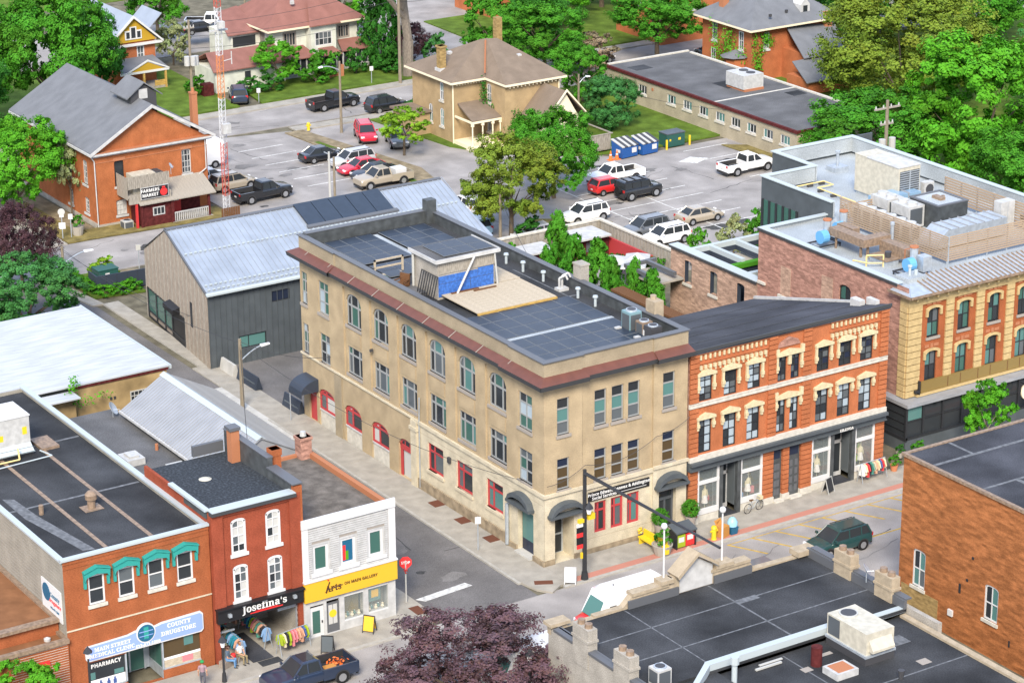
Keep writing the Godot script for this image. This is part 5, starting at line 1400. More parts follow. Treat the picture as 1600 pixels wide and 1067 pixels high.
	var p2 := part(o,"shop_window",mb().bx(5.88,0.6,-0.14,5.98,2.5,0.0).bx(5.9,0.55,-0.3,8.4,0.62,0.02).bx(5.86,0.55,-1.9,5.96,0.66,0.02).bx(5.86,0.0,-1.9,5.93,0.56,-0.02),"galv")
	part(p2,"pane",box(5.98,1.25,-0.1,8.4,2.55,-0.08),"glass_brown")
	part(p2,"pane",box(5.9,0.66,-1.85,5.93,2.5,-0.1),"glass_green")
	part(p2,"poster",box(5.98,1.1,-0.1,8.4,1.26,-0.07),"p_white")
	part(p2,"poster",box(5.98,0.62,-0.1,8.4,1.1,-0.075),"wood_new")
	part(p2,"poster",mb().bx(7.2,0.7,-0.075,7.9,1.1,-0.06),"cloth8")
	part(p2,"poster",mb().bx(7.35,1.75,-0.08,7.95,2.4,-0.065),"glass_teal")
	part(p2,"stall_riser",box(5.9,-0.15,-0.1,8.45,0.55,0.03),"brick_orange")
	o = thing("clothes_shop_building","three storey red brick shop with white arched windows above a black signboard","building",V(-24.05,0,0.7))
	w = 5.95
	var s2 := {"xs": [0.5],"ys": [0.25,0.5,0.75],"fw": 0.14,"bar": 0.05,"fm": "white_clean","gl": ["glass","glass_grey","glass_blind"],"sill": "white_clean","d": 0.05}
	var op2 := [[0.3,0.0,5.4,2.85,0.0,null]]
	for x in [1.3,3.62]:
		op2.append([x,6.9,1.0,2.25,0.2,s2])
		op2.append([x+0.02,3.85,1.0,2.3,0.2,s2])
	facade(o,"brick_red",V(0,0,0),V(1,0,0),w,9.7,op2,0.15,-0.1)
	part(o,"pilaster",mb().bx(0.0,3.6,0.003,0.75,9.9,0.12).bx(5.2,3.6,0.003,w,9.9,0.12).bx(0.75,9.5,0.003,5.2,9.9,0.12),"brick_red")
	part(o,"gable_pier",mb().bx(w-0.35,6,-9.0,w+0.15,10.3,0.1),"brick_orange")
	part(o,"side_wall",mb().bx(0.01,0,-9,0.2,9.8,-0.02).bx(w-0.3,0,-9,w,9.8,-0.02).bx(0.2,0,-9,w,9,-8.8),"brick_red")
	part(o,"roof",mb().hexa([V(0.2,9.3,-9),V(w-0.3,9.3,-9),V(w-0.3,9.5,-9),V(0.2,9.5,-9),V(0.2,9.6,0.1),V(w-0.3,9.6,0.1),V(w-0.3,9.8,0.1),V(0.2,9.8,0.1)]),"shingle_dark")
	part(o,"roof_edge",mb().bx(-0.05,9.75,-0.1,w-0.35,9.96,0.34),"cornice_dark")
	part(o,"coping_strip",mb().bx(0.0,9.96,-0.5,w-0.35,10.0,0.3).bx(-0.2,9.9,-5.2,0.12,10.05,-0.3),"coping_light")
	part(o,"party_parapet",mb().bx(w-0.4,9.4,-3.2,w-0.05,10.4,-0.3).bx(w-0.4,9.4,-9,w-0.05,11.0,-3.2).bx(-0.05,9.4,-3.4,0.2,10.0,-0.4),"dark_clad")
	part(o,"party_coping",mb().bx(w-0.5,10.4,-3.2,w+0.2,10.48,0.12).bx(w-0.46,11.0,-9.0,w,11.06,-3.2),"coping")
	part(o,"roof_vent",mb().lathe([V2(0.5,9.4),V2(0.45,9.6),V2(0.2,9.7),V2(0,9.72)],12,V(2.4,0,-5.4)),"unit_cream")
	part(o,"chimney",mb().bx(w-1.0,9.0,-7.4,w-0.42,11.7,-6.8),"clay")
	part(o,"chimney_cap",mb().bx(w-1.1,11.7,-7.5,w-0.36,11.9,-6.7).bx(w-2.6,9.6,-9.2,w-0.5,10.3,-8.95),"coping")
	part(o,"chimney",mb().bx(w+0.1,9.0,-4.1,w+0.7,11.3,-3.5).bx(w+0.05,10.9,-4.15,w+0.75,11.3,-3.45),"brick_orange")
	var bs := part(o,"sign_board",mb().bx(0.05,2.75,0.02,w-0.1,3.62,0.3).bx(0.0,3.6,0.02,w-0.05,3.7,0.45),"sign_black")
	text(bs,"Josefina's",TI(V(3.2,3.28,0.31)),0.62,"letter_white","Droid Serif",true,0.03)
	part(bs,"red_rule",box(2.2,2.9,0.3,4.4,2.96,0.315),"letter_red")
	text(bs,"CLOTHING & ACCESSORIES",TI(V(3.3,3.0,0.31)),0.12,"letter_red","Droid Sans",true,0.02)
	part(bs,"sign_lamp",mb().bx(0.7,3.1,0.3,0.9,3.3,0.5).bx(5.1,3.2,0.3,5.3,3.4,0.5),"galv")
	part(o,"shop_interior",mb().bx(0.3,-0.05,-4.2,5.7,2.85,-4.1).bx(0.3,0,-4.1,0.4,2.85,-0.2).bx(5.6,0,-4.1,5.7,2.85,-0.2).bx(0.3,2.8,-4.1,5.7,2.85,-0.2),"stone_grey")
	part(o,"shop_floor",box(0.3,-0.1,-4.1,5.7,0.02,0.0),"concrete")
	part(o,"doormat",box(1.9,0.02,-3.0,3.3,0.035,1.0),"membrane_mid")
	part(o,"shop_frame",mb().bx(4.3,2.3,-0.3,5.7,2.5,-0.2).bx(5.55,0,-0.3,5.7,2.5,-0.2).bx(0.3,1.7,-0.6,1.5,1.8,-0.5),"galv")
	o = thing("gallery_building","white clapboard two storey gallery with a mustard yellow signboard","building",V(-18.1,0,0.8))
	w = 6.45
	var s3 := {"fw": 0.16,"fm": "white_clean","gl": ["glass_green"],"d": 0.1}
	var s3b := {"fw": 0.16,"fm": "white_clean","gl": ["sign_navy"],"d": 0.1}
	var op3 := [[0.75,4.35,1.05,1.75,0.0,s3],[2.65,4.35,1.05,1.75,0.0,s3b],[4.6,4.4,1.05,1.75,0.0,s3],[0.4,0.05,0.95,2.1,0.0,null],[1.55,0.05,0.9,2.2,0.0,null],[2.8,0.55,1.35,1.75,0.0,null],[4.5,0.6,1.4,1.75,0.0,null]]
	facade(o,"white_paint",Vector3.ZERO,V(1,0,0),w,7.9,op3,0.15,-0.1)
	var cb := 0
	for j in 24:
		var y := 3.97+j*0.145
		for q in [[0.42,6.0]] if y < 4.2 or y > 6.3 else [[0.42,0.66],[1.9,2.56],[3.8,4.5],[5.75,6.0]]:
			put(o,"clapboard",boxm(q[1]-q[0],0.112,0.06),"white_paint",V((q[0]+q[1])/2,y,0.018))
	part(o,"clapboard_backing",mb().bx(0.42,3.95,0.001,0.66,7.4,0.006).bx(1.9,3.95,0.001,2.56,7.4,0.006).bx(3.8,3.95,0.001,4.5,7.4,0.006).bx(5.75,3.95,0.001,6.0,7.4,0.006).bx(0.66,6.25,0.001,5.75,7.4,0.006),"stone_sill")
	part(o,"corner_board",mb().bx(-0.02,3.9,0.003,0.4,7.6,0.08).bx(6.02,3.9,0.003,w+0.05,7.6,0.08).bx(-0.05,7.4,0.003,w+0.05,7.98,0.14),"white_clean")
	part(o,"rainbow_glass",mb().bx(2.85,4.6,-0.108,3.05,5.6,-0.1),"letter_red")
	part(o,"rainbow_glass",mb().bx(3.05,4.6,-0.108,3.25,5.2,-0.1),"leaf_bright")
	part(o,"window_apron",mb().bx(0.55,4.1,0.02,2.0,4.33,0.12).bx(2.45,4.1,0.02,3.9,4.33,0.12).bx(4.4,4.15,0.02,5.85,4.38,0.12),"white_clean")
	var gs := part(o,"sign_board",box(-0.02,2.55,0.02,w+0.05,3.85,0.2),"sign_gold")
	text(gs,"ON MAIN GALLERY",TI(V(3.9,3.22,0.21)),0.26,"letter_dark","Droid Sans",true,0.02)
	text(gs,"Arts",TI(V(1.95,3.15,0.21)),0.62,"letter_dark","Droid Serif",true,0.02,0.85)
	part(gs,"brush_stroke",mb().tube([V(1.45,2.9,0.22),V(1.7,3.6,0.22)],0.035).tube([V(1.5,3.1,0.22),V(2.6,3.2,0.22)],0.03),"letter_dark")
	part(gs,"red_dot",mb().cyl(V(1.62,3.72,0.2),V(1.62,3.72,0.22),0.06,0.06),"letter_red")
	part(o,"sign_ledge",box(-0.05,3.85,0.02,w+0.08,3.95,0.26),"white_clean")
	var dA := part(o,"white_door",box(0.4,0.05,-0.12,1.35,2.0,-0.06),"white_clean")
	part(dA,"pane",box(0.58,0.25,-0.06,1.1,1.75,-0.05),"glass_green")
	part(dA,"handle",box(1.2,0.9,-0.06,1.26,1.05,0.0),"black_metal")
	var dB := part(o,"dark_door",box(1.55,0.05,-0.12,2.45,2.05,-0.06),"coping")
	part(dB,"pane",mb().bx(1.7,0.6,-0.06,1.98,1.9,-0.05).bx(2.02,0.6,-0.06,2.3,1.9,-0.05),"glass_blind")
	part(dB,"yellow_sun",mb().cyl(V(2.0,1.3,-0.05),V(2.0,1.3,-0.035),0.26,0.26,14),"yellow_paint")
	for q in [[2.8,0.55,1.35],[4.5,0.6,1.4]]:
		var wn := part(o,"display_window",mb().bx(q[0],q[1],-0.1,q[0]+q[2],q[1]+0.08,0.0).bx(q[0],q[1]+1.67,-0.1,q[0]+q[2],q[1]+1.75,0.0),"white_clean")
		part(wn,"pane",box(q[0],q[1]+0.08,-0.06,q[0]+q[2],q[1]+1.67,-0.05),"shop_glass")
		part(wn,"back_wall",mb().bx(q[0]-0.1,q[1]-0.1,-0.9,q[0]+q[2]+0.1,q[1]+1.8,-0.85),"sign_bronze" if q[0] < 3 else "stone_grey")
		part(wn,"shelf",box(q[0],q[1],-0.85,q[0]+q[2],q[1]+0.05,-0.1),"white_paint")
		for k in 5:
			part(wn,"vase",mb().lathe([V2(0.05,0),V2(0.12,0.12),V2(0.05,0.25),V2(0.08,0.3)],10,V(q[0]+0.2+k*0.24,q[1]+0.05,-0.3-0.15*(k % 2))),"glass_teal" if k % 2 else "cream_paint")
	part(o,"painting",mb().bx(4.65,1.25,-0.3,5.5,2.2,-0.26),"glass_teal")
	part(o,"painting",mb().bx(4.85,1.5,-0.26,5.35,2.0,-0.25),"sign_gold")
	part(o,"side_wall",mb().bx(w-0.2,-0.2,-11,w,7.4,-0.02).bx(0,-0.2,-11,0.2,7.2,-0.02).bx(0.2,-0.2,-11,w-0.2,7.0,-10.8),"white_paint")
	part(o,"roof",box(0.2,6.9,-10.8,w-0.15,7.1,-0.1),"gravel_roof")
	part(o,"roof_edge",mb().bx(w-0.25,7.1,-11.05,w+0.08,7.45,-0.3).bx(0.2,7.0,-11.05,w-0.2,7.3,-10.8),"clay")
	part(o,"chimney",mb().bx(5.55,7.0,-11.0,6.35,8.6,-10.2).bx(5.48,8.4,-11.05,6.42,8.6,-10.15),"brick_old")
	part(o,"chimney_pot",mb().cyl(V(5.95,8.6,-10.6),V(5.95,8.9,-10.6),0.22,0.18),"unit_white")
	o = thing("low_brick_building","low patterned brick building with rusty brown flat roof at the left edge","building",V(-45,0,0.3))
	part(o,"wall",mb().bx(0,-0.2,-30,11.55,5.0,-0.9).bx(0,-0.2,-0.9,11.55,4.1,0.4),"brick_orange")
	var jb := mb()
	for j in 26:
		jb.bx(8,0.1+j*0.155,0.4,11.5,0.125+j*0.155,0.404)
	part(o,"mortar_line",jb,"stone_white")
	part(o,"roof",mb().bx(0.2,5.0,-29.8,11.4,5.05,-1.0).bx(0.2,4.1,-0.85,11.4,4.14,0.35),"roof_rust")
	part(o,"coping",mb().bx(11.3,5.0,-30,11.58,5.2,-0.6).bx(0,5.0,-1.15,11.3,5.2,-0.6).bx(0,4.1,0.2,11.58,4.35,0.55).bx(11.35,4.1,-0.9,11.6,4.35,0.2),"duct_brown")
	part(o,"roof_vent",mb().lathe([V2(0.22,5.05),V2(0.22,5.3),V2(0.1,5.42),V2(0,5.45)],10,V(9.0,0,-8.8)).lathe([V2(0.2,4.1),V2(0.2,4.3),V2(0,4.4)],10,V(10.6,0,-0.4)),"unit_white")
	part(o,"red_sign",box(9.4,1.6,0.41,10.3,3.3,0.55),"letter_red")
	o = thing("metal_roof_shed","low building with a pale grey ribbed metal gable roof behind the brick shops","building",V(-12,0,-16))
	var r := mb()
	for s in [[-3.5,-0.02],[3.9,0.02]]:
		r.hexa([V(s[0],4.15,0),V(0,6.25,0),V(0,6.35,0),V(s[0],4.25,0),V(s[0],4.15,-14.8),V(0,6.25,-14.8),V(0,6.35,-14.8),V(s[0],4.25,-14.8)])
	part(o,"roof",r,"metal_grey")
	for i in 42:
		var z := -0.2-i*0.35
		put(o,"roof_rib",cached_rib(),"metal_grey",V(0,0,z))
	part(o,"ridge_cap",mb().extr([V2(-0.35,6.2),V2(0,6.42),V2(0.35,6.2),V2(0,6.3)],-14.9,0.0),"coping_light")
	part(o,"gutter",mb().bx(-3.65,4.05,-14.9,-3.48,4.22,0),"white_paint")
	part(o,"wall",mb().bx(-3.3,0,-14.6,-3.1,4.15,0).bx(3.5,0,-14.6,3.7,4.2,0),"dark_clad")
	var ew := mb()
	ew.t = TI(V(0,0,-14.5))
	ew.extr([V2(-3.3,0),V2(3.7,0),V2(3.7,4.2),V2(0,6.25),V2(-3.3,4.2)],0,0.15)
	part(o,"wall",ew,"dark_clad")
	var eg := mb()
	eg.extr([V2(-3.3,0),V2(3.7,0),V2(3.7,4.2),V2(0,6.25),V2(-3.3,4.2)],-0.3,-0.15)
	part(o,"wall",eg,"metal_grey")
	o = thing("flat_roof_annex","flat grey roofed annex between drugstore and metal shed with small skylights","building",V(-24,0,-5))
	part(o,"wall",box(0.1,0,-27.8,8.7,3.5,0),"block_grey")
	part(o,"roof",box(0.1,3.5,-27.8,8.8,3.65,0),"membrane_grey")
	part(o,"skylight",mb().bx(5.0,3.65,-18.8,6.3,4.1,-17.2).bx(5.3,4.1,-18.5,6.0,4.25,-17.5),"unit_white")
	part(o,"skylight",mb().bx(7.0,3.65,-15.6,8.2,4.0,-14.4),"unit_white")
	part(o,"roof_vent",mb().cyl(V(8.0,3.65,-19),V(8.0,4.1,-19),0.12,0.12),"clay")
	dish("white satellite dish on the flat grey annex roof by the tan wall",V(-15.9,3.8,-31.3),0.5)
	one("climbing_vine",leafpatch([V(-0.4,0,0),V(0.5,2.0,0),V(0.3,0.1,0.1),V(3.2,0.3,0.1)],0.5,260,3),"leaf_bright","bright green vine climbing the tan wall beside the drugstore","vine",V(-17.6,3.7,-35.0))
	o = thing("white_roof_building","low tan walled building under a broad white metal roof","building",V(-9.6,0,-35.6))
	part(o,"wall",mb().bx(-7.6,0,-0.2,0,4.75,0).bx(-0.2,0,-15.4,0,4.6,-0.2).bx(-13,0,0.6,-7.6,4.4,0.8),"tan_wall")
	win(o,wx(V(-3.0,2.35,0.03),V(1,0,0)),1.3,1.15,{"xs": [0.25,0.5,0.75],"ys": [0.33,0.67],"bar": 0.05,"fm": "pole_grey","gl": ["glass"],"d": 0.0})
	part(o,"wall_trim",mb().bx(-7.7,4.6,0.0,0.1,4.8,0.1).bx(-1.6,3.4,0.0,0.2,3.55,0.12),"maroon")
	part(o,"wall_vent",mb().bx(-4.6,3.2,0.0,-4.45,3.4,0.06).bx(-4.3,3.2,0.0,-4.15,3.4,0.06),"unit_dark")
	for i in 26:
		var z1 := 0.15-i*0.61
		put(o,"roof_sheet",boxm(20.5,0.12,0.595),"metal_white",V(-10.1,4.82+(i % 2)*0.004,z1-0.3)).rotation.z = 0.0
	part(o,"roof_sheet",mb().bx(-20,4.5,0.2,-7.6,4.6,1.8),"metal_white")
	part(o,"roof_edge",mb().bx(0.16,4.7,-15.8,0.3,4.98,0.25),"coping_light")
func cached_rib() -> ArrayMesh:
	if not cache.has("rib"):
		var b := mb()
		for s in [-3.55,3.95]:
			b.hexa([V(s,4.22,0),V(0,6.35,0),V(0,6.4,0),V(s,4.28,0),V(s,4.22,-0.06),V(0,6.35,-0.06),V(0,6.4,-0.06),V(s,4.28,-0.06)])
		cache["rib"] = b.mesh()
	return cache["rib"]
func near_blocks() -> void:
	var o := thing("pediment_building","grey stone fronted block with small pediment and paired chimney pots under a dark flat roof","building",V(-11,0,17))
	var w := 19.0
	part(o,"wall",mb().bx(0,-0.2,0,w,5.2,0.3).bx(0,-0.2,0.3,0.3,5.6,14).bx(w-0.3,-0.2,0.3,w,5.6,12),"stone_grey")
	part(o,"roof",mb().bx(0.3,5.3,0.3,w-0.3,5.45,9.3).bx(0.3,5.2,9.3,5,5.3,14),"membrane")
	part(o,"roof_seam",mb().bx(0.4,5.45,3.0,w-0.4,5.456,3.1).bx(0.4,5.45,6.0,w-0.4,5.456,6.1).bx(11,5.45,0.4,11.12,5.456,9.2).bx(5.0,5.45,0.4,5.08,5.456,9.2).bx(11.0,5.45,2.9,12.6,5.458,3.4),"membrane_seam")
	part(o,"parapet",mb().extr([V2(0,5.2),V2(0,5.75),V2(1.1,5.75),V2(1.1,5.47),V2(3.0,5.47),V2(3.0,5.6),V2(5.0,5.6),V2(5.6,6.15),V2(8.4,6.2),V2(8.4,6.6),V2(9.0,6.6),V2(10.1,7.6),V2(11.4,6.8),V2(11.4,6.2),V2(14.2,6.15),V2(14.6,5.6),V2(w,5.5),V2(w,5.2)],-0.1,0.32),"tan_stone")
	part(o,"parapet_cap",mb().bx(-0.15,5.75,-0.3,1.2,5.95,0.5).bx(5.6,6.15,-0.25,8.2,6.35,0.42).bx(7.6,6.35,-0.3,8.5,6.6,0.5).bx(11.3,6.2,-0.25,14.2,6.38,0.42).bx(11.6,6.38,-0.3,12.9,6.62,0.5).bx(w-1.3,5.6,-0.3,w+0.1,5.95,0.6),"tan_stone")
	part(o,"pediment_cap",mb().extr([V2(8.7,6.55),V2(10.1,7.75),V2(11.6,6.75),V2(11.6,6.95),V2(10.1,7.98),V2(8.6,6.75)],-0.35,0.75),"tan_stone")
	part(o,"pediment_back",mb().extr([V2(9.0,5.5),V2(11.4,5.5),V2(11.4,6.75),V2(10.1,7.55),V2(9.0,6.6)],0.322,0.36),"white_paint")
	part(o,"flashing",mb().bx(5.3,5.3,0.33,8.9,5.95,0.45).bx(11.5,5.3,0.33,14.3,5.95,0.45).bx(0.3,5.4,0.33,0.5,5.75,9.3).bx(w-0.5,5.4,0.33,w-0.3,6.0,9.3),"coping")
	part(o,"front_box",mb().bx(15.2,4.0,-1.2,17.4,4.4,-0.1),"tan_stone")
	for q in [[0,3.3],[0,7.3],[w-0.55,3.8],[w-0.55,7.5]]:
		part(o,"chimney",mb().bx(q[0]-0.05,4.6,q[1]-0.75,q[0]+0.6,7.0,q[1]+0.75).bx(q[0]-0.1,6.2,q[1]-0.82,q[0]+0.65,6.35,q[1]+0.82),"stone_grey" if q[0] == 0 else "tan_stone")
		part(o,"chimney_pot",mb().cyl(V(q[0]+0.28,7.0,q[1]-0.35),V(q[0]+0.28,7.25,q[1]-0.35),0.24,0.22,10).cyl(V(q[0]+0.28,7.0,q[1]+0.35),V(q[0]+0.28,7.25,q[1]+0.35),0.24,0.22,10),"duct_brown")
	part(o,"coping",mb().bx(-0.06,5.6,0.6,0.4,5.75,2.5).bx(-0.06,5.6,4.1,0.4,5.75,6.5).bx(-0.06,5.6,8.1,0.4,5.75,14).bx(w-0.4,6.0,0.6,w+0.06,6.1,9.3),"coping")
	dish("pale satellite dish beside the rear chimney of the pediment building",V(6.9,6.6,23.6),0.42)
	condenser("white wall condenser behind the front left chimney of the pediment building",V(-9.6,5.45,25.9),0.9,1.1,"unit_white")
	o = thing("near_flat_roof_building","dark flat roofed block with a white coping nearest the camera at the bottom edge","building",V(-6.5,0,26))
	part(o,"wall",mb().bx(0,-0.2,0.2,14,4.9,22),"tan_stone")
	part(o,"roof",mb().bx(0,4.9,0.2,14,5.05,22),"membrane")
	part(o,"coping",mb().bx(0,5.4,-0.2,11.5,5.85,0.25).bx(11.5,5.2,-0.2,14.2,5.5,0.2),"coping_light")
	part(o,"coping_side",mb().hexa([V(-2.2,4.9,1.4),V(0.05,5.4,-0.2),V(0.05,5.85,-0.2),V(-2.2,5.5,1.4),V(-2.2,4.9,1.8),V(0.05,5.4,0.25),V(0.05,5.85,0.25),V(-2.2,5.5,1.8)]),"coping_light")
	part(o,"tan_edge",mb().bx(13.7,5.05,0.3,14.1,5.2,22).bx(-0.2,4.9,0.3,0.2,5.2,4.0),"tan_stone")
	part(o,"roof_seam",mb().bx(0.3,5.05,6,13.7,5.056,6.1).bx(5,5.05,0.4,5.08,5.056,20).bx(9.6,5.05,1.0,10.2,5.06,3.5).bx(10.6,5.05,2.0,12.2,5.06,3.0),"membrane_seam")
	part(o,"roof_patch",mb().bx(8.2,5.05,3.2,8.7,5.062,3.9).bx(4.8,5.05,2.2,5.4,5.062,2.7).bx(10.8,5.05,5.0,11.5,5.062,5.6).bx(6.4,5.05,1.4,7.6,5.062,1.7),"stone_sill")
	part(o,"vent_pipe",mb().cyl(V(0.7,5.05,1.6),V(0.7,6.5,1.6),0.16,0.16,10).cyl(V(0.7,6.3,1.6),V(0.7,6.75,1.6),0.26,0.26,10),"coping_light")
	part(o,"vent_pipe",mb().cyl(V(5.9,5.05,2.3),V(5.9,6.2,2.3),0.32,0.32,12),"maroon")
	part(o,"vent_pipe",mb().cyl(V(8.7,5.05,6.2),V(8.7,5.6,6.2),0.12,0.2,10),"unit_dark")
	var sk := part(o,"skylight",mb().bx(5.6,5.05,3.2,7.1,5.45,4.5),"unit_white")
	part(sk,"rust_panel",mb().bx(5.8,5.45,3.35,6.9,5.48,4.35),"clay")
	part(o,"scrap_boards",mb().bx(2.6,5.1,1.0,4.4,5.2,1.14).bx(3.0,5.2,0.8,4.6,5.26,0.94),"pole_grey")
	var ac := thing("rooftop_unit","cream rooftop air conditioner with one round fan at the bottom right","air conditioner",V(2.6,5.05,28.2),0.0)
	part(ac,"casing",mb().bx(-1.0,0.55,-1.7,1.0,1.9,1.7),"unit_cream")
	part(ac,"grille",mb().bx(-1.012,0.7,-1.6,-1.0,1.8,-0.6),"unit_grille")
	part(ac,"fan",mb().cyl(V(-0.1,1.9,-0.95),V(-0.1,1.98,-0.95),0.55,0.55,16),"pole_grey")
	part(ac,"fan_hole",mb().cyl(V(-0.1,1.98,-0.95),V(-0.1,1.99,-0.95),0.46,0.46,16),"unit_dark")
	part(ac,"curb",box(-1.05,0,-1.7,1.05,0.5,1.75),"unit_dark")
	part(ac,"rail",box(-1.1,0.45,-1.75,1.1,0.6,1.8),"galv")
	part(ac,"intake_hood",mb().hexa([V(-0.8,0.8,1.7),V(0.8,0.8,1.7),V(0.8,1.5,1.7),V(-0.8,1.5,1.7),V(-0.8,0.8,2.05),V(0.8,0.8,2.05),V(0.8,0.95,2.05),V(-0.8,0.95,2.05)]),"unit_cream")
	o = thing("side_brick_building","tall orange weathered brick block with three narrow white windows at the right edge","building",V(15.3,0,17.1))
	var st := {"xs": [0.5],"ys": [0.48],"bar": 0.06,"fw": 0.1,"fm": "white_clean","gl": ["glass_grey","glass_teal","glass"],"sill": "stone_white","d": 0.1}
	facade(o,"brick_rust",Vector3.ZERO,V(0,0,1),24,10.1,[[1.15,1.9,1.15,2.5,0.15,st],[7.6,2.2,1.2,2.3,0.15,st],[11.6,2.3,1.2,2.3,0.15,st]],0.16,-0.4)
	part(o,"front_wall",mb().bx(0.01,-0.3,-0.1,14,10.1,0.1),"brick_rust")
	part(o,"roof",mb().bx(0.1,10.05,0.0,14,10.2,24),"membrane_mid")
	part(o,"roof_seam",mb().bx(0.3,10.2,2.2,14,10.208,2.45).bx(0.3,10.2,6.6,14,10.208,6.8).bx(3.4,10.2,0.1,3.6,10.208,2.2).bx(2.8,10.2,6.8,3.1,10.208,14).bx(0.3,10.2,11.2,14,10.208,11.4),"membrane_seam")
	part(o,"coping",mb().bx(-0.12,10.1,-0.2,0.12,10.3,24).bx(0.12,10.15,-0.2,14,10.28,0.05),"duct_brown")
	part(o,"wall_anchor",mb().bx(-0.05,4.0,6.0,0,4.15,6.15).bx(-0.05,3.0,5.4,0,3.6,5.55).bx(-0.05,5.6,6.4,0,5.75,6.55).bx(-0.05,1.2,9.9,0,1.6,10.0),"black_metal")
	part(o,"wall_box",mb().bx(-0.12,1.2,4.6,0,1.6,5.0),"white_clean")
	part(o,"plaster_patch",mb().bx(-0.02,-0.3,0.2,0.0,1.7,3.6),"brick_buff")
func house_box(par: Node,mat: String,x: float,z: float,wx_: float,d: float,h: float,front: Array,left: Array) -> void:
	facade(par,mat,V(x,0,z+d),V(1,0,0),wx_,h,front,0.14,-0.3)
	facade(par,mat,V(x,0,z),V(0,0,1),d,h,left,0.14,-0.3)
	part(par,"wall",mb().bx(x+wx_-0.15,-0.3,z,x+wx_,h,z+d-0.01).bx(x+0.01,-0.3,z,x+wx_-0.15,h,z+0.15),mat)
func hip(par: Node,mat: String,x0: float,z0: float,x1: float,z1: float,y: float,yr: float,a: Vector2,b: Vector2) -> void:
	var p := [V(x0,y,z0),V(x1,y,z0),V(x1,y,z1),V(x0,y,z1)]
	var r0 := V(a.x,yr,a.y)
	var r1 := V(b.x,yr,b.y)
	var m := mb()
	m.quad(p[3],r0,r1,p[2])
	m.quad(p[1],r1,r0,p[0])
	m.tri(p[0],r0,p[3])
	m.tri(p[2],r1,p[1])
	m.quad(p[0],p[3],p[2],p[1])
	part(par,"roof",m,mat)
	part(par,"eave",mb().bx(x0,y-0.22,z1-0.1,x1,y-0.01,z1+0.03).bx(x0-0.03,y-0.22,z0,x0+0.1,y-0.01,z1-0.1).bx(x1-0.1,y-0.22,z0,x1+0.03,y-0.01,z1-0.1),"cream_paint")
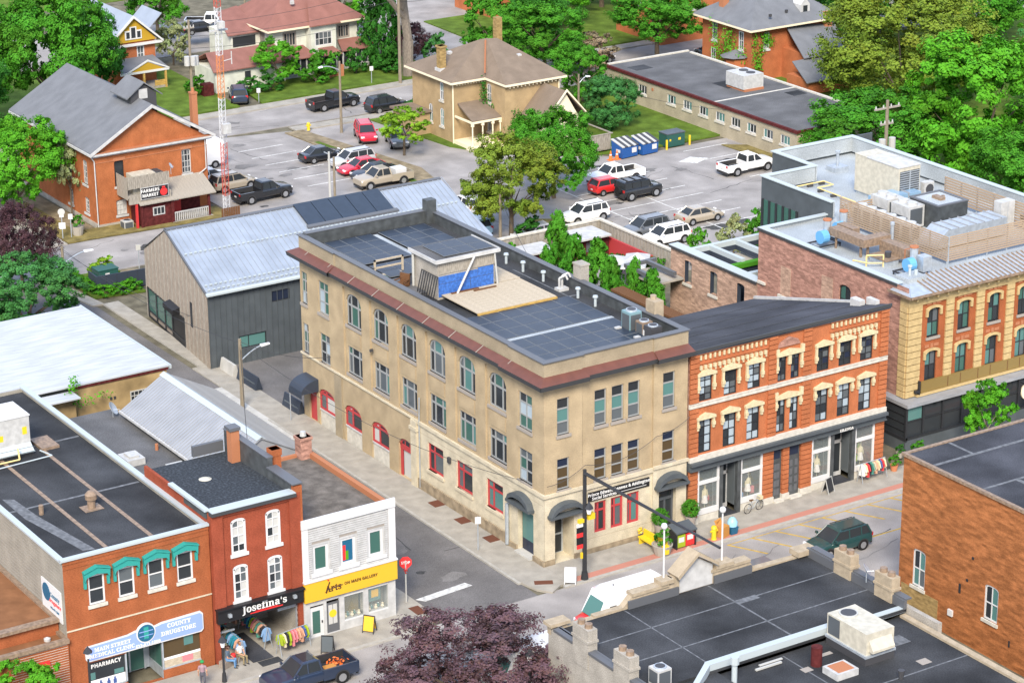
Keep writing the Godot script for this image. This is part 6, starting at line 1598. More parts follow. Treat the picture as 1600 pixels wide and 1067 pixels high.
func far_houses() -> void:
	var o := thing("beige_house","tan brick house with brown hip roof, two chimneys and a cream porch","house",V(48.4,0,-89.6))
	var st := {"xs": [0.5],"ys": [0.5],"bar": 0.06,"fw": 0.1,"fm": "white_clean","gl": ["glass_grey","glass_teal"],"sill": "stone_white","d": 0.08}
	house_box(o,"brick_tan",0,-8.0,4.0,8.0,6.4,[],[[5.4,4.0,0.75,1.9,0.3,st],[5.4,1.3,0.75,1.9,0.3,st],[3.2,1.3,0.75,1.9,0.3,st]])
	house_box(o,"brick_tan",3.6,-7.5,6.6,11.5,6.4,[],[[8.2,3.9,0.8,2.0,0.2,st],[8.2,0.9,0.8,2.0,0.2,st]])
	hip(o,"shingle_brown",-0.6,-8.6,10.8,0.6,6.45,9.3,V2(5.6,-3.6),V2(6.4,-3.6))
	hip(o,"shingle_brown",3.4,-7.8,10.8,4.5,6.47,9.32,V2(6.2,-3.4),V2(7.2,-3.0))
	part(o,"hip_cap",mb().tube([V(3.5,6.9,0.5),V(6.0,9.2,-3.3)],0.08,4),"clay")
	part(o,"chimney",mb().bx(0.3,6.2,-3.6,1.0,9.4,-2.9).bx(0.2,9.2,-3.7,1.1,9.4,-2.8).bx(9.0,7,-6.6,9.7,10.6,-5.9),"brick_buff")
	part(o,"chimney_flashing",box(0.15,6.5,-3.75,1.15,7.1,-2.75),"white_paint")
	part(o,"roof_vent",mb().bx(2.4,7.9,-5.0,2.8,8.2,-4.6).bx(7.6,7.9,0.0,8.0,8.2,0.4),"white_paint")
	var bk := mb()
	for i in 12:
		bk.bx(0.2+i*0.33,6.0,0.0,0.3+i*0.33,6.3,0.4)
	for i in 14:
		bk.bx(4.0+i*0.46,6.0,4.0,4.1+i*0.46,6.3,4.35)
	part(o,"eave_bracket",bk,"cream_paint")
	part(o,"porch_roof",mb().hexa([V(0.1,2.9,3.4),V(3.7,2.9,3.4),V(3.7,3.0,3.4),V(0.1,3.0,3.4),V(0.5,3.9,0.02),V(3.55,3.9,0.02),V(3.55,4.1,0.02),V(0.5,4.1,0.02)]),"shingle_brown")
	part(o,"porch_trim",mb().bx(0.1,2.7,3.3,3.7,2.92,3.42).bx(0.08,2.7,0.1,0.18,2.92,3.3),"cream_paint")
	for x in [0.2,1.4,2.6,3.5]:
		part(o,"porch_post",mb().cyl(V(x,-0.1,3.3),V(x,2.7,3.3),0.08,0.07,6).bx(x-0.14,2.4,3.2,x+0.14,2.7,3.4),"cream_paint")
	part(o,"porch_floor",mb().bx(0.0,-0.3,0.0,3.7,0.35,3.5).bx(2.0,-0.2,3.5,3.6,0.15,4.0).bx(2.0,-0.2,4.0,3.6,0.0,4.5),"cream_paint")
	var pr := mb()
	for i in 14:
		pr.bx(0.25+i*0.13,0.35,3.3,0.3+i*0.13,1.1,3.35)
	pr.bx(0.2,1.1,3.26,2.1,1.18,3.4)
	part(o,"porch_rail",pr,"cream_paint")
	part(o,"gable_wing",mb().bx(6.2,-0.3,4.01,9.8,3.2,8.0),"cream_paint")
	var gw := mb()
	gw.t = Transform3D(Basis(V(0,1,0),0),Vector3.ZERO)
	gw.hexa([V(5.6,3.0,8.3),V(8.2,5.9,8.3),V(8.2,6.0,8.3),V(5.5,3.1,8.3),V(5.6,3.0,4.02),V(8.2,5.9,4.02),V(8.2,6.0,4.02),V(5.5,3.1,4.02)])
	gw.hexa([V(10.8,3.0,8.3),V(8.2,5.9,8.3),V(8.2,6.0,8.3),V(10.9,3.1,8.3),V(10.8,3.0,4.02),V(8.2,5.9,4.02),V(8.2,6.0,4.02),V(10.9,3.1,4.02)])
	part(o,"wing_roof",gw,"shingle_brown")
	part(o,"wing_gable",mb().extr([V2(6.2,3.2),V2(9.8,3.2),V2(8.2,5.8)],7.85,8.0),"cream_paint")
	part(o,"bargeboard",mb().extr([V2(5.4,2.95),V2(8.2,5.95),V2(11.0,2.95),V2(10.9,3.2),V2(8.2,6.2),V2(5.5,3.2)],8.3,8.38),"cream_paint")
	part(o,"vine_growth",leafpatch([V(3.5,6.3,0.4),V(3.5,4.2,0.6),V(5.0,3.4,4.2),V(5.2,0.4,4.3)],0.75,900,11),"leaf_dark")
	part(o,"annex",mb().bx(-2.4,-0.3,-8.0,0,2.3,-4.6),"brick_tan")
	part(o,"annex_roof",mb().bx(-2.7,2.3,-8.2,0.0,2.5,-4.3),"shingle_brown")
	part(o,"downpipe",mb().tube([V(-0.06,0,0.06),V(-0.06,6.3,0.06)],0.07).tube([V(10.1,0,4.06),V(10.1,6.3,4.06)],0.07),"cream_paint")
	o = thing("wooden_deck","grey weathered wooden ramp deck with a planter beside the blue dumpsters","deck",V(58.6,0,-79.2))
	for i in 9:
		put(o,"fence_board",boxm(0.26,1.5,0.05),"wood_weathered",V(-1.2+i*0.29,0.3,0.9))
		put(o,"fence_board",boxm(0.05,1.5,0.26),"wood_weathered",V(-1.35,0.3,-1.6+i*0.29))
	part(o,"floor",box(-1.3,0.2,-4.4,1.4,0.4,0.9),"wood_weathered")
	part(o,"handrail",mb().bx(-1.4,1.8,-5,-1.28,1.9,0.95).bx(-1.4,1.8,0.87,1.5,1.9,0.97).bx(1.3,1.8,-5,1.42,1.9,0.9),"wood_weathered")
	part(o,"planting",leafpatch([V(-0.6,1.0,0.2),V(0.8,1.1,0.2)],0.5,120,77),"leaf_green")
	o = thing("cream_block_building","long low cream block building with grey flat roof and a row of small windows","building",V(72.6,0,-64.6))
	var sw := {"xs": [0.33,0.67],"fw": 0.08,"fm": "white_clean","gl": ["glass_grey","glass_teal","glass"],"sill": "stone_white","d": 0.1}
	var ops := []
	for z in [-91.4,-86.2,-83.4,-80.6,-77.8,-75.2,-72.6,-69.9,-67.2]:
		ops.append([z+97.5,1.35,1.5,0.95,0.0,sw])
	facade(o,"block_cream",V(0,0,-32.9),V(0,0,1),32.9,3.0,ops,0.15,-0.3)
	part(o,"front_wall",mb().bx(0.01,-0.3,-0.2,11.0,3.0,0.0).bx(10.8,-0.3,-32.9,11,3.0,-0.2),"block_cream")
	part(o,"roof",mb().bx(0.1,2.95,-32.9,11,3.1,-0.05),"membrane_grey")
	part(o,"roof_edge",mb().bx(-0.18,2.9,-33,0.12,3.18,0.15).bx(0.12,2.9,-0.1,11.1,3.18,0.15),"maroon")
	part(o,"roof_seam",mb().bx(0.3,3.1,-13.9,10.8,3.11,-13.6).bx(10.6,3.1,-32,10.9,3.25,-0.2).bx(0.2,3.1,-32.9,11,3.25,-32.6),"stone_white")
	part(o,"roof_stain",mb().bx(1.2,3.1,-30.6,3.4,3.112,-28.8).bx(4.6,3.1,-20,7.0,3.112,-17.2).bx(8.4,3.1,-12.6,10.2,3.112,-11),"membrane")
	part(o,"wall_vent",mb().cyl(V(-0.05,2.2,-24.2),V(0,2.2,-24.2),0.18,0.18),"clay")
	var ac := thing("rooftop_unit","white box air unit on the grey roof of the cream block","air conditioner",V(78.9,3.1,-81.2))
	part(ac,"casing",box(-1.3,0.25,-1.5,1.3,1.7,1.5),"unit_white")
	part(ac,"curb",box(-1.2,0,-1.5,1.3,0.25,1.6),"clay")
	part(ac,"fan",mb().cyl(V(0.3,1.7,-0.6),V(0.3,1.76,-0.6),0.5,0.5,12).cyl(V(0.3,1.7,0.6),V(0.3,1.76,0.6),0.5,0.5,12).bx(1.3,0.8,0.5,1.32,1.3,0.9),"unit_dark")
	o = thing("ivy_house","red brick house overgrown with ivy under a grey hip roof with dormer","house",V(88.4,0,-92.2))
	var s4 := {"xs": [0.5],"ys": [0.5],"bar": 0.06,"fw": 0.14,"fm": "white_clean","gl": ["glass","glass_grey"],"sill": "white_clean","d": 0.06}
	house_box(o,"brick_bright",0,-9,11,9,5.9,[[1.6,3.4,0.8,1.9,0.0,s4]],[[6.6,3.2,0.9,2.1,0.0,s4],[1.8,3.4,0.9,2.0,0.0,s4],[1.6,0.4,0.9,2.1,0.0,s4]])
	hip(o,"shingle_grey",-0.9,-9.9,12,0.9,6.0,9.4,V2(4.2,-4.6),V2(7.4,-4.6))
	part(o,"chimney",mb().bx(0.7,6,-7.0,1.5,9.8,-6.2).bx(9.8,4.0,-0.2,10.8,6.6,0.5).bx(8.6,7.0,-6.2,9.3,10.2,-5.5),"clay")
	var dm := part(o,"dormer",mb().bx(7.0,6.4,-1.6,8.3,7.6,-0.4).extr([V2(7.0,7.6),V2(8.3,7.6),V2(7.65,8.3)],-2.6,-0.4),"white_paint")
	part(dm,"pane",mb().bx(7.35,6.6,-0.4,7.95,7.5,-0.38),"glass")
	part(o,"roof_vent",mb().bx(2.2,7.0,0.0,2.5,7.3,0.2).bx(5.0,7.0,-0.7,5.3,7.3,-0.5).bx(10.2,7.0,-1.6,10.5,7.3,-1.4),"unit_dark")
	part(o,"wing_wall",mb().bx(4.2,-0.3,0.01,11.2,3.3,4.2).bx(1.6,-0.3,4.2,8.0,1.6,8.0),"brick_bright")
	part(o,"wing_roof",mb().hexa([V(3.6,3.0,4.6),V(9.6,3.2,5.0),V(9.6,3.3,5.0),V(3.6,3.1,4.6),V(4.6,5.6,0.02),V(11.6,5.0,0.02),V(11.6,5.1,0.02),V(4.6,5.7,0.02)]),"shingle_grey")
	part(o,"wing_roof",mb().hexa([V(1.0,1.4,8.4),V(8.0,1.4,8.4),V(8.0,1.5,8.4),V(1.0,1.5,8.4),V(2.2,2.8,4.3),V(8.6,2.8,4.3),V(8.6,2.9,4.3),V(2.2,2.9,4.3)]),"shingle_grey")
	part(o,"ivy_growth",leafpatch([V(-0.2,5.6,-6.5),V(-0.2,0.5,-5.0),V(-0.2,5.4,-3.5),V(-0.2,0.4,-2.0),V(-0.2,3.0,-1.0)],1.3,2600,5),"leaf_bright")
	part(o,"ivy_growth",leafpatch([V(0.2,5.6,0.2),V(0.6,0.4,0.3),V(1.6,5.2,0.2),V(2.6,4.0,0.2)],0.7,900,6),"leaf_bright")
	part(o,"bay_roof",mb().lathe([V2(1.7,2.6),V2(0.0,3.3)],8,V(-0.6,0,-2.2)),"shingle_grey")
	part(o,"bay",mb().cyl(V(-0.4,-0.3,-2.2),V(-0.4,2.6,-2.2),1.4,1.4,8),"brick_bright")
	o = thing("brick_house","orange brick house cut by the top edge behind the ivy house","house",V(90.5,0,-112))
	house_box(o,"brick_bright",0,-9,9,9,7.5,[[4.5,3.6,1.2,2.4,0.0,s4]],[[4,3.6,1.0,2.2,0.0,s4]])
	hip(o,"shingle_grey",-0.6,-9.6,9.6,0.6,7.6,10,V2(3.5,-4.5),V2(5.5,-4.5))
	o = thing("brick_house","red brick house glimpsed between trees at the top centre edge","house",V(81.5,0,-135))
	house_box(o,"brick_bright",0,-8,8,8,6.5,[[3.2,3.2,1.1,2.2,0.0,s4]],[[3.5,3.2,1.1,2.2,0.0,s4]])
	hip(o,"shingle_dark",-0.6,-8.6,8.6,0.6,6.6,9.4,V2(3.5,-4),V2(4.5,-4))
	o = thing("white_house","large pale house with red hip roof and screened red roofed porches","house",V(46.2,0,-124.6))
	var s5 := {"xs": [0.3,0.5,0.7],"ys": [],"bar": 0.1,"fw": 0.2,"fm": "stone_sill","gl": ["glass","glass_grey"],"d": 0.03}
	house_box(o,"siding_mint",0,-9,11,9,5.2,[[1.5,3.0,1.7,1.7,0.0,s5],[8.4,3.1,1.6,1.6,0.0,s5]],[[6.4,3.0,1.2,1.7,0.0,s5],[2.0,3.0,1.2,1.7,0.0,s5]])
	hip(o,"shingle_red",-0.8,-10,11.8,0.9,5.3,9.0,V2(4.2,-4.4),V2(6.8,-4.4))
	facade(o,"siding_mint",V(4.4,0,1.2),V(1,0,0),3.2,5.2,[[0.5,2.9,2.2,1.6,0.0,{"xs": [0.25,0.5,0.75],"ys": [0.5],"fw": 0.12,"fm": "white_clean","gl": ["glass","glass_grey"],"d": 0.05}]],0.1,2.2)
	part(o,"bay_wall",mb().bx(4.4,2.2,0.0,4.5,5.2,1.19).bx(7.5,2.2,0.0,7.6,5.2,1.19).bx(4.4,2.1,0,7.6,2.2,1.2),"siding_mint")
	part(o,"bay_roof",mb().hexa([V(4.0,5.28,1.7),V(8.0,5.28,1.7),V(8.0,5.4,1.7),V(4.0,5.4,1.7),V(5.6,7.4,-1.6),V(6.4,7.4,-1.6),V(6.4,7.5,-1.6),V(5.6,7.5,-1.6)]),"shingle_red")
	for q in [[-0.3,4.4,2.6],[4.9,7.4,3.0],[7.8,12.0,2.2]]:
		part(o,"porch_roof",mb().hexa([V(q[0],2.1,q[2]),V(q[1],2.1,q[2]),V(q[1],2.2,q[2]),V(q[0],2.2,q[2]),V(q[0]+0.6,2.9,0.0),V(q[1]-0.4,2.9,0.0),V(q[1]-0.4,3.0,0.0),V(q[0]+0.6,3.0,0.0)]),"shingle_red")
		part(o,"porch_screen",mb().bx(q[0]+0.3,0.4,q[2]-0.5,q[1]-0.2,2.0,q[2]-0.42).bx(q[0]+0.3,0.4,0.1,q[0]+0.36,2.0,q[2]-0.5),"glass")
		var ps := mb()
		var n := int((q[1]-q[0])/0.8)
		for i in n+1:
			ps.bx(q[0]+0.25+i*0.8,0,q[2]-0.42,q[0]+0.37+i*0.8,2.1,q[2]-0.3)
		ps.bx(q[0]+0.2,0,q[2]-0.45,q[1]-0.2,0.45,q[2]-0.32)
		part(o,"porch_post",ps,"white_paint")
	part(o,"brick_pier",mb().bx(4.6,-0.1,4.2,5.0,1.3,4.6).bx(6.2,-0.1,4.2,6.6,1.3,4.6).bx(4.9,-0.1,3.0,6.3,0.25,4.2),"clay")
	part(o,"roof_vent",mb().bx(3.4,7.4,-1.6,3.8,7.8,-1.3).bx(6.6,8.2,-2.6,7.0,8.6,-2.3),"white_paint")
	part(o,"side_wing",mb().bx(-3.6,-0.2,-8,0,4.6,-2.6),"siding_mint")
	part(o,"wing_roof",mb().hexa([V(-4.2,4.6,-2.2),V(0,4.6,-2.2),V(0,4.7,-2.2),V(-4.2,4.7,-2.2),V(-2.6,6.0,-8),V(0,6.4,-8),V(0,6.5,-8),V(-2.6,6.1,-8)]),"shingle_red")
	part(o,"wing_window",mb().bx(-3.4,3.2,-2.59,-0.6,4.3,-2.55),"glass")
	o = thing("garage","long low pale garage with a red shingle roof behind the street pole","garage",V(38.4,0,-121.8))
	part(o,"wall",mb().bx(-0.6,-0.2,-5.0,8.0,2.3,0),"siding_mint")
	part(o,"roof",mb().hexa([V(-1.0,2.2,0.4),V(8.4,2.2,0.4),V(8.4,2.3,0.4),V(-1.0,2.3,0.4),V(-0.4,3.7,-2.6),V(8.0,3.7,-2.6),V(8.0,3.8,-2.6),V(-0.4,3.8,-2.6)]).hexa([V(-1.0,2.2,-5.5),V(8.4,2.2,-5.5),V(8.4,2.3,-5.5),V(-1.0,2.3,-5.5),V(-0.4,3.7,-2.6),V(8.0,3.7,-2.6),V(8.0,3.8,-2.6),V(-0.4,3.8,-2.6)]),"shingle_red")
	part(o,"window",mb().bx(3.0,0.9,0.0,3.7,1.8,0.05),"glass")
	part(o,"bin_shed",mb().bx(-2.6,-0.1,0.2,-1.4,1.3,1.2),"maroon")
	o = thing("orange_house","narrow orange brick house with yellow front gable and pale blue metal roof","house",V(29.2,0,-129.5))
	house_box(o,"brick_bright",0,-10,5.2,10,4.9,[[3.0,2.6,0.9,1.8,0.0,s4]],[[5,2.6,0.9,1.8,0,s4]])
	part(o,"gable",mb().extr([V2(-0.2,4.9),V2(5.4,4.9),V2(2.6,7.6)],-0.1,0.15),"yellow_gable")
	part(o,"gable_window",mb().bx(1.6,5.2,0.15,3.6,6.2,0.22).bx(2.2,6.2,0.15,3.0,6.6,0.22),"white_clean")
	part(o,"gable_pane",mb().bx(1.75,5.35,0.22,2.15,6.05,0.235).bx(2.35,5.35,0.22,2.85,6.5,0.235).bx(3.05,5.35,0.22,3.45,6.05,0.235),"glass")
	var rr := mb()
	for s in [-0.7,5.9]:
		rr.hexa([V(s,4.75,0.5),V(2.6,7.75,0.5),V(2.6,7.87,0.5),V(s,4.9,0.5),V(s,4.75,-10.3),V(2.6,7.75,-10.3),V(2.6,7.87,-10.3),V(s,4.9,-10.3)])
	part(o,"roof",rr,"metal_blue")
	part(o,"bargeboard",mb().extr([V2(-0.8,4.6),V2(2.6,7.6),V2(6.0,4.6),V2(6.0,4.85),V2(2.6,7.9),V2(-0.8,4.85)],0.5,0.6).bx(-0.7,4.5,0.2,5.9,4.75,0.5),"white_clean")
	part(o,"side_roof",mb().hexa([V(5.9,5.2,-3),V(7.6,6.8,-3),V(7.6,6.9,-3),V(5.9,5.3,-3),V(5.9,5.2,-8),V(7.6,6.8,-8),V(7.6,6.9,-8),V(5.9,5.3,-8)]),"metal_blue")
	part(o,"porch_roof",mb().hexa([V(-0.2,2.2,2.6),V(5.4,2.2,2.6),V(5.4,2.3,2.6),V(-0.2,2.3,2.6),V(0.6,3.1,0.16),V(4.8,3.1,0.16),V(4.8,3.2,0.16),V(0.6,3.2,0.16)]),"shingle_grey")
	part(o,"porch_gable",mb().extr([V2(0.8,2.1),V2(5.2,2.1),V2(3.0,3.1)],2.62,2.7),"yellow_gable")
	part(o,"porch_trim",mb().bx(-0.3,1.95,2.6,5.5,2.2,2.75).extr([V2(0.5,2.1),V2(3.0,3.2),V2(5.5,2.1),V2(5.5,2.25),V2(3.0,3.4),V2(0.5,2.25)],2.7,2.8),"white_clean")
	part(o,"porch_post",mb().bx(5.0,0,2.5,5.2,2.0,2.7).bx(2.4,0,2.5,2.6,2.0,2.7).bx(3.8,0.3,2.5,5.2,0.9,2.6),"wood_yellow")
	part(o,"porch_floor",box(0,-0.1,0,5.3,0.3,2.6),"wood_weathered")
func courtyard() -> void:
	var o := thing("courtyard_wall","pale weathered concrete wall round the courtyard behind the offices","wall",V(41.2,0,-53))
	part(o,"wall_face",mb().bx(-0.2,-0.2,0,0,2.6,11.5).bx(-12,-0.2,-0.2,0,2.6,0),"wood_weathered")
	var st := mb()
	for i in 22:
		var h := rng.randf_range(0.6,2.3)
		st.bx(-0.22,2.6-h,0.3+i*0.5,-0.2,2.59,0.3+i*0.5+rng.randf_range(0.15,0.4))
	for i in 16:
		var h := rng.randf_range(0.6,2.0)
		st.bx(-11.5+i*0.7,2.6-h,0.0,-11.5+i*0.7+rng.randf_range(0.2,0.5),2.59,0.02)
	part(o,"stain",st,"stone_grey")
	part(o,"coping",mb().bx(-0.3,2.6,-0.3,0.1,2.75,11.6).bx(-12,2.6,-0.3,-0.3,2.75,0.1),"stone_white")
	o = thing("bar_kiosk","red walled kiosk with white flat roof in the courtyard corner","kiosk",V(37.6,0,-51.2))
	part(o,"wall",mb().bx(-1.6,-0.1,-1.4,2.6,2.2,0.8),"maroon")
	part(o,"roof",box(-2.2,2.2,-1.6,2.4,2.35,1.5),"white_paint")
	part(o,"red_fence",box(2.7,-0.1,0,2.9,1.8,7.0),"frame_red")
	part(o,"hatch_window",box(0.2,0.9,0.8,1.0,1.8,0.83),"glass_grey")
	o = thing("bar_kiosk","second white roofed kiosk behind the tallest cypress of the courtyard","kiosk",V(31.6,0,-50.6))
	part(o,"wall",mb().bx(-1.8,-0.1,-1.2,2.0,2.0,0.8),"maroon")
	part(o,"roof",box(-2.2,2.0,-1.4,2.6,2.15,1.2),"white_paint")
	var k := 0
	for p in [V(36.0,0,-43.6),V(38.0,0,-43.0),V(36.6,0,-41.6)]:
		o = thing("patio_umbrella",["square white patio umbrella at the left of the courtyard tables","square white patio umbrella at the back right of the courtyard tables","square white patio umbrella in front of the other two umbrellas"][k],"umbrella",p,0.1,"white patio umbrellas")
		part(o,"canopy",mb().lathe([V2(1.5,2.3),V2(1.45,2.4),V2(0,2.85)],4),"white_paint")
		part(o,"pole",mb().cyl(V(0,-0.1,0),V(0,2.8,0),0.04,0.04),"pole_grey")
		k += 1
	o = thing("pergola","dark framed pergola with pale roof beside the pale brick courtyard wall","pergola",V(31.4,0,-33.4))
	part(o,"beam",mb().bx(-1.6,5.7,0.0,1.4,6.0,0.3).bx(-1.6,5.7,0.3,-1.3,6.0,4.0).bx(0.4,5.7,0.3,0.7,6.0,4.0).bx(-1.5,0,0.05,-1.3,5.7,0.25),"coping")
	part(o,"roof",box(-1.4,5.2,0.3,1.4,5.35,4.0),"concrete")
	o = thing("timber_bench","long dark timber counter at the foot of the courtyard trees","bench",V(28.0,0,-28.8),0.0)
	part(o,"top",mb().bx(-0.6,4.6,-3.0,0.6,4.8,6.5),"wood_brown")
	part(o,"support",mb().bx(-0.5,0,-2.9,0.5,4.6,6.4),"dark_clad")
func leaf(b: MB,p: Vector3,nrm: Vector3,s: float,r: RandomNumberGenerator) -> void:
	var a := nrm.cross(V(r.randf()-0.5,r.randf()-0.5,r.randf()-0.5)).normalized()
	var c := nrm.cross(a)
	b.quad(p-a*s*0.5,p+c*s*0.32,p+a*s*0.5,p-c*s*0.32)
func leafpatch(path: Array,rad: float,n: int,sd: int,size := 0.2) -> MB:
	var r := RandomNumberGenerator.new()
	r.seed = sd
	var b := mb()
	for i in n:
		var k := r.randi() % (path.size()-1)
		var p: Vector3 = path[k].lerp(path[k+1],r.randf())
		var d := V(r.randfn(),r.randfn(),r.randfn()).normalized()
		var g := r.randf_range(0.65,1.25)
		b.col = Color(g*r.randf_range(0.9,1.1),g,g*0.9)
		leaf(b,p+d*rad*pow(r.randf(),0.4)*V(1,1,0.5),(d+V(r.randf()-0.5,r.randf(),r.randf()-0.5)).normalized(),size*r.randf_range(0.7,1.3),r)
	return b
func crown(key: String,R: Vector3,lumps: int,leaves: int,size: float,shape: String,sd: int) -> void:
	var r := RandomNumberGenerator.new()
	r.seed = sd
	var b := mb()
	var ls := []
	for i in lumps:
		var u := r.randf_range(-0.85,1.0)
		var a := TAU*(i*0.618034+r.randf()*0.25)
		var q := sqrt(maxf(0.0,1-u*u))
		var f := r.randf_range(0.5,0.97)
		var p := V(cos(a)*q,u,sin(a)*q)*f
		var lr := r.randf_range(0.16,0.31)
		if shape == "cone":
			var hh := (i+0.5)/lumps
			var w := pow(1.0-hh,0.75)*0.8+0.1 if hh > 0.18 else 0.78-(0.18-hh)*1.4
			p = V(cos(a)*w*0.66,-0.92+1.75*hh,sin(a)*w*0.66)
			lr = r.randf_range(0.24,0.36)*(0.45+w*0.7)
		elif shape == "round":
			f = r.randf_range(0.72,0.86)
			p = V(cos(a)*q,u,sin(a)*q)*f
			lr = r.randf_range(0.16,0.28)
		elif shape == "open":
			f = r.randf_range(0.4,0.95)
			p = V(cos(a)*q,u*0.9,sin(a)*q)*f
			lr = r.randf_range(0.15,0.3)
		ls.append([p,lr,r.randf_range(0.66,1.3),r.randf_range(0.85,1.15)])
	var tw := []
	for l in ls:
		for j in 13:
			var c: Vector3 = l[0]
			var d := (V(r.randfn(),r.randfn()*0.8+0.3,r.randfn()).normalized()+c.normalized()*0.5).normalized()
			tw.append([c+d*l[1]*r.randf_range(0.55,1.15)*V(1,0.8,1),d,l[1]*r.randf_range(0.22,0.4),l[2]*r.randf_range(0.8,1.22),l[3]])
	for i in leaves:
		var l: Array = tw[i % tw.size()]
		var d := V(r.randfn(),r.randfn(),r.randfn()).normalized()
		var ld: Vector3 = l[1]
		var p: Vector3 = (l[0]+(d+ld*0.35)*l[2]*sqrt(r.randf()))*R
		var g: float = l[3]*r.randf_range(0.82,1.2)
		b.col = Color(g*l[4]*r.randf_range(0.92,1.1),g,g*r.randf_range(0.75,1.1))
		leaf(b,p,(ld+d*0.5+V(r.randfn(),r.randfn()+0.4,r.randfn())*0.4).normalized(),size*r.randf_range(0.6,1.4),r)
	cache[key] = b.mesh()
func tree(called: String,label: String,key: String,mat: String,x: float,z: float,w: float,h: float,low: float,turn: float,grp := "",bark := "bark",y := -0.15) -> Node3D:
	var o := thing(called,label,"tree" if called.contains("tree") else "shrub",V(x,y,z),turn,grp)
	var c := put(o,"crown",cache[key],mat)
	var hh := (h-low)/2
	c.position = V(0,low+hh,0)
	c.scale = V(w/2,hh,w/2)
	var t := mb()
	var r0 := clampf(w*0.028,0.05,0.34)
	t.cyl(Vector3.ZERO,V(0.05,low+hh*0.5,0),r0,r0*0.7,8)
	var r := RandomNumberGenerator.new()
	r.seed = int(x*37+z*11)
	for i in 6:
		var a := TAU*i/6+r.randf()
		var s := V(0.04,low+hh*r.randf_range(0.05,0.5),0)
		var e := s+V(cos(a)*w*0.3,hh*r.randf_range(0.4,0.9),sin(a)*w*0.3)
		t.cyl(s,s.lerp(e,0.5)+V(0,0.1,0),r0*0.5,r0*0.32,5)
		t.cyl(s.lerp(e,0.5)+V(0,0.1,0),e,r0*0.32,r0*0.1,5)
	part(o,"trunk",t,bark)
	return o
func trees() -> void:
	crown("big_a",Vector3.ONE,70,62000,0.042,"lump",1)
	crown("big_b",Vector3.ONE,60,58000,0.044,"lump",2)
	crown("mid_a",Vector3.ONE,44,30000,0.058,"lump",3)
	crown("mid_b",Vector3.ONE,36,22000,0.064,"open",4)
	crown("dome",Vector3.ONE,150,70000,0.036,"round",5)
	crown("cone_a",Vector3.ONE,46,22000,0.068,"cone",6)
	crown("cone_b",Vector3.ONE,40,20000,0.07,"cone",7)
	crown("purple",Vector3.ONE,80,60000,0.036,"lump",8)
	crown("bush",Vector3.ONE,26,8000,0.105,"lump",9)
	crown("topiary",Vector3.ONE,120,9000,0.09,"round",10)
	tree("maple_tree","broad green maple beside the left wall of the brick hall","big_a","leaf_bright",1.6,-90.5,9.4,10.4,1.6,0.3)
	tree("young_tree","sparse pale young tree close to the left corner of the brick hall","mid_b","leaf_pale",6.2,-88.8,3.6,7.4,2.2,1.0)
	tree("purple_tree","dark purple leaved tree at the left edge above the white roof","purple","leaf_plum",-6.0,-71.5,6.4,7.8,1.0,2.0)
	tree("round_bush_tree","dense blue green tree at the left edge behind the white roof","big_b","leaf_blue",-10.0,-60.5,8.2,6.9,0.4,0.5)
	tree("street_tree","bright green street tree in the bottom left corner","mid_a","leaf_bright",-36.6,2.2,4.3,4.6,1.2,1.4)
	tree("ash_tree","tall dark green tree behind the grey hall roof, rightmost of its group","big_a","leaf_green",17.5,-118.5,12.5,15.5,2,0.9)
	tree("ash_tree","tall green tree at the top left corner of the view","big_b","leaf_green",9,-123,12,15,2,2.9)
	tree("ash_tree","dark green tree at the left edge below the top left corner","big_a","leaf_dark",5,-114,10,12,2,4.4)
	tree("ash_tree","dark tree just left of the orange gabled house","big_b","leaf_dark",24.0,-124.5,8,11,2,3.3)
	tree("ash_tree","green tree reaching over the top edge behind the orange gabled house","mid_a","leaf_green",42.5,-146,8.5,10.5,2.4,1.3)
	tree("feathery_shrub","pale feathery shrub behind the orange gabled house","mid_b","leaf_pale",39.6,-136,4.2,5.2,0.4,0.4)
	tree("front_bush","round clipped bush on the lawn of the orange gabled house","bush","leaf_green",35.6,-122.2,2.6,2.2,0.0,0.4)
	tree("hedge_shrub","leafy hedge along the pale garage wall, left end","bush","leaf_dark",40.6,-119.6,2.8,1.9,0.0,0.2)
	tree("hedge_shrub","leafy hedge along the pale garage wall, right end","bush","leaf_dark",43.0,-119.0,3.2,2.0,0.0,1.7)
	tree("garden_tree","small bright tree between the lattice mast and the pale house","mid_a","leaf_bright",45.0,-120.6,5.6,5.4,0.8,0.8)
	tree("porch_shrub","dense shrub left of the brick piers at the pale house porch","bush","leaf_green",48.8,-119.2,3.6,2.6,0,1.0)
	tree("porch_shrub","taller shrub against the screened porch of the pale house","bush","leaf_green",50.4,-120.4,3.6,3.4,0,2.4)
	tree("porch_shrub","small shrub right of the brick piers at the pale house porch","bush","leaf_dark",54.6,-120.4,2.8,3.0,0,2.0)
	tree("porch_shrub","low shrub at the right end of the pale house porch","bush","leaf_dark",57.8,-118.6,3.0,1.8,0,3.0)
	tree("cedar_tree","tall dark cedar right of the pale house","cone_b","leaf_dark",58.6,-121.5,6.6,11.0,0.2,0.4)
	tree("plum_tree","dark purple shrub tree behind the tall street pole","purple","leaf_plum",61.8,-120.4,4.2,5.0,0.4,0.9)
	tree("pine_tree","small blue green tree right of the thick bare trunk","bush","leaf_blue",63.4,-117.8,3.0,4.0,0.2,0.4)
	var tk := thing("bare_trunk_tree","thick pale forked tree trunk rising over the top edge by the street pole","tree",V(58.8,0,-116.2))
	part(tk,"trunk",mb().tube([V(0,-0.2,0),V(0.1,4,0)],0.62,10).tube([V(0.1,4,0),V(-0.3,8,-0.2),V(-0.6,14,0)],0.5,8).tube([V(0.0,6.2,0),V(-3.6,10.5,0.4)],0.3,7),"bark_pale")
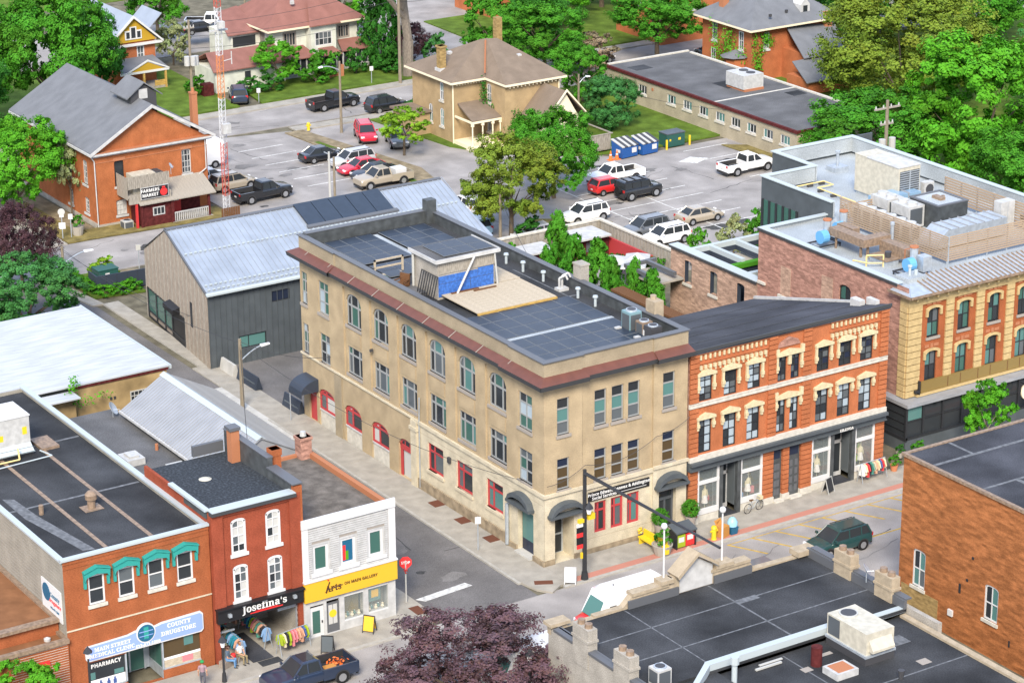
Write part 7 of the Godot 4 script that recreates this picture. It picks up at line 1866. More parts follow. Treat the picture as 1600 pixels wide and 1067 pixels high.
	var tc := put(tk,"crown",cache["mid_b"],"leaf_green",V(-1.5,13.5,0))
	tc.scale = V(5,3,5)
	tree("hedge_tree","bright green tree behind the red roof of the pale house","mid_a","leaf_bright",62.5,-139,8,7.5,0.2,0.2)
	tree("hedge_tree","second bright green tree behind the red roof near the top edge","mid_a","leaf_bright",57,-142,7,8,0.2,2.2)
	tree("locust_tree","olive yellow leafed tree rising behind the solar roofed office","big_b","leaf_olive",36.6,-60.6,8.6,9.6,1.5,0.4)
	tree("locust_tree","mid green tree in front of the gabled wing of the beige house","big_a","leaf_green",46.4,-68.4,8.2,9.3,0.8,1.6)
	tree("small_tree","small lime green tree on the strip between the parking lots","mid_b","leaf_lime",42.2,-89.0,5.2,4.9,1.4,0.4)
	tree("lot_bush","dark bush at the foot of the olive tree","bush","leaf_dark",37.0,-58.2,2.6,2.4,0,0.4)
	tree("lot_bush","round dark hedge bush by the parked black car at the beige house","bush","leaf_dark",51.2,-101.4,3.2,2.2,0,0.4)
	tree("yard_tree","bright tree behind the right side of the beige house","mid_a","leaf_green",68.6,-96,6.0,6.6,0.3,0.4)
	tree("yard_tree","dark blue green tree between beige house and cream block","big_b","leaf_blue",65.0,-85.6,6.2,5.8,0.0,1.4)
	tree("yard_tree","tall tree behind the second chimney of the beige house","big_b","leaf_green",72,-108.5,10,8.6,0.8,2.4)
	tree("yard_tree","bushy tree at the top edge left of the street maple","mid_a","leaf_green",71,-118,7.4,8,0.3,3.4)
	tree("yard_tree","small tree at the top edge above the beige chimney","mid_a","leaf_dark",76.5,-117,7,8,0.3,4.4)
	tree("bare_shrub_tree","brown bare looking shrub beside the flat grey roof","mid_b","leaf_brown",77.2,-107.2,6.4,4.2,0.0,0.4)
	tree("maple_tree","round green maple on the street behind the cream block","big_a","leaf_green",86.2,-106.8,10.4,9.0,1.8,3.1)
	tree("linden_tree","huge olive green dome shaped tree behind the hotel","dome","leaf_olive",96,-76,18.5,13.6,0.0,0.4)
	tree("walnut_tree","wide mid green tree between cream block and grey hotel roof","big_a","leaf_green",77.5,-57.0,14.5,8.6,0.6,0.4)
	tree("walnut_tree","large bright green tree at the right edge behind the hotel","big_b","leaf_bright",83,-49.5,16.5,15.0,0.5,1.0)
	tree("walnut_tree","green tree at the right edge in front of the large bright tree","big_a","leaf_green",79,-38,11.5,9.5,0.5,2.0)
	var bx := [[112,-100,14,11,"leaf_dark","dark tree crown behind the top of the olive dome tree"],[124,-94,14,12,"leaf_green","green tree at the top right corner of the view"],[105,-118,12,10,"leaf_dark","dark tree at the top edge behind the ivy house chimneys"],[120,-116,13,11,"leaf_green","green tree at the top edge right of the ivy house roof"],[108,-62,15,11,"leaf_blue","blue green tree at the right edge behind the large bright tree"],[96,-132,12,10,"leaf_dark","dark tree at the top edge left of the street maple"],[84,-126,9,9,"leaf_bright","bright tree at the top edge beside the red brick house"]]
	for i in bx.size():
		var q: Array = bx[i]
		tree("background_tree",q[5],["big_a","big_b","mid_a"][i % 3],q[4],q[0],q[1],q[2],q[3],0.5,i*1.7)
	tree("street_tree","small feathery street tree before the hotel shopfront","mid_b","leaf_bright",36.8,1.6,4.0,5.6,1.0,0.4,"","bark_pale")
	tree("purple_tree","large dark purple maple at the bottom centre on the street","purple","leaf_purple",-14.6,14.6,10.6,6.3,-0.6,0.9)
	var cl := ["tallest columnar tree, at the far left of the courtyard row","second columnar tree of the courtyard row","third columnar tree of the courtyard row, broad","fourth columnar tree of the courtyard row, slim with bare stem","fifth columnar tree of the courtyard row","last columnar tree of the courtyard row, by the pale brick wall"]
	var cp := [[30.6,-44.2,4.1,7.7],[29.9,-40.6,4.0,6.9],[30.5,-38.0,4.7,7.0],[29.2,-34.2,3.2,6.8],[30.0,-32.2,3.4,7.0],[29.6,-29.2,4.0,7.1]]
	for i in 6:
		var q: Array = cp[i]
		tree("columnar_tree",cl[i],"cone_a" if i % 2 == 0 else "cone_b","leaf_green",q[0],q[1],q[2],q[3],0.2 if i != 3 else 1.2,i*1.3,"columnar trees in the courtyard")
	tree("courtyard_shrub","light shrub behind the roof parapet near the street pole","bush","leaf_bright",27.6,-48,3.4,4.2,0,0.4)
	tree("courtyard_shrub","low green shrubs left of the tallest courtyard tree","bush","leaf_olive",26.4,-42.6,4.0,4.0,0,1.4)
	tree("courtyard_shrub","dark potted palm like shrub by the red courtyard fence","bush","leaf_dark",38.4,-46.4,1.8,1.9,0,2.4)
	tree("courtyard_shrub","shrub at the right end of the courtyard umbrellas","bush","leaf_green",39.8,-43.2,2.0,2.2,0,2.4)
	tree("flowering_shrub","small leafy shrub beside the parked white car by the brick wall","mid_b","leaf_bright",45.6,-44.6,2.2,3.4,0,0.4)
	tree("flowering_shrub","white flowering shrub left of the grey hotel window strip","bush","leaf_pale",50.0,-45.2,2.8,3.6,0,0.9)
	tree("flowering_shrub","dark green shrub between two others by the hotel window strip","bush","leaf_green",51.6,-44.4,2.4,3.0,0,1.9)
	tree("flowering_shrub","larger green shrub touching the grey hotel wall","bush","leaf_green",53.0,-44.6,3.0,4.0,0,2.9)
	tree("ornamental_grass_shrub","tall bright ornamental grass behind the dark garden wall","bush","leaf_lime",0.6,-69.8,2.6,2.2,0,0.3)
	for i in 9:
		tree("garden_shrub","low green planting along the pavement edge of the small street garden","bush","leaf_bright" if i % 2 else "leaf_green",-1.6+(i*0.02 if i < 5 else (i-4)*0.85),-71.6+i*1.15 if i < 5 else -66.0,1.6,1.1,-0.1,i,"low plants round the small street garden")
func wheel(par: Node,x: float,z: float,r: float) -> void:
	var k := "tyre%.2f" % r
	if not cache.has(k):
		cache[k] = mb().cyl(V(0,0,-0.11),V(0,0,0.11),r,r,18).mesh()
		var b := mb().cyl(V(0,0,-0.116),V(0,0,0.116),r*0.62,r*0.62,12)
		cache[k+"rim"] = b.mesh()
		var a := mb()
		for i in 10:
			var a0 := -0.35+(PI+0.7)*i/10
			var a1 := -0.35+(PI+0.7)*(i+1)/10
			a.tri(Vector3.ZERO,V(cos(a0),sin(a0),0)*r*1.2,V(cos(a1),sin(a1),0)*r*1.2)
		cache[k+"arch"] = a.mesh()
	var w := put(par,"wheel",cache[k],"rubber",V(x,r,z))
	put(w,"rim",cache[k+"rim"],"rim")
	put(par,"wheel_arch",cache[k+"arch"],"trim",V(x,r,z+(0.098 if z > 0 else -0.098)))
func loft(b: MB,st: Array) -> void:
	var rings := []
	for s in st:
		var w: float = s[1]
		var lo: float = s[2]
		var hi: float = s[3]
		var half := [V(s[0],lo,w*0.86),V(s[0],lo+0.1,w*0.97),V(s[0],lo+(hi-lo)*0.55,w),V(s[0],hi-0.1,w*0.965),V(s[0],hi-0.02,w*0.88),V(s[0],hi+0.02,w*0.45)]
		var ring := half.duplicate()
		for i in range(5,-1,-1):
			ring.append(half[i]*V(1,1,-1))
		rings.append(ring)
	for i in rings.size()-1:
		for j in 12:
			b.quad(rings[i][j],rings[i][(j+1) % 12],rings[i+1][(j+1) % 12],rings[i+1][j])
	for e in [0,rings.size()-1]:
		for j in range(1,11):
			b.tri(rings[e][0],rings[e][j],rings[e][j+1])
func cabin(par: Node,k: String,mat: String,f0: float,f1: float,r1: float,r0: float,wb: float,wt: float,yb: float,yt: float,bars: Array) -> void:
	if not cache.has(k):
		var g := mb()
		g.hexa([V(r0,yb,-wb),V(f0,yb,-wb),V(f1,yt,-wt),V(r1,yt,-wt),V(r0,yb,wb),V(f0,yb,wb),V(f1,yt,wt),V(r1,yt,wt)])
		cache[k] = g.mesh()
		var b := mb()
		b.hexa([V(r1-0.06,yt-0.03,-wt-0.03),V(f1+0.06,yt-0.03,-wt-0.03),V(f1-0.12,yt+0.06,-wt+0.12),V(r1+0.12,yt+0.06,-wt+0.12),V(r1-0.06,yt-0.03,wt+0.03),V(f1+0.06,yt-0.03,wt+0.03),V(f1-0.12,yt+0.06,wt-0.12),V(r1+0.12,yt+0.06,wt-0.12)])
		for s in [-1,1]:
			b.cyl(V(f0,yb-0.02,s*wb),V(f1,yt,s*wt),0.05,0.05,5)
			b.cyl(V(r0,yb-0.02,s*wb),V(r1,yt,s*wt),0.075,0.07,5)
			for x in bars:
				b.cyl(V(x,yb-0.02,s*(wb+0.005)),V(x-0.04,yt,s*(wt+0.005)),0.05,0.045,5)
			b.cyl(V(r0,yb,s*(wb+0.01)),V(f0,yb,s*(wb+0.01)),0.035,0.035,5)
		cache[k+"roof"] = b.mesh()
	put(par,"windows",cache[k],"glass")
	put(par,"roof",cache[k+"roof"],mat)
func lamps(par: Node,xf: float,xr: float,w: float,yf: float,yr: float,plate := true) -> void:
	for s in [-1,1]:
		put(par,"headlight",boxm(0.14,0.15,0.36),"lamp_clear",V(xf-0.06,yf,s*(w-0.24)))
		put(par,"taillight",boxm(0.1,0.24,0.26),"tail_red",V(xr+0.045,yr,s*(w-0.17)))
	put(par,"grille",boxm(0.06,0.22,w*0.95),"trim",V(xf-0.015,yf-0.12,0))
	put(par,"bumper",boxm(0.12,0.22,w*1.7),"trim",V(xf-0.05,0.28,0))
	put(par,"bumper",boxm(0.12,0.22,w*1.7),"trim",V(xr+0.05,0.3,0))
	if plate:
		put(par,"number_plate",boxm(0.03,0.12,0.32),"white_clean",V(xr-0.015,yr-0.22,0))
func car(kind: String,mat: String,x: float,z: float,head: float,label: String,cat := "car",y := -0.13) -> Node3D:
	var o := thing({"sedan": "parked_car","suv": "parked_car","hatch": "parked_car","pickup": "pickup_truck","boxy": "parked_car","van": "cargo_van"}[kind],label,cat,V(x,y,z),head)
	var bk := "body_"+kind
	if not cache.has(bk):
		var b := mb()
		match kind:
			"sedan":
				loft(b,[[-2.36,0.66,0.42,0.78],[-2.25,0.8,0.32,0.94],[-1.7,0.9,0.26,0.98],[-0.5,0.92,0.24,0.93],[0.9,0.92,0.24,0.92],[1.6,0.9,0.26,0.84],[2.2,0.82,0.3,0.7],[2.38,0.62,0.36,0.58]])
			"suv":
				loft(b,[[-2.3,0.74,0.45,0.95],[-2.2,0.86,0.36,1.08],[-1.5,0.94,0.32,1.08],[0.0,0.95,0.3,1.05],[1.0,0.95,0.3,1.05],[1.6,0.93,0.32,0.98],[2.2,0.85,0.36,0.86],[2.36,0.68,0.42,0.7]])
			"hatch":
				loft(b,[[-2.0,0.7,0.42,0.9],[-1.9,0.82,0.32,1.0],[-1.2,0.88,0.28,1.0],[0.6,0.89,0.27,0.97],[1.4,0.86,0.28,0.88],[1.9,0.78,0.32,0.76],[2.05,0.6,0.38,0.62]])
			"boxy":
				loft(b,[[-2.2,0.84,0.5,1.14],[-2.1,0.92,0.45,1.2],[-1.0,0.95,0.44,1.2],[0.8,0.95,0.44,1.2],[1.0,0.95,0.44,1.2],[2.1,0.92,0.46,1.16],[2.25,0.84,0.5,1.08]])
			"van":
				loft(b,[[-3.0,0.94,0.35,2.58],[-2.9,0.99,0.32,2.66],[0.9,1.0,0.32,2.66],[1.5,0.99,0.32,2.58]])
			"pickup":
				loft(b,[[-0.5,0.98,0.48,1.18],[-0.45,0.99,0.48,1.2],[1.3,0.99,0.47,1.2],[1.6,0.99,0.47,1.22],[2.6,0.96,0.48,1.16],[2.85,0.86,0.52,1.02]])
				b.bx(-2.9,0.5,-0.98,-0.5,1.2,-0.86).bx(-2.9,0.5,0.86,-0.5,1.2,0.98).bx(-2.92,0.55,-0.95,-2.82,1.2,0.95).bx(-2.9,0.5,-0.86,-0.5,0.66,0.86)
		cache[bk] = b.smooth(38).mesh()
	put(o,"body",cache[bk],mat)
	match kind:
		"sedan":
			cabin(o,"cab_sedan",mat,1.05,0.25,-1.05,-1.85,0.78,0.62,0.92,1.42,[-0.35])
			for s in [-0.82,0.82]:
				wheel(o,1.42,s,0.33)
				wheel(o,-1.4,s,0.33)
			lamps(o,2.3,-2.32,0.86,0.58,0.66)
		"suv":
			cabin(o,"cab_suv",mat,1.2,0.45,-1.85,-2.15,0.82,0.68,1.05,1.66,[-0.3,-1.3])
			for s in [-0.85,0.85]:
				wheel(o,1.45,s,0.38)
				wheel(o,-1.38,s,0.38)
			lamps(o,2.28,-2.26,0.9,0.72,0.84)
			put(o,"roof_rail",boxm(1.9,0.04,0.05),"trim",V(-0.7,1.73,0.62))
			put(o,"roof_rail",boxm(1.9,0.04,0.05),"trim",V(-0.7,1.73,-0.62))
		"hatch":
			cabin(o,"cab_hatch",mat,1.15,0.35,-1.5,-1.88,0.77,0.62,0.97,1.5,[-0.35])
			for s in [-0.78,0.78]:
				wheel(o,1.28,s,0.31)
				wheel(o,-1.25,s,0.31)
			lamps(o,1.98,-1.98,0.84,0.62,0.78)
		"boxy":
			cabin(o,"cab_boxy",mat,0.95,0.7,-2.05,-2.12,0.86,0.78,1.2,1.84,[-0.2,-1.2])
			for s in [-0.87,0.87]:
				wheel(o,1.45,s,0.44)
				wheel(o,-1.4,s,0.44)
			lamps(o,2.24,-2.2,0.9,0.86,0.9)
			part(o,"spare_wheel",mb().cyl(V(-2.45,1.0,0),V(-2.2,1.0,0),0.4,0.4,16),"rubber")
			part(o,"roof_rack",mb().bx(-1.9,1.92,-0.72,0.4,1.97,-0.66).bx(-1.9,1.92,0.66,0.4,1.97,0.72).bx(-1.6,1.92,-0.66,-1.5,1.96,0.66).bx(-0.7,1.92,-0.66,-0.6,1.96,0.66).bx(0.2,1.92,-0.66,0.3,1.96,0.66),"trim")
		"van":
			var n := mb()
			n.hexa([V(1.6,1.2,-0.8),V(2.36,1.2,-0.76),V(1.66,2.36,-0.7),V(1.6,2.36,-0.7),V(1.6,1.2,0.8),V(2.36,1.2,0.76),V(1.66,2.36,0.7),V(1.6,2.36,0.7)])
			part(o,"cab_shell",mb().hexa([V(1.45,1.15,-0.97),V(2.3,1.15,-0.9),V(1.6,2.5,-0.84),V(1.45,2.56,-0.86),V(1.45,1.15,0.97),V(2.3,1.15,0.9),V(1.6,2.5,0.84),V(1.45,2.56,0.86)]),mat)
			part(o,"windscreen",n,"glass_teal")
			var h := mb()
			loft(h,[[1.45,0.98,0.32,1.2],[2.2,0.95,0.34,1.16],[2.85,0.86,0.4,0.98],[2.98,0.7,0.45,0.85]])
			part(o,"bonnet",h.smooth(40),"p_scarlet" if label.contains("red bonnet") else mat)
			for s in [-0.9,0.9]:
				wheel(o,2.0,s,0.36)
				wheel(o,-1.9,s,0.36)
			part(o,"side_window",mb().bx(1.0,1.35,-1.01,1.5,1.95,-1.0).bx(1.0,1.35,1.0,1.5,1.95,1.01),"glass")
			lamps(o,2.93,-3.0,0.9,0.75,1.0)
			part(o,"roof_vent",mb().cyl(V(0.4,2.66,0.2),V(0.4,2.72,0.2),0.08,0.06),"trim")
		"pickup":
			cabin(o,"cab_pickup",mat,1.45,0.75,-0.35,-0.48,0.86,0.7,1.2,1.84,[0.45])
			for s in [-0.9,0.9]:
				wheel(o,1.95,s,0.42)
				wheel(o,-1.75,s,0.42)
			lamps(o,2.8,-2.92,0.95,0.88,0.95)
			part(o,"bed_liner",mb().bx(-2.82,0.66,-0.86,-0.5,0.69,0.86).bx(-2.82,0.7,-0.868,-0.5,1.16,-0.858).bx(-2.82,0.7,0.858,-0.5,1.16,0.868),"trim")
	for s in [-1,1]:
		var mx: float = {"sedan": 0.85,"suv": 1.0,"hatch": 0.95,"boxy": 0.9,"van": 1.6,"pickup": 1.25}[kind]
		var my: float = {"sedan": 0.95,"suv": 1.1,"hatch": 1.0,"boxy": 1.25,"van": 1.4,"pickup": 1.25}[kind]
		put(o,"wing_mirror",boxm(0.12,0.16,0.2),"trim" if kind == "van" else mat,V(mx,my,s*1.02))
	return o
func vehicles() -> void:
	var E := 0.0
	var W := PI
	var N := PI/2
	var S := -PI/2
	car("pickup","p_black",23.4,-83.6,E+0.05,"black pickup truck parked below the red and white lattice mast","pickup truck")
	var bg := car("suv","p_gold",22.6,-88.2,E+0.05,"beige older off-roader with covered spare wheel behind the black pickup")
	part(bg,"spare_wheel",mb().cyl(V(-2.6,1.0,0),V(-2.3,1.0,0),0.4,0.4,14),"rubber")
	car("sedan","p_white",21.8,-91.6,E+0.05,"white car half hidden by the brick hall and the lattice mast")
	car("van","p_white",22.6,-96.6,W,"white van standing behind the brick hall corner","van")
	car("sedan","p_black",34.6,-92.2,E,"dark sedan alone in its bay at the back of the left parking lot")
	car("suv","p_silver",36.0,-88.6,W,"white and black crossover in the left parking lot beside the red sedan")
	car("sedan","p_red",35.6,-86.2,W,"bright red sedan in the row of the left parking lot")
	car("sedan","p_black",35.8,-83.9,W,"dark car squeezed between the red sedan and the tan pickup")
	var gp := car("pickup","p_gold",35.2,-81.2,W,"tan pickup with white crates in its bed in the left parking lot","pickup truck")
	one("cargo_crate",mb().bx(-0.6,0,-0.6,0.6,0.8,0.6),"white_clean","white crate stack standing in the bed of the tan pickup","crate",V(36.9,0.58,-81.2))
	car("suv","p_red",42.0,-96.4,S-0.35,"red crossover parked by the street pole near the beige house")
	car("suv","p_grey",43.6,-92.8,S-0.35,"dark crossover half hidden by the lime green tree")
	car("pickup","p_black",45.4,-109.2,E+0.05,"black pickup driving along the upper street","pickup truck")
	car("suv","p_black",49.4,-104.9,E+0.02,"black sport utility parked on the upper street by the beige house")
	car("suv","p_navy",38.4,-117.6,N-0.4,"dark sport utility in the driveway behind the lattice mast")
	car("pickup","p_white",51.2,-150,E-0.6,"white pickup on the back street at the top left","pickup truck")
	car("sedan","p_black",46.4,-142.6,E-0.1,"black sedan parked behind the garage, the left one","car",1.4)
	car("sedan","p_black",49.0,-141.0,E-0.1,"black sedan parked behind the garage, the right one","car",1.4)
	car("hatch","p_blue",61.0,-131.0,N,"blue car peeking out right of the pale house")
	car("pickup","p_white",54.2,-69.4,W,"white pickup parked behind the bright red hatchback","pickup truck")
	car("hatch","p_scarlet",51.8,-67.0,E,"bright red hatchback behind the boxy black off-roader")
	car("boxy","p_black",53.2,-64.2,E,"boxy black off-roader with roof rack and spare wheel")
	car("pickup","p_white",66.8,-65.2,E,"white pickup parked alone against the cream block","pickup truck")
	car("sedan","p_gold",53.4,-54.8,E,"champagne sedan in the middle of the right parking lot")
	car("suv","p_white",44.8,-60.8,W,"white crossover with black roof near the blue painted bay","car")
	car("suv","p_grey",46.9,-54.2,W,"dark grey sport utility in front of the courtyard wall")
	car("suv","p_white",47.0,-51.2,W,"white sport utility behind the concrete courtyard wall")
	car("hatch","p_white",37.4,-69.6,N,"white hatchback partly hidden by the olive tree")
	car("suv","p_blue",34.3,-63.6,N,"light blue minivan beyond the office roof parapet")
	car("sedan","p_silver",38.0,-58.6,W,"silver sedan behind the courtyard coping, only its roof showing")
	car("sedan","p_black",79.4,-109.4,E,"black and white car under the street maple behind the cream block")
	car("suv","p_navy",91.5,-103.5,N,"dark car beside the ivy house wall")
	car("suv","p_green",17.6,8.4,W,"dark green sport utility driving on the main street")
	car("van","p_white",-0.6,9.4,W,"long white delivery van with red bonnet on the main street","van")
	var nv := car("pickup","p_navy",-20.6,5.8,W,"navy pickup with loaded bed parked outside the shops, bottom edge","pickup truck")
	part(nv,"sunroof",mb().bx(-0.2,1.9,-0.5,0.6,1.912,0.5),"glass")
	one("bed_cargo",leafpatch([V(-0.3,0.1,-0.3),V(0.4,0.2,0.3)],0.3,40,9,0.25),"cone_orange","orange tarpaulin heap in the navy pickup bed","tarpaulin",V(-18.6,0.6,5.6))
	one("bed_cargo",mb().bx(-0.4,0,-0.25,0.4,0.25,0.25),"cardboard","flat brown box in the navy pickup bed beside the orange heap","box",V(-19.3,0.56,6.0))
	car("van","p_white",-9.6,12.9,W,"white van at the bottom edge beside the purple maple","van")
	car("suv","p_white",-7.2,-27.4,N,"white car at the kerb behind the grey shed roof, the farther one")
	car("suv","p_white",-7.0,-22.6,N,"white car at the kerb behind the gallery chimney, the nearer one")
	car("hatch","p_grey",9.5,9.6,W,"tan car roof showing behind the pediment on the main street")
func pole(label: String,x: float,z: float,h: float,r: float,mat: String,arms: Array,lamp := 0.0,lampdir := V(1,0,0)) -> Node3D:
	var o := thing("street_pole",label,"utility pole",V(x,-0.15,z))
	part(o,"post",mb().cyl(Vector3.ZERO,V(0,h+0.15,0),r,r*0.7,8),mat)
	for a in arms:
		part(o,"crossarm",mb().bx(-a[1],a[0],-0.08,a[1],a[0]+0.14,0.08),"wood_weathered")
		for s in [-0.9,-0.3,0.3,0.9]:
			part(o,"insulator",mb().cyl(V(s*a[1],a[0]+0.14,0),V(s*a[1],a[0]+0.36,0),0.07,0.05),"unit_white")
	if lamp > 0.0:
		var p := []
		for i in 6:
			var f := i/5.0
			p.append(V(0,lamp+0.7*sin(f*PI*0.5),0)+lampdir*f*2.2)
		part(o,"lamp_arm",mb().tube(p,0.05,6),"galv")
		var e: Vector3 = p[5]
		part(o,"lamp_head",mb().hexa([e+V(-0.15,-0.06,-0.15),e+lampdir*0.7+V(0,-0.06,-0.12),e+lampdir*0.7+V(0,0.03,-0.1),e+V(-0.15,0.1,-0.12),e+V(-0.15,-0.06,0.15),e+lampdir*0.7+V(0,-0.06,0.12),e+lampdir*0.7+V(0,0.03,0.1),e+V(-0.15,0.1,0.12)]),"lamp_clear")
	return o
func wire(label: String,a: Vector3,b: Vector3,sag: float,grp := "",r := 0.02) -> void:
	var p := []
	for i in 13:
		var f := i/12.0
		p.append(a.lerp(b,f)-V(0,sag*4*f*(1-f),0)-a)
	one("overhead_wire",mb().tube(p,r,4),"trim",label,"cable",a,0.0,grp)
func lantern(label: String,x: float,z: float,h: float) -> void:
	var o := thing("street_lamp",label,"street lamp",V(x,-0.02,z))
	part(o,"post",mb().cyl(Vector3.ZERO,V(0,h-0.7,0),0.09,0.06,8).cyl(Vector3.ZERO,V(0,0.6,0),0.16,0.12,8),"black_metal")
	part(o,"lamp_glass",mb().lathe([V2(0.1,h-0.7),V2(0.2,h-0.3)],6),"lamp_clear")
	part(o,"lamp_cap",mb().lathe([V2(0.3,h-0.32),V2(0.26,h-0.25),V2(0.06,h),V2(0,h+0.1)],6),"black_metal")
func a_board(label: String,x: float,z: float,turn: float,mat: String,trim: String) -> void:
	var o := thing("sandwich_board",label,"sandwich board",V(x,0,z),turn)
	for s in [-1,1]:
		var b := mb()
		b.t = Transform3D(Basis(V(1,0,0),-0.28*s),V(0,0,s*0.3))
		b.bx(-0.33,0.15,-0.015,0.33,1.12,0.015)
		part(o,"panel",b,mat)
		var f := mb()
		f.t = b.t
		f.bx(-0.38,0,-0.02,-0.33,1.15,0.025).bx(0.33,0,-0.02,0.38,1.15,0.025).bx(-0.33,1.1,-0.02,0.33,1.15,0.025)
		part(o,"frame",f,trim)
func planter(label: String,at: Vector3,r: float,h: float,mat: String,plant: String,key: String,pr: float) -> void:
	var o := thing("planter",label,"planter",at)
	part(o,"pot",mb().lathe([V2(r*0.72,0),V2(r,h),V2(r*0.86,h),V2(r*0.8,h-0.1),V2(0,h-0.1)],14),mat)
	var c := put(o,"plant",cache[key],plant,V(0,h+pr*0.75,0))
	c.scale = V(pr,pr,pr)
const CLOTHS := ["red","cream","navy","pale blue","olive","rust brown","black","dark green","pink","sand","teal","straw"]
func rack(label: String,short: String,at: Vector3,turn: float,len_: float,n: int,grp: String) -> void:
	var o := thing("clothes_rack",label,"clothes rack",at,turn)
	part(o,"rail",mb().tube([V(-len_/2,1.4,0),V(len_/2,1.4,0)],0.025,6),"galv")
	for s in [-1,1]:
		part(o,"leg",mb().tube([V(s*len_/2,1.4,0),V(s*len_/2,0.0,0.3)],0.025,5).tube([V(s*len_/2,1.4,0),V(s*len_/2,0.0,-0.3)],0.025,5),"galv")
	for i in n:
		var k := rng.randi() % 12
		var x := -len_/2+0.15+(len_-0.3)*i/maxf(1,n-1)
		var l := rng.randf_range(0.65,1.0)
		var b := mb()
		b.hexa([V(-0.07,1.36-l,-0.26),V(0.07,1.36-l,-0.26),V(0.06,1.25,-0.24),V(-0.06,1.25,-0.24),V(-0.07,1.36-l,0.26),V(0.07,1.36-l,0.26),V(0.06,1.25,0.24),V(-0.06,1.25,0.24)])
		b.hexa([V(-0.06,1.25,-0.24),V(0.06,1.25,-0.24),V(0.03,1.37,-0.08),V(-0.03,1.37,-0.08),V(-0.06,1.25,0.24),V(0.06,1.25,0.24),V(0.03,1.37,0.08),V(-0.03,1.37,0.08)])
		b.cyl(V(0,1.22,0.22),V(0.02,0.85,0.36),0.07,0.05,5).cyl(V(0,1.22,-0.22),V(0.02,0.85,-0.36),0.07,0.05,5)
		var ps := at+Basis(UP,turn)*V(x,0,0)
		one("hanging_garment",b,"cloth%d" % k,"%s garment, %s from the left on the %s" % [CLOTHS[k],["first","second","third","fourth","fifth","sixth","seventh","eighth","ninth","tenth","eleventh","twelfth"][i],short],"garment",ps,turn+rng.randf_range(-0.25,0.25),grp)
func street_things() -> void:
	var o := thing("lattice_mast","tall triangular lattice mast painted red, white and orange beside the brick hall","radio mast",V(17.6,-0.15,-79.6))
	var H := 26.0
	var rr := 0.34
	var c3 := [V(rr,0,0),V(-rr*0.5,0,rr*0.87),V(-rr*0.5,0,-rr*0.87)]
	var secs := [[0.0,2.4,"steel_white"],[2.4,7.4,"steel_red"],[7.4,11.6,"steel_white"],[11.6,15.6,"steel_orange"],[15.6,20.0,"steel_white"],[20.0,26.0,"steel_red"]]
	for s in secs:
		var b := mb()
		for k in 3:
			b.cyl(c3[k]+V(0,s[0],0),c3[k]+V(0,s[1],0),0.035,0.035,5)
		var y: float = s[0]
		var i := 0
		while y < s[1]-0.05:
			for k in 3:
				var p: Vector3 = c3[k]+V(0,y,0)
				var q: Vector3 = c3[(k+1) % 3]+V(0,minf(y+0.5,s[1]),0)
				b.cyl(p,q,0.016,0.016,4)
				b.cyl(p,c3[(k+1) % 3]+V(0,y,0),0.014,0.014,4)
			y += 0.5
		part(o,"mast_section",b,s[2])
	part(o,"equipment_box",box(-0.3,8.4,0.3,0.5,9.3,0.7),"unit_white")
	part(o,"antenna",mb().tube([V(0.4,15,0),V(1.2,15.1,0)],0.04).tube([V(1.2,14.6,0),V(1.2,15.8,0)],0.05).bx(-0.9,17.8,-0.1,0.9,17.95,0.1).bx(-0.3,18.2,0.3,0.3,18.8,0.8),"unit_white")
	for k in 8:
		put(o,"fence_plank",boxm(0.2,1.5,0.05),"wood_brown",V(-0.9+k*0.24,0,0.95))
	pole("wooden street pole with curved white lamp arm by the small garden at the left",-3.7,-67.9,4.3,0.17,"pole_wood",[],2.9,V(1,0,-0.1))
	pole("tall wooden pole with a curved white lamp arm beside the grey shed roof",-3.4,-35.9,5.6,0.18,"pole_wood",[],4.0,V(0.95,0,-0.2))
	var p := pole("twin grey poles standing in the left parking lot before the metal roof",27.9,-78.5,5.0,0.14,"pole_grey",[])
	part(p,"post",mb().cyl(V(0.45,0,0.1),V(0.45,4.6,0.1),0.13,0.11,8),"pole_wood")
	part(p,"lamp_arm",mb().tube([V(0,4.9,0),V(-0.5,5.2,0)],0.05),"galv")
	pole("plain wooden pole in front of the olive tree behind the office roof",34.4,-59.0,4.6,0.16,"pole_wood",[])
	pole("grey pole with a lamp arm to the left on the upper street strip",41.2,-100.0,7.4,0.16,"pole_wood",[],6.6,V(-0.9,0,0.1))
	p = pole("tall street pole cut by the top edge beside the thick tree trunk",56.4,-113.8,13.0,0.2,"pole_wood",[[12.0,1.0]])
	part(p,"transformer",mb().cyl(V(0.4,9.6,0.3),V(0.4,10.7,0.3),0.32,0.32,12),"pole_grey")
	p = pole("street pole with grey transformers above the brick hall chimney",33.0,-117.8,9.4,0.18,"pole_wood",[[8.6,0.6]])
	for q in [V(-0.5,4.7,0.2),V(0.1,4.7,0.45),V(0.6,4.6,0.1)]:
		part(p,"transformer",mb().cyl(q,q+V(0,1.0,0),0.3,0.3,12),"unit_white")
	pole("slim pole with a short lamp arm right of the beige house",64.1,-90.2,4.8,0.14,"pole_wood",[],3.9,V(0.45,0,0.05))
	p = pole("wooden pole with crossarms and transformers behind the grey hotel roof",58.4,-35.2,14.8,0.2,"pole_wood",[[14.2,1.4],[12.8,0.7]])
	part(p,"transformer",mb().cyl(V(-0.5,10.6,0.1),V(-0.5,11.6,0.1),0.3,0.3,12).cyl(V(0.6,10.6,0.1),V(0.6,11.6,0.1),0.3,0.3,12),"pole_grey")
	pole("wooden pole at the top edge of the back street near the blue green tree",52.5,-143,8.0,0.16,"pole_wood",[])
	o = thing("signal_mast","tall black signal mast with a long arm over the main street and banners","signal mast",V(1.1,0,3.0))
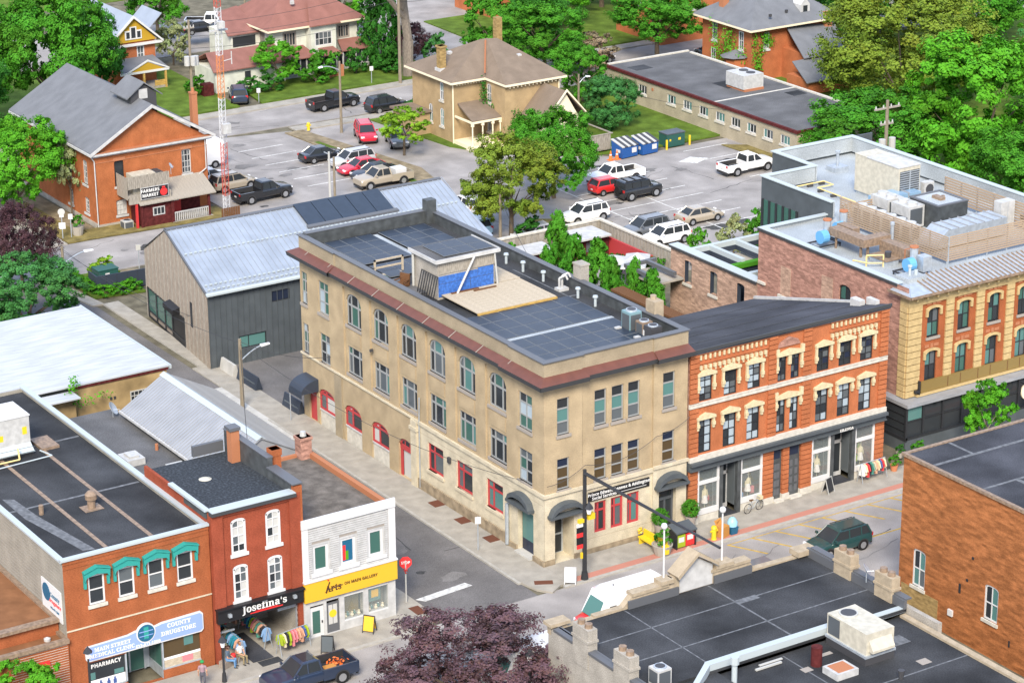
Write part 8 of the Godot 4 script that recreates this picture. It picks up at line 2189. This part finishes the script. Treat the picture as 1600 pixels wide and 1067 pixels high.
	part(o,"post",mb().cyl(Vector3.ZERO,V(0,7.6,0),0.16,0.12,10).cyl(Vector3.ZERO,V(0,0.5,0),0.26,0.2,10),"black_metal")
	part(o,"arm",mb().cyl(V(0,7.35,0),V(0.1,7.45,14.0),0.12,0.08,8),"black_metal")
	part(o,"lantern_glass",mb().lathe([V2(0.12,4.6),V2(0.22,5.0)],6,V(0.15,0,0.25)),"lamp_clear")
	part(o,"lantern_cap",mb().lathe([V2(0.32,5.0),V2(0.28,5.08),V2(0.05,5.4),V2(0,5.5)],6,V(0.15,0,0.25)),"black_metal")
	part(o,"signal_head",mb().bx(0.2,4.1,-0.2,0.7,4.5,0.15).bx(-0.5,4.0,-0.1,-0.1,4.25,0.1),"yellow_paint")
	part(o,"banner",mb().bx(-0.62,3.3,-0.02,-0.14,3.7,0.02).bx(-0.62,2.5,-0.021,-0.14,3.0,0.021),"sign_black")
	part(o,"banner_band",mb().bx(-0.62,3.0,-0.02,-0.14,3.3,0.02).bx(-0.6,2.2,-0.02,-0.14,2.5,0.02),"letter_red")
	part(o,"banner_band",mb().bx(-0.62,3.7,-0.02,-0.14,3.95,0.02),"letter_white")
	part(o,"push_button",mb().bx(-0.3,1.5,-0.06,-0.17,1.9,0.06),"yellow_paint")
	o = thing("stop_sign","stop sign with flowers beneath on the gallery corner","stop sign",V(-10.2,0,-0.4),-1.95)
	part(o,"post",mb().cyl(Vector3.ZERO,V(0,2.9,0),0.05,0.05,6),"pole_grey")
	var oc := []
	for i in 8:
		oc.append(V2(cos(TAU*(i+0.5)/8)*0.42,2.75+sin(TAU*(i+0.5)/8)*0.42))
	var so := mb()
	so.t = Transform3D(Basis(UP,PI/2),Vector3.ZERO)
	so.extr(oc,-0.02,0.02)
	part(o,"plate",so,"letter_red")
	text(o,"STOP",Transform3D(Basis(UP,PI/2),V(0.03,2.75,0)),0.24,"letter_white","Droid Sans",true,0.02)
	part(o,"blue_sign",mb().bx(-0.25,2.0,-0.03,0.25,2.25,-0.01),"sign_teal")
	part(o,"flower_basket",leafpatch([V(-0.3,2.3,0),V(0.3,2.2,0)],0.2,60,4,0.14),"flower_red")
	for q in [["parking sign on a slim post beside the beige office kerb",-2.2,-4.6,2.4,"white_clean"],["street sign post between the garden and the wood gable",4.6,-70.9,2.2,"pole_grey"],["round topped white sign on the lawn left of the brick hall",2.6,-82.7,2.5,"white_clean"],["second sign post on the lawn left of the brick hall, without disc",3.4,-82.6,2.2,"white_clean"],["small sign post on the verge beside the pale house",53.8,-115.6,1.9,"white_clean"],["white parking sign by the driveway of the pale house",39.6,-115.2,1.6,"white_clean"]]:
		var sn := thing("sign_post",q[0],"sign",V(q[1],-0.02,q[2]),-0.4)
		part(sn,"post",mb().cyl(Vector3.ZERO,V(0,q[3],0),0.045,0.045,6),"galv")
		part(sn,"plate",mb().bx(-0.2,q[3]-0.5,0.04,0.2,q[3],0.065),q[4])
		if q[0].begins_with("round"):
			part(sn,"disc",mb().cyl(V(0,2.5,0.03),V(0,2.5,0.07),0.32,0.32,16),"glass_blind")
			part(sn,"lower_plate",box(-0.3,0.9,0.04,0.3,1.5,0.07),"white_clean")
	o = thing("garden_wall","dark steel screen wall in the small street garden","wall",V(0.9,-0.1,-66.9),-0.05)
	part(o,"panel",mb().bx(-2.1,0,-0.06,2.5,1.5,0.06).bx(-2.1,0,-1.8,-1.98,1.5,-0.06),"navy_panel")
	for i in 4:
		part(o,"panel_joint",box(-1.2+i*0.95,0.02,0.06,-1.17+i*0.95,1.48,0.07),"black_metal")
	o = thing("utility_cabinet","dark green utility cabinet behind the garden screen wall","utility box",V(0.2,-0.1,-68.2))
	part(o,"casing",box(-0.9,0,-0.7,0.9,1.7,0.7),"green_dark")
	part(o,"lid",mb().bx(-0.95,1.7,-0.75,0.95,1.78,0.75),"green_dark")
	part(o,"label_plate",box(-0.3,1.2,0.7,0.1,1.45,0.71),"white_clean")
	planter("round concrete planter with grass on the lawn by the brick hall",V(4.2,-0.05,-83.0),0.62,0.85,"planter_stone","leaf_green","bush",0.6)
	var k := 0
	for q in [[60.2,-76.3],[62.6,-76.2]]:
		o = thing("dumpster",["blue dumpster with grey ribbed lid, beside the traffic cones","blue dumpster with grey ribbed lid, next to the lawn"][k],"dumpster",V(q[0],-0.13,q[1]),0.1)
		part(o,"bin",mb().hexa([V(-1.0,0.1,-0.8),V(1.0,0.1,-0.8),V(1.05,1.7,-0.85),V(-1.05,1.7,-0.85),V(-1.0,0.1,0.8),V(1.0,0.1,0.8),V(1.05,1.2,0.85),V(-1.05,1.2,0.85)]),"dumpster_blue")
		for i in 6:
			part(o,"lid_rib",mb().hexa([V(-1.08+i*0.37,1.7,-0.9),V(-0.76+i*0.37,1.7,-0.9),V(-0.76+i*0.37,1.78,-0.9),V(-1.08+i*0.37,1.78,-0.9),V(-1.08+i*0.37,1.2,0.92),V(-0.76+i*0.37,1.2,0.92),V(-0.76+i*0.37,1.28,0.92),V(-1.08+i*0.37,1.28,0.92)]),"unit_dark" if i % 2 else "pole_grey")
		part(o,"label_plate",mb().bx(0.2,0.5,0.84,0.8,1.0,0.87).bx(-1.06,0.6,-0.1,-1.03,0.9,0.5),"white_clean")
		k += 1
	o = thing("transformer_box","dark green ground transformer box against the lawn of the cream block","utility box",V(66.5,-0.1,-77.0))
	part(o,"casing",mb().bx(-1.1,0,-0.7,1.1,1.3,0.7),"green_dark")
	part(o,"lid",mb().bx(-1.15,1.3,-0.75,1.15,1.4,0.75),"slate_clad")
	part(o,"warning_label",mb().bx(0.3,0.6,0.7,0.6,0.85,0.71).bx(-0.8,0.6,0.7,-0.6,0.8,0.71),"yellow_paint")
	one("bollard",mb().cyl(Vector3.ZERO,V(0,1.0,0),0.11,0.11,8),"yellow_paint","yellow bollard left of the green transformer box","bollard",V(65.0,-0.13,-75.8))
	one("bollard",mb().cyl(Vector3.ZERO,V(0,1.0,0),0.11,0.11,8),"yellow_paint","yellow bollard right of the green transformer box","bollard",V(68.0,-0.13,-76.0))
	for q in [["orange traffic cone left of the blue dumpsters, the left one",58.2,-75.9],["orange traffic cone left of the blue dumpsters, the right one",58.9,-75.8]]:
		var cn := thing("traffic_cone",q[0],"traffic cone",V(q[1],-0.13,q[2]))
		part(cn,"cone",mb().cyl(Vector3.ZERO,V(0,0.95,0),0.22,0.04,10),"cone_orange")
		part(cn,"base",box(-0.28,0,-0.28,0.28,0.05,0.28),"cone_orange")
		part(cn,"stripe",mb().cyl(V(0,0.5,0),V(0,0.62,0),0.135,0.115,10),"white_clean")
	o = thing("fire_hydrant","yellow fire hydrant at the corner of the left parking lot","fire hydrant",V(38.6,0,-102.3))
	part(o,"barrel",mb().lathe([V2(0.2,0),V2(0.16,0.1),V2(0.16,0.6),V2(0.2,0.65),V2(0.14,0.8),V2(0,0.86)],10),"yellow_paint")
	part(o,"nozzle",mb().cyl(V(-0.28,0.5,0),V(0.28,0.5,0),0.08,0.08,8),"yellow_paint")
	o = thing("jersey_barrier","pale concrete barrier between grey metal wall and dark banner","barrier",V(-0.6,-0.12,-43.6))
	part(o,"block",mb().hexa([V(-0.3,0,-1.1),V(0.3,0,-1.1),V(0.1,1.0,-1.1),V(-0.1,1.0,-1.1),V(-0.3,0,1.1),V(0.3,0,1.1),V(0.1,1.0,1.1),V(-0.1,1.0,1.1)]),"concrete_new")
	k = 0
	for q in [[-0.5,-40.4,3.2],[-0.2,-33.8,2.6]]:
		o = thing("banner_barrier",["dark fabric covered barrier at the yard mouth, farther from the office","dark fabric covered barrier at the yard mouth, touching the office corner"][k],"barrier",V(q[0],-0.12,q[1]))
		part(o,"banner",mb().hexa([V(-0.3,0.1,-q[2]/2),V(0.3,0.1,-q[2]/2),V(0.05,1.1,-q[2]/2),V(-0.05,1.1,-q[2]/2),V(-0.3,0.1,q[2]/2),V(0.3,0.1,q[2]/2),V(0.05,1.1,q[2]/2),V(-0.05,1.1,q[2]/2)]),"navy_panel")
		part(o,"print_line",mb().hexa([V(-0.23,0.5,-q[2]*0.4),V(-0.2,0.5,-q[2]*0.4),V(-0.18,0.58,-q[2]*0.4),V(-0.21,0.58,-q[2]*0.4),V(-0.23,0.5,q[2]*0.4),V(-0.2,0.5,q[2]*0.4),V(-0.18,0.58,q[2]*0.4),V(-0.21,0.58,q[2]*0.4)]),"glass_grey")
		k += 1
	o = thing("red_star_sign","white sign with red marks standing behind the grey shed roof","sign",V(-7.9,-0.1,-27.6),0.1)
	part(o,"board",mb().bx(-0.9,1.9,-0.05,0.9,3.3,0.05),"white_clean")
	part(o,"frame",mb().bx(-1.0,0,-0.08,-0.9,3.4,0.08).bx(0.9,0,-0.08,1.0,3.4,0.08).bx(-0.9,3.3,-0.08,0.9,3.4,0.08),"pole_grey")
	part(o,"red_mark",mb().extr([V2(0.1,2.3),V2(0.35,2.6),V2(0.1,2.9),V2(0.4,2.75),V2(0.75,3.0),V2(0.6,2.6),V2(0.75,2.25),V2(0.4,2.5)],0.05,0.07).bx(-0.6,2.5,0.05,-0.2,2.9,0.07),"letter_red")
	for q in [["ball shaped topiary in a tall pot right of the office entrance",11.35,0.55,0.62],["ball shaped topiary in a tall pot left of the office entrance",8.85,0.55,0.6]]:
		var tp := thing("topiary_planter",q[0],"planter",V(q[1],0,q[2]))
		part(tp,"pot",mb().lathe([V2(0.26,0),V2(0.4,1.0),V2(0.34,1.0),V2(0.3,0.9),V2(0,0.9)],14),"planter_grey")
		var bc := put(tp,"plant",cache["topiary"],"leaf_green",V(0,1.0+q[3]*0.85,0))
		bc.scale = Vector3.ONE*q[3]
	o = thing("newspaper_box","black roofed newspaper stand with red and green boxes","newspaper stand",V(9.4,0,2.3))
	part(o,"roof",mb().hexa([V(-0.85,1.1,0.5),V(0.85,1.1,0.5),V(0.85,1.2,0.5),V(-0.85,1.2,0.5),V(-0.85,1.4,-0.5),V(0.85,1.4,-0.5),V(0.85,1.5,-0.5),V(-0.85,1.5,-0.5)]),"slate_clad")
	part(o,"frame",mb().bx(-0.8,0,-0.45,-0.72,1.15,0.45).bx(0.72,0,-0.45,0.8,1.15,0.45).bx(-0.72,0.1,-0.45,0.72,1.15,-0.4),"black_metal")
	part(o,"red_box",box(0.0,0.1,-0.35,0.68,0.95,0.4),"letter_red")
	part(o,"green_box",box(-0.68,0.1,-0.35,-0.05,0.95,0.4),"cloth4")
	part(o,"box_window",mb().bx(0.1,0.5,0.4,0.58,0.85,0.41).bx(-0.6,0.45,0.4,-0.15,0.8,0.41),"white_clean")
	o = thing("yellow_bench","long bright yellow decorated bench before the office windows","bench",V(7.4,0,1.7),0.0)
	part(o,"seat",mb().hexa([V(-0.25,0.4,-1.3),V(0.25,0.4,-1.3),V(0.25,0.5,-1.3),V(-0.25,0.5,-1.3),V(-0.25,0.4,1.3),V(0.25,0.4,1.3),V(0.25,0.5,1.3),V(-0.25,0.5,1.3)]),"yellow_paint")
	part(o,"backrest",box(0.2,0.5,-1.3,0.28,0.95,1.3),"yellow_paint")
	for z in [-1.2,1.1]:
		part(o,"leg",box(-0.25,0,z,0.28,0.4,z+0.1),"yellow_paint")
	part(o,"ornament",leafpatch([V(0.0,0.7,-1.4),V(0.1,0.9,-1.5)],0.25,50,8,0.16).bx(-0.2,0.2,1.3,0.2,0.8,1.6),"yellow_paint")
	planter("square stone planter with red flowers beside the newspaper stand",V(7.5,0,2.65),0.72,0.7,"planter_stone","leaf_green","bush",0.6)
	o = thing("fire_hydrant","yellow fire hydrant beside the cardboard boxes on the kerb","fire hydrant",V(11.7,0,2.7))
	part(o,"barrel",mb().lathe([V2(0.2,0),V2(0.17,0.1),V2(0.17,0.75),V2(0.22,0.8),V2(0.15,0.95),V2(0,1.0)],10),"yellow_paint")
	part(o,"nozzle",mb().cyl(V(-0.28,0.6,0),V(0.28,0.6,0),0.08,0.08,8),"yellow_paint")
	one("cardboard_box",mb().bx(-0.35,0,-0.3,0.35,0.75,0.3).hexa([V(-0.35,0.75,-0.3),V(0.35,0.75,-0.3),V(0.4,1.05,-0.5),V(-0.3,1.05,-0.5),V(-0.35,0.75,-0.28),V(0.35,0.75,-0.28),V(0.4,1.05,-0.48),V(-0.3,1.05,-0.48)]),"cardboard","open brown cardboard box between hydrant and recycling bin","box",V(12.5,0,2.6),0.3)
	one("cardboard_box",mb().bx(-0.3,0,-0.05,0.3,1.0,0.05),"cardboard","flattened brown cardboard leaning behind the open box","box",V(12.4,0,2.2),0.5)
	o = thing("recycling_bin","blue recycling bin topped by a pale blue bag","bin",V(13.3,0,2.6))
	part(o,"bin",mb().hexa([V(-0.25,0,-0.25),V(0.25,0,-0.25),V(0.32,0.5,-0.3),V(-0.32,0.5,-0.3),V(-0.25,0,0.25),V(0.25,0,0.25),V(0.32,0.5,0.3),V(-0.32,0.5,0.3)]),"sign_navy")
	one("plastic_bag",mb().lathe([V2(0.1,0),V2(0.34,0.1),V2(0.36,0.4),V2(0.2,0.65),V2(0.04,0.75)],9).smooth(60),"bag_blue","pale blue plastic bag heaped on the recycling bin","bag",V(13.3,0.45,2.6))
	a_board("white sandwich board at the foot of the black signal mast",0.0,3.0,-0.7,"white_clean","steel_white")
	a_board("black sandwich board outside the brick shop entrance",23.0,0.8,0.3,"sign_black","pole_grey")
	a_board("yellow faced sandwich board outside the white gallery",-14.2,1.9,-0.9,"sign_gold","black_metal")
	a_board("sandwich board on the kerb above the navy pickup bed",-17.7,2.9,-0.7,"glass_grey","black_metal")
	o = thing("bicycle","grey bicycle with basket leaning by the brick shop window","bicycle",V(16.7,0,0.55),0.1)
	for x in [-0.55,0.55]:
		var wb := mb()
		for i in 16:
			var a0 := TAU*i/16
			var a1 := TAU*(i+1)/16
			wb.cyl(V(x+cos(a0)*0.34,0.34+sin(a0)*0.34,0),V(x+cos(a1)*0.34,0.34+sin(a1)*0.34,0),0.025,0.025,4)
		for i in 6:
			wb.cyl(V(x,0.34,0),V(x+cos(i*TAU/6)*0.33,0.34+sin(i*TAU/6)*0.33,0),0.006,0.006,3)
		part(o,"wheel",wb,"rubber")
	part(o,"frame",mb().tube([V(-0.55,0.34,0),V(-0.05,0.3,0),V(-0.2,0.8,0),V(-0.55,0.34,0)],0.02).tube([V(-0.05,0.3,0),V(0.4,0.75,0),V(0.55,0.34,0)],0.02).tube([V(-0.18,0.7,0),V(0.4,0.8,0)],0.02),"galv")
	part(o,"handlebar",mb().tube([V(0.4,0.75,0),V(0.38,1.0,0)],0.018).tube([V(0.3,1.02,-0.28),V(0.4,1.0,0),V(0.3,1.02,0.28)],0.018),"galv")
	part(o,"saddle",mb().hexa([V(-0.35,0.85,-0.1),V(-0.05,0.87,-0.03),V(-0.05,0.92,-0.03),V(-0.35,0.92,-0.1),V(-0.35,0.85,0.1),V(-0.05,0.87,0.03),V(-0.05,0.92,0.03),V(-0.35,0.92,0.1)]),"wood_brown")
	part(o,"basket",mb().bx(0.42,0.78,-0.17,0.72,1.02,0.17),"cream_stone")
	rack("clothes rack full of garments at the right end of the brick shop","rack outside the brick shop",V(27.0,0,0.75),0.05,2.3,11,"garments on the brick shop rack")
	rack("clothes rack along the left side of the open clothes shop","left rack of the clothes shop",V(-22.6,0,-0.5),PI/2,3.4,12,"garments on the left shop rack")
	rack("clothes rack along the right side of the open clothes shop","right rack of the clothes shop",V(-20.5,0,-1.2),PI/2,3.4,12,"garments on the right shop rack")
	rack("short clothes rack standing on the pavement near the white gallery","pavement rack by the gallery",V(-19.3,0,1.5),0.15,2.2,10,"garments on the pavement rack")
	rack("clothes rack at the back of the open clothes shop","back rack of the clothes shop",V(-21.2,0,-3.0),0.0,3.2,10,"garments on the back shop rack")
	one("pavement_mat",box(-0.7,0,-0.35,0.7,0.02,0.35),"membrane","black rubber mat on the pavement before the clothes shop","mat",V(-21.2,0,2.1))
	planter("terracotta pot with grassy plant by the end pier of the brick shop",V(29.3,0,0.4),0.3,0.45,"terracotta","leaf_green","bush",0.45)
	planter("terracotta pot with large plant in the alley by the hotel base",V(32.0,0,-0.2),0.36,0.5,"terracotta","leaf_green","bush",0.55)
	planter("small pale pot in the alley between brick shop and hotel",V(31.2,0,-1.2),0.26,0.4,"planter_stone","leaf_dark","bush",0.35)
	planter("red flower pot before the hotel entrance at the right edge",V(43.2,0,0.3),0.45,0.6,"terracotta","flower_red","bush",0.45)
	for q in [["white flag pole with ball top left of the pediment",-2.9],["white flag pole with ball top right of the pediment",1.35]]:
		var fp := thing("flag_pole",q[0],"flag pole",V(q[1],6.55,17.0))
		part(fp,"pole",mb().cyl(Vector3.ZERO,V(0,3.2,0),0.06,0.05,8),"white_clean")
		part(fp,"ball",mb().lathe([V2(0,3.1),V2(0.15,3.17),V2(0.2,3.32),V2(0.15,3.46),V2(0,3.53)],12).smooth(60),"white_clean")
	lantern("black street lantern in front of the low patterned brick building",-33.0,2.4,4.4)
	lantern("black street lantern outside the clothes shop, only its slim post showing",-24.7,2.9,3.0)
	lantern("black street lantern at the left front corner of the pediment building",-11.9,16.4,4.2)
	wire("black service cable sagging from the lamp pole to the office corner",V(-3.4,5.4,-35.9),V(-0.05,5.9,-28.0),0.5)
	wire("long cable running along the office side at first floor level",V(-3.4,5.2,-35.9),V(-0.3,5.4,-2.0),1.4)
	wire("cable from the lamp pole over the shed roof to the brick chimney",V(-3.4,4.8,-35.9),V(-18.5,10.5,-5.0),0.6)
	wire("cable linking the two wooden lamp poles of the side street",V(-3.7,4.1,-67.9),V(-3.4,5.3,-35.9),0.9)
	wire("cable from the left lamp pole toward the wood gable",V(-3.7,3.9,-67.9),V(-0.9,3.2,-47.5),0.5)
	for i in 3:
		wire("thin overhead wire along the upper street, %s of three" % ["highest","middle","lowest"][i],V(33.0,8.9-i*1.3,-117.8),V(56.4,11.0-i*1.6,-113.8),0.7)
	wire("wire from the tall street pole toward the upper right",V(56.4,9.0,-113.8),V(84,9.5,-118),0.8)
	wire("wire sagging from the slim pole to the cream block wall",V(64.1,4.5,-90.2),V(72.6,2.8,-76),0.6)
	wire("service wire from the plain pole to the courtyard corner",V(34.4,4.4,-59.0),V(30.0,2.6,-47.5),0.3)
	wire("cable swagged across the front of the beige office building",V(0.0,5.7,0.3),V(3.0,6.5,0.25),0.25)
	wire("cable swagged between the front pavilions of the office building",V(3.0,6.5,0.25),V(8.7,7.2,0.25),0.6)
	wire("cable rising to the red brick shop row from the office front",V(8.7,7.2,0.25),V(11.4,8.0,0.25),0.2)
func figure(par: Node3D,bones: Array,cell: float) -> void:
	var cols := {}
	var field := {}
	var lo := V(9,9,9)
	var hi := V(-9,-9,-9)
	for b in bones:
		for e in [0,1]:
			var m: float = b[2+e]+cell*3
			lo = lo.min(b[e]-Vector3.ONE*m)
			hi = hi.max(b[e]+Vector3.ONE*m)
	var n := Vector3i(((hi-lo)/cell).ceil())
	var f := PackedFloat32Array()
	f.resize((n.x+1)*(n.y+1)*(n.z+1))
	f.fill(1.0)
	var who := PackedByteArray()
	who.resize(f.size())
	var near := PackedFloat32Array()
	near.resize(f.size())
	near.fill(9.0)
	for bi in bones.size():
		var b: Array = bones[bi]
		var A: Vector3 = b[0]
		var B: Vector3 = b[1]
		var m: float = maxf(b[2],b[3])+cell*2.5+0.04
		var p0 := Vector3i(((A.min(B)-Vector3.ONE*m-lo)/cell).floor()).clamp(Vector3i.ZERO,n)
		var p1 := Vector3i(((A.max(B)+Vector3.ONE*m-lo)/cell).ceil()).clamp(Vector3i.ZERO,n)
		var ab := B-A
		var l2 := maxf(ab.length_squared(),0.0001)
		for i in range(p0.x,p1.x+1):
			for j in range(p0.y,p1.y+1):
				for k in range(p0.z,p1.z+1):
					var p := lo+V(i,j,k)*cell
					var t := clampf((p-A).dot(ab)/l2,0,1)
					var d := p.distance_to(A+ab*t)-lerpf(b[2],b[3],t)
					var ix := (i*(n.y+1)+j)*(n.z+1)+k
					if d < near[ix]:
						near[ix] = d
						who[ix] = bi
					var q := f[ix]
					var h := clampf(0.5+0.5*(q-d)/0.03,0,1)
					f[ix] = lerpf(q,d,h)-0.03*h*(1-h)
	var vert := {}
	var at := func(i: int,j: int,k: int) -> int: return (i*(n.y+1)+j)*(n.z+1)+k
	for i in n.x:
		for j in n.y:
			for k in n.z:
				var s := Vector3.ZERO
				var c := 0
				for e in [[0,0,0,1,0,0],[0,1,0,1,1,0],[0,0,1,1,0,1],[0,1,1,1,1,1],[0,0,0,0,1,0],[1,0,0,1,1,0],[0,0,1,0,1,1],[1,0,1,1,1,1],[0,0,0,0,0,1],[1,0,0,1,0,1],[0,1,0,0,1,1],[1,1,0,1,1,1]]:
					var a: float = f[((i+e[0])*(n.y+1)+j+e[1])*(n.z+1)+k+e[2]]
					var b: float = f[((i+e[3])*(n.y+1)+j+e[4])*(n.z+1)+k+e[5]]
					if (a < 0) != (b < 0):
						var t := a/(a-b)
						s += V(e[0],e[1],e[2]).lerp(V(e[3],e[4],e[5]),t)
						c += 1
				if c:
					vert[Vector3i(i,j,k)] = [lo+(V(i,j,k)+s/c)*cell,who[at.call(i,j,k)]]
	var by := {}
	for cell_ in vert:
		var i: int = cell_.x
		var j: int = cell_.y
		var k: int = cell_.z
		for ax in 3:
			var st: Vector3i = [Vector3i(1,0,0),Vector3i(0,1,0),Vector3i(0,0,1)][ax]
			var a: float = f[at.call(i,j,k)]
			var g: Vector3i = cell_+st
			var b: float = f[at.call(g.x,g.y,g.z)]
			if (a < 0) != (b < 0):
				var u: Vector3i = [Vector3i(0,1,0),Vector3i(0,0,1),Vector3i(1,0,0)][ax]
				var w: Vector3i = [Vector3i(0,0,1),Vector3i(1,0,0),Vector3i(0,1,0)][ax]
				var q := [cell_,cell_-u,cell_-u-w,cell_-w]
				if not (vert.has(q[1]) and vert.has(q[2]) and vert.has(q[3])):
					continue
				var bn: Array = bones[vert[cell_][1]]
				if not by.has("all"):
					by["all"] = mb()
				var m: MB = by["all"]
				m.col = bn[4]
				if a < 0:
					m.quad(vert[q[0]][0],vert[q[3]][0],vert[q[2]][0],vert[q[1]][0])
				else:
					m.quad(vert[q[0]][0],vert[q[1]][0],vert[q[2]][0],vert[q[3]][0])
	var mb: MB = by["all"]
	part(par,"body",mb.smooth(75),"person_skin")
func person(label: String,at: Vector3,turn: float,seated: bool,shirt: Color,legs: Color,hairm: String,cap := "") -> void:
	var o := thing("person",label,"person",at,turn)
	var sk := Color(0.50,0.28,0.19)
	var shoe := Color(0.04,0.04,0.045)
	var hip := 0.5 if seated else 0.92
	var sh := hip+0.52
	var bn := [[V(0,hip,0),V(0,hip+0.25,0.0),0.145,0.135,legs],[V(0,hip+0.2,0),V(0,sh-0.06,-0.01),0.14,0.155,shirt],[V(-0.13,sh-0.04,0),V(0.13,sh-0.04,0),0.085,0.085,shirt],[V(0,sh,0),V(0,sh+0.12,0.015),0.055,0.052,sk],[V(0,sh+0.2,0.01),V(0,sh+0.28,0.0),0.082,0.098,sk],[V(0,sh+0.19,0.085),V(0,sh+0.235,0.1),0.014,0.01,sk]]
	for s in [-1.0,1.0]:
		var hipj := V(s*0.09,hip,0.0)
		var knee := V(s*0.13,0.5,0.44) if seated else V(s*0.1,0.49,0.02+0.06*s)
		var ank := V(s*0.14,0.09,0.46) if seated else V(s*0.1,0.08,0.02-0.06*s)
		bn.append([hipj,knee,0.092,0.064,legs])
		bn.append([knee,ank,0.062,0.042,legs])
		bn.append([ank+V(0,-0.045,-0.03),ank+V(0,-0.055,0.16),0.045,0.036,shoe])
		var sj := V(s*0.19,sh-0.04,0)
		var el := V(s*0.25,sh-0.3,0.06 if seated else -0.02)
		var wr := V(s*0.12,hip+0.14,0.26) if seated else V(s*0.25,sh-0.54,0.06)
		bn.append([sj,sj.lerp(el,0.5),0.058,0.05,shirt])
		bn.append([sj.lerp(el,0.5),el,0.047,0.042,sk])
		bn.append([el,wr,0.042,0.03,sk])
		var hd := (wr-el).normalized()
		bn.append([wr,wr+hd*0.07,0.032,0.034,sk])
		var hb := mb()
		var side := hd.cross(V(0,0,1)).normalized() if not seated else V(1,0,0)
		for k in 4:
			var p0 := wr+hd*0.08+side*(k-1.5)*0.017
			var l: float = [0.065,0.078,0.074,0.055][k]
			hb.tube([p0,p0+hd*l*0.55,p0+(hd+V(0,-0.5,0.1))*l],0.008,5)
		hb.tube([wr+hd*0.02+side*-0.03*s,wr+hd*0.06-side*0.055*s,wr+hd*0.09-side*0.05*s],0.009,5)
		part(o,"fingers",hb,"skin")
	figure(o,bn,0.022)
	var hc := V(0,sh+0.26,-0.015)
	var hair := mb()
	hair.lathe([V2(0.108,-0.06),V2(0.112,0.02),V2(0.09,0.085),V2(0.05,0.115),V2(0,0.122)],14,hc)
	part(o,"hair",hair.smooth(60),hairm)
	var ey := mb()
	for s in [-1,1]:
		ey.bx(s*0.034-0.01,sh+0.245,0.088,s*0.034+0.01,sh+0.257,0.1)
	ey.bx(-0.022,sh+0.155,0.082,0.022,sh+0.163,0.092)
	part(o,"face_features",ey,"letter_dark")
	var er := mb()
	for s in [-1,1]:
		er.cyl(V(s*0.09,sh+0.23,-0.005),V(s*0.108,sh+0.235,-0.01),0.03,0.024,8)
	part(o,"ears",er,"skin")
	if cap:
		part(o,"cap",mb().lathe([V2(0.122,0.0),V2(0.122,0.06),V2(0.08,0.125),V2(0,0.14)],14,hc).bx(-0.08,hc.y+0.0,0.09,0.08,hc.y+0.02,0.2),cap)
func people() -> void:
	var m := mt("person_skin",Color(1,1,1),0.75)
	mt("leaf_cap",Color(0.03,0.25,0.08),0.8)
	m.vertex_color_use_as_albedo = true
	one("shop_ledge",mb().bx(-0.9,0,-0.25,0.9,0.42,0.25),"wood_grey","low grey ledge the two people sit on outside the clothes shop","bench",V(-23.2,0,1.0),0.35)
	person("person in white top and khaki trousers seated outside the clothes shop with red bag",V(-22.75,0,1.15),0.3,true,Color(0.70,0.66,0.62),Color(0.26,0.21,0.12),"wood_brown")
	one("red_bag",mb().lathe([V2(0.14,0),V2(0.17,0.1),V2(0.15,0.28),V2(0.05,0.34)],8).smooth(60),"letter_red","red bag between the two seated people","bag",V(-23.2,0.42,1.15))
	person("person in blue jeans seated left of the red bag outside the clothes shop",V(-23.65,0,1.3),0.9,true,Color(0.12,0.16,0.20),Color(0.14,0.27,0.46),"letter_dark")
	person("person in green cap and mauve shirt walking at the bottom edge",V(-26.1,0,2.9),2.6,false,Color(0.30,0.20,0.23),Color(0.10,0.10,0.12),"wood_brown","leaf_cap")
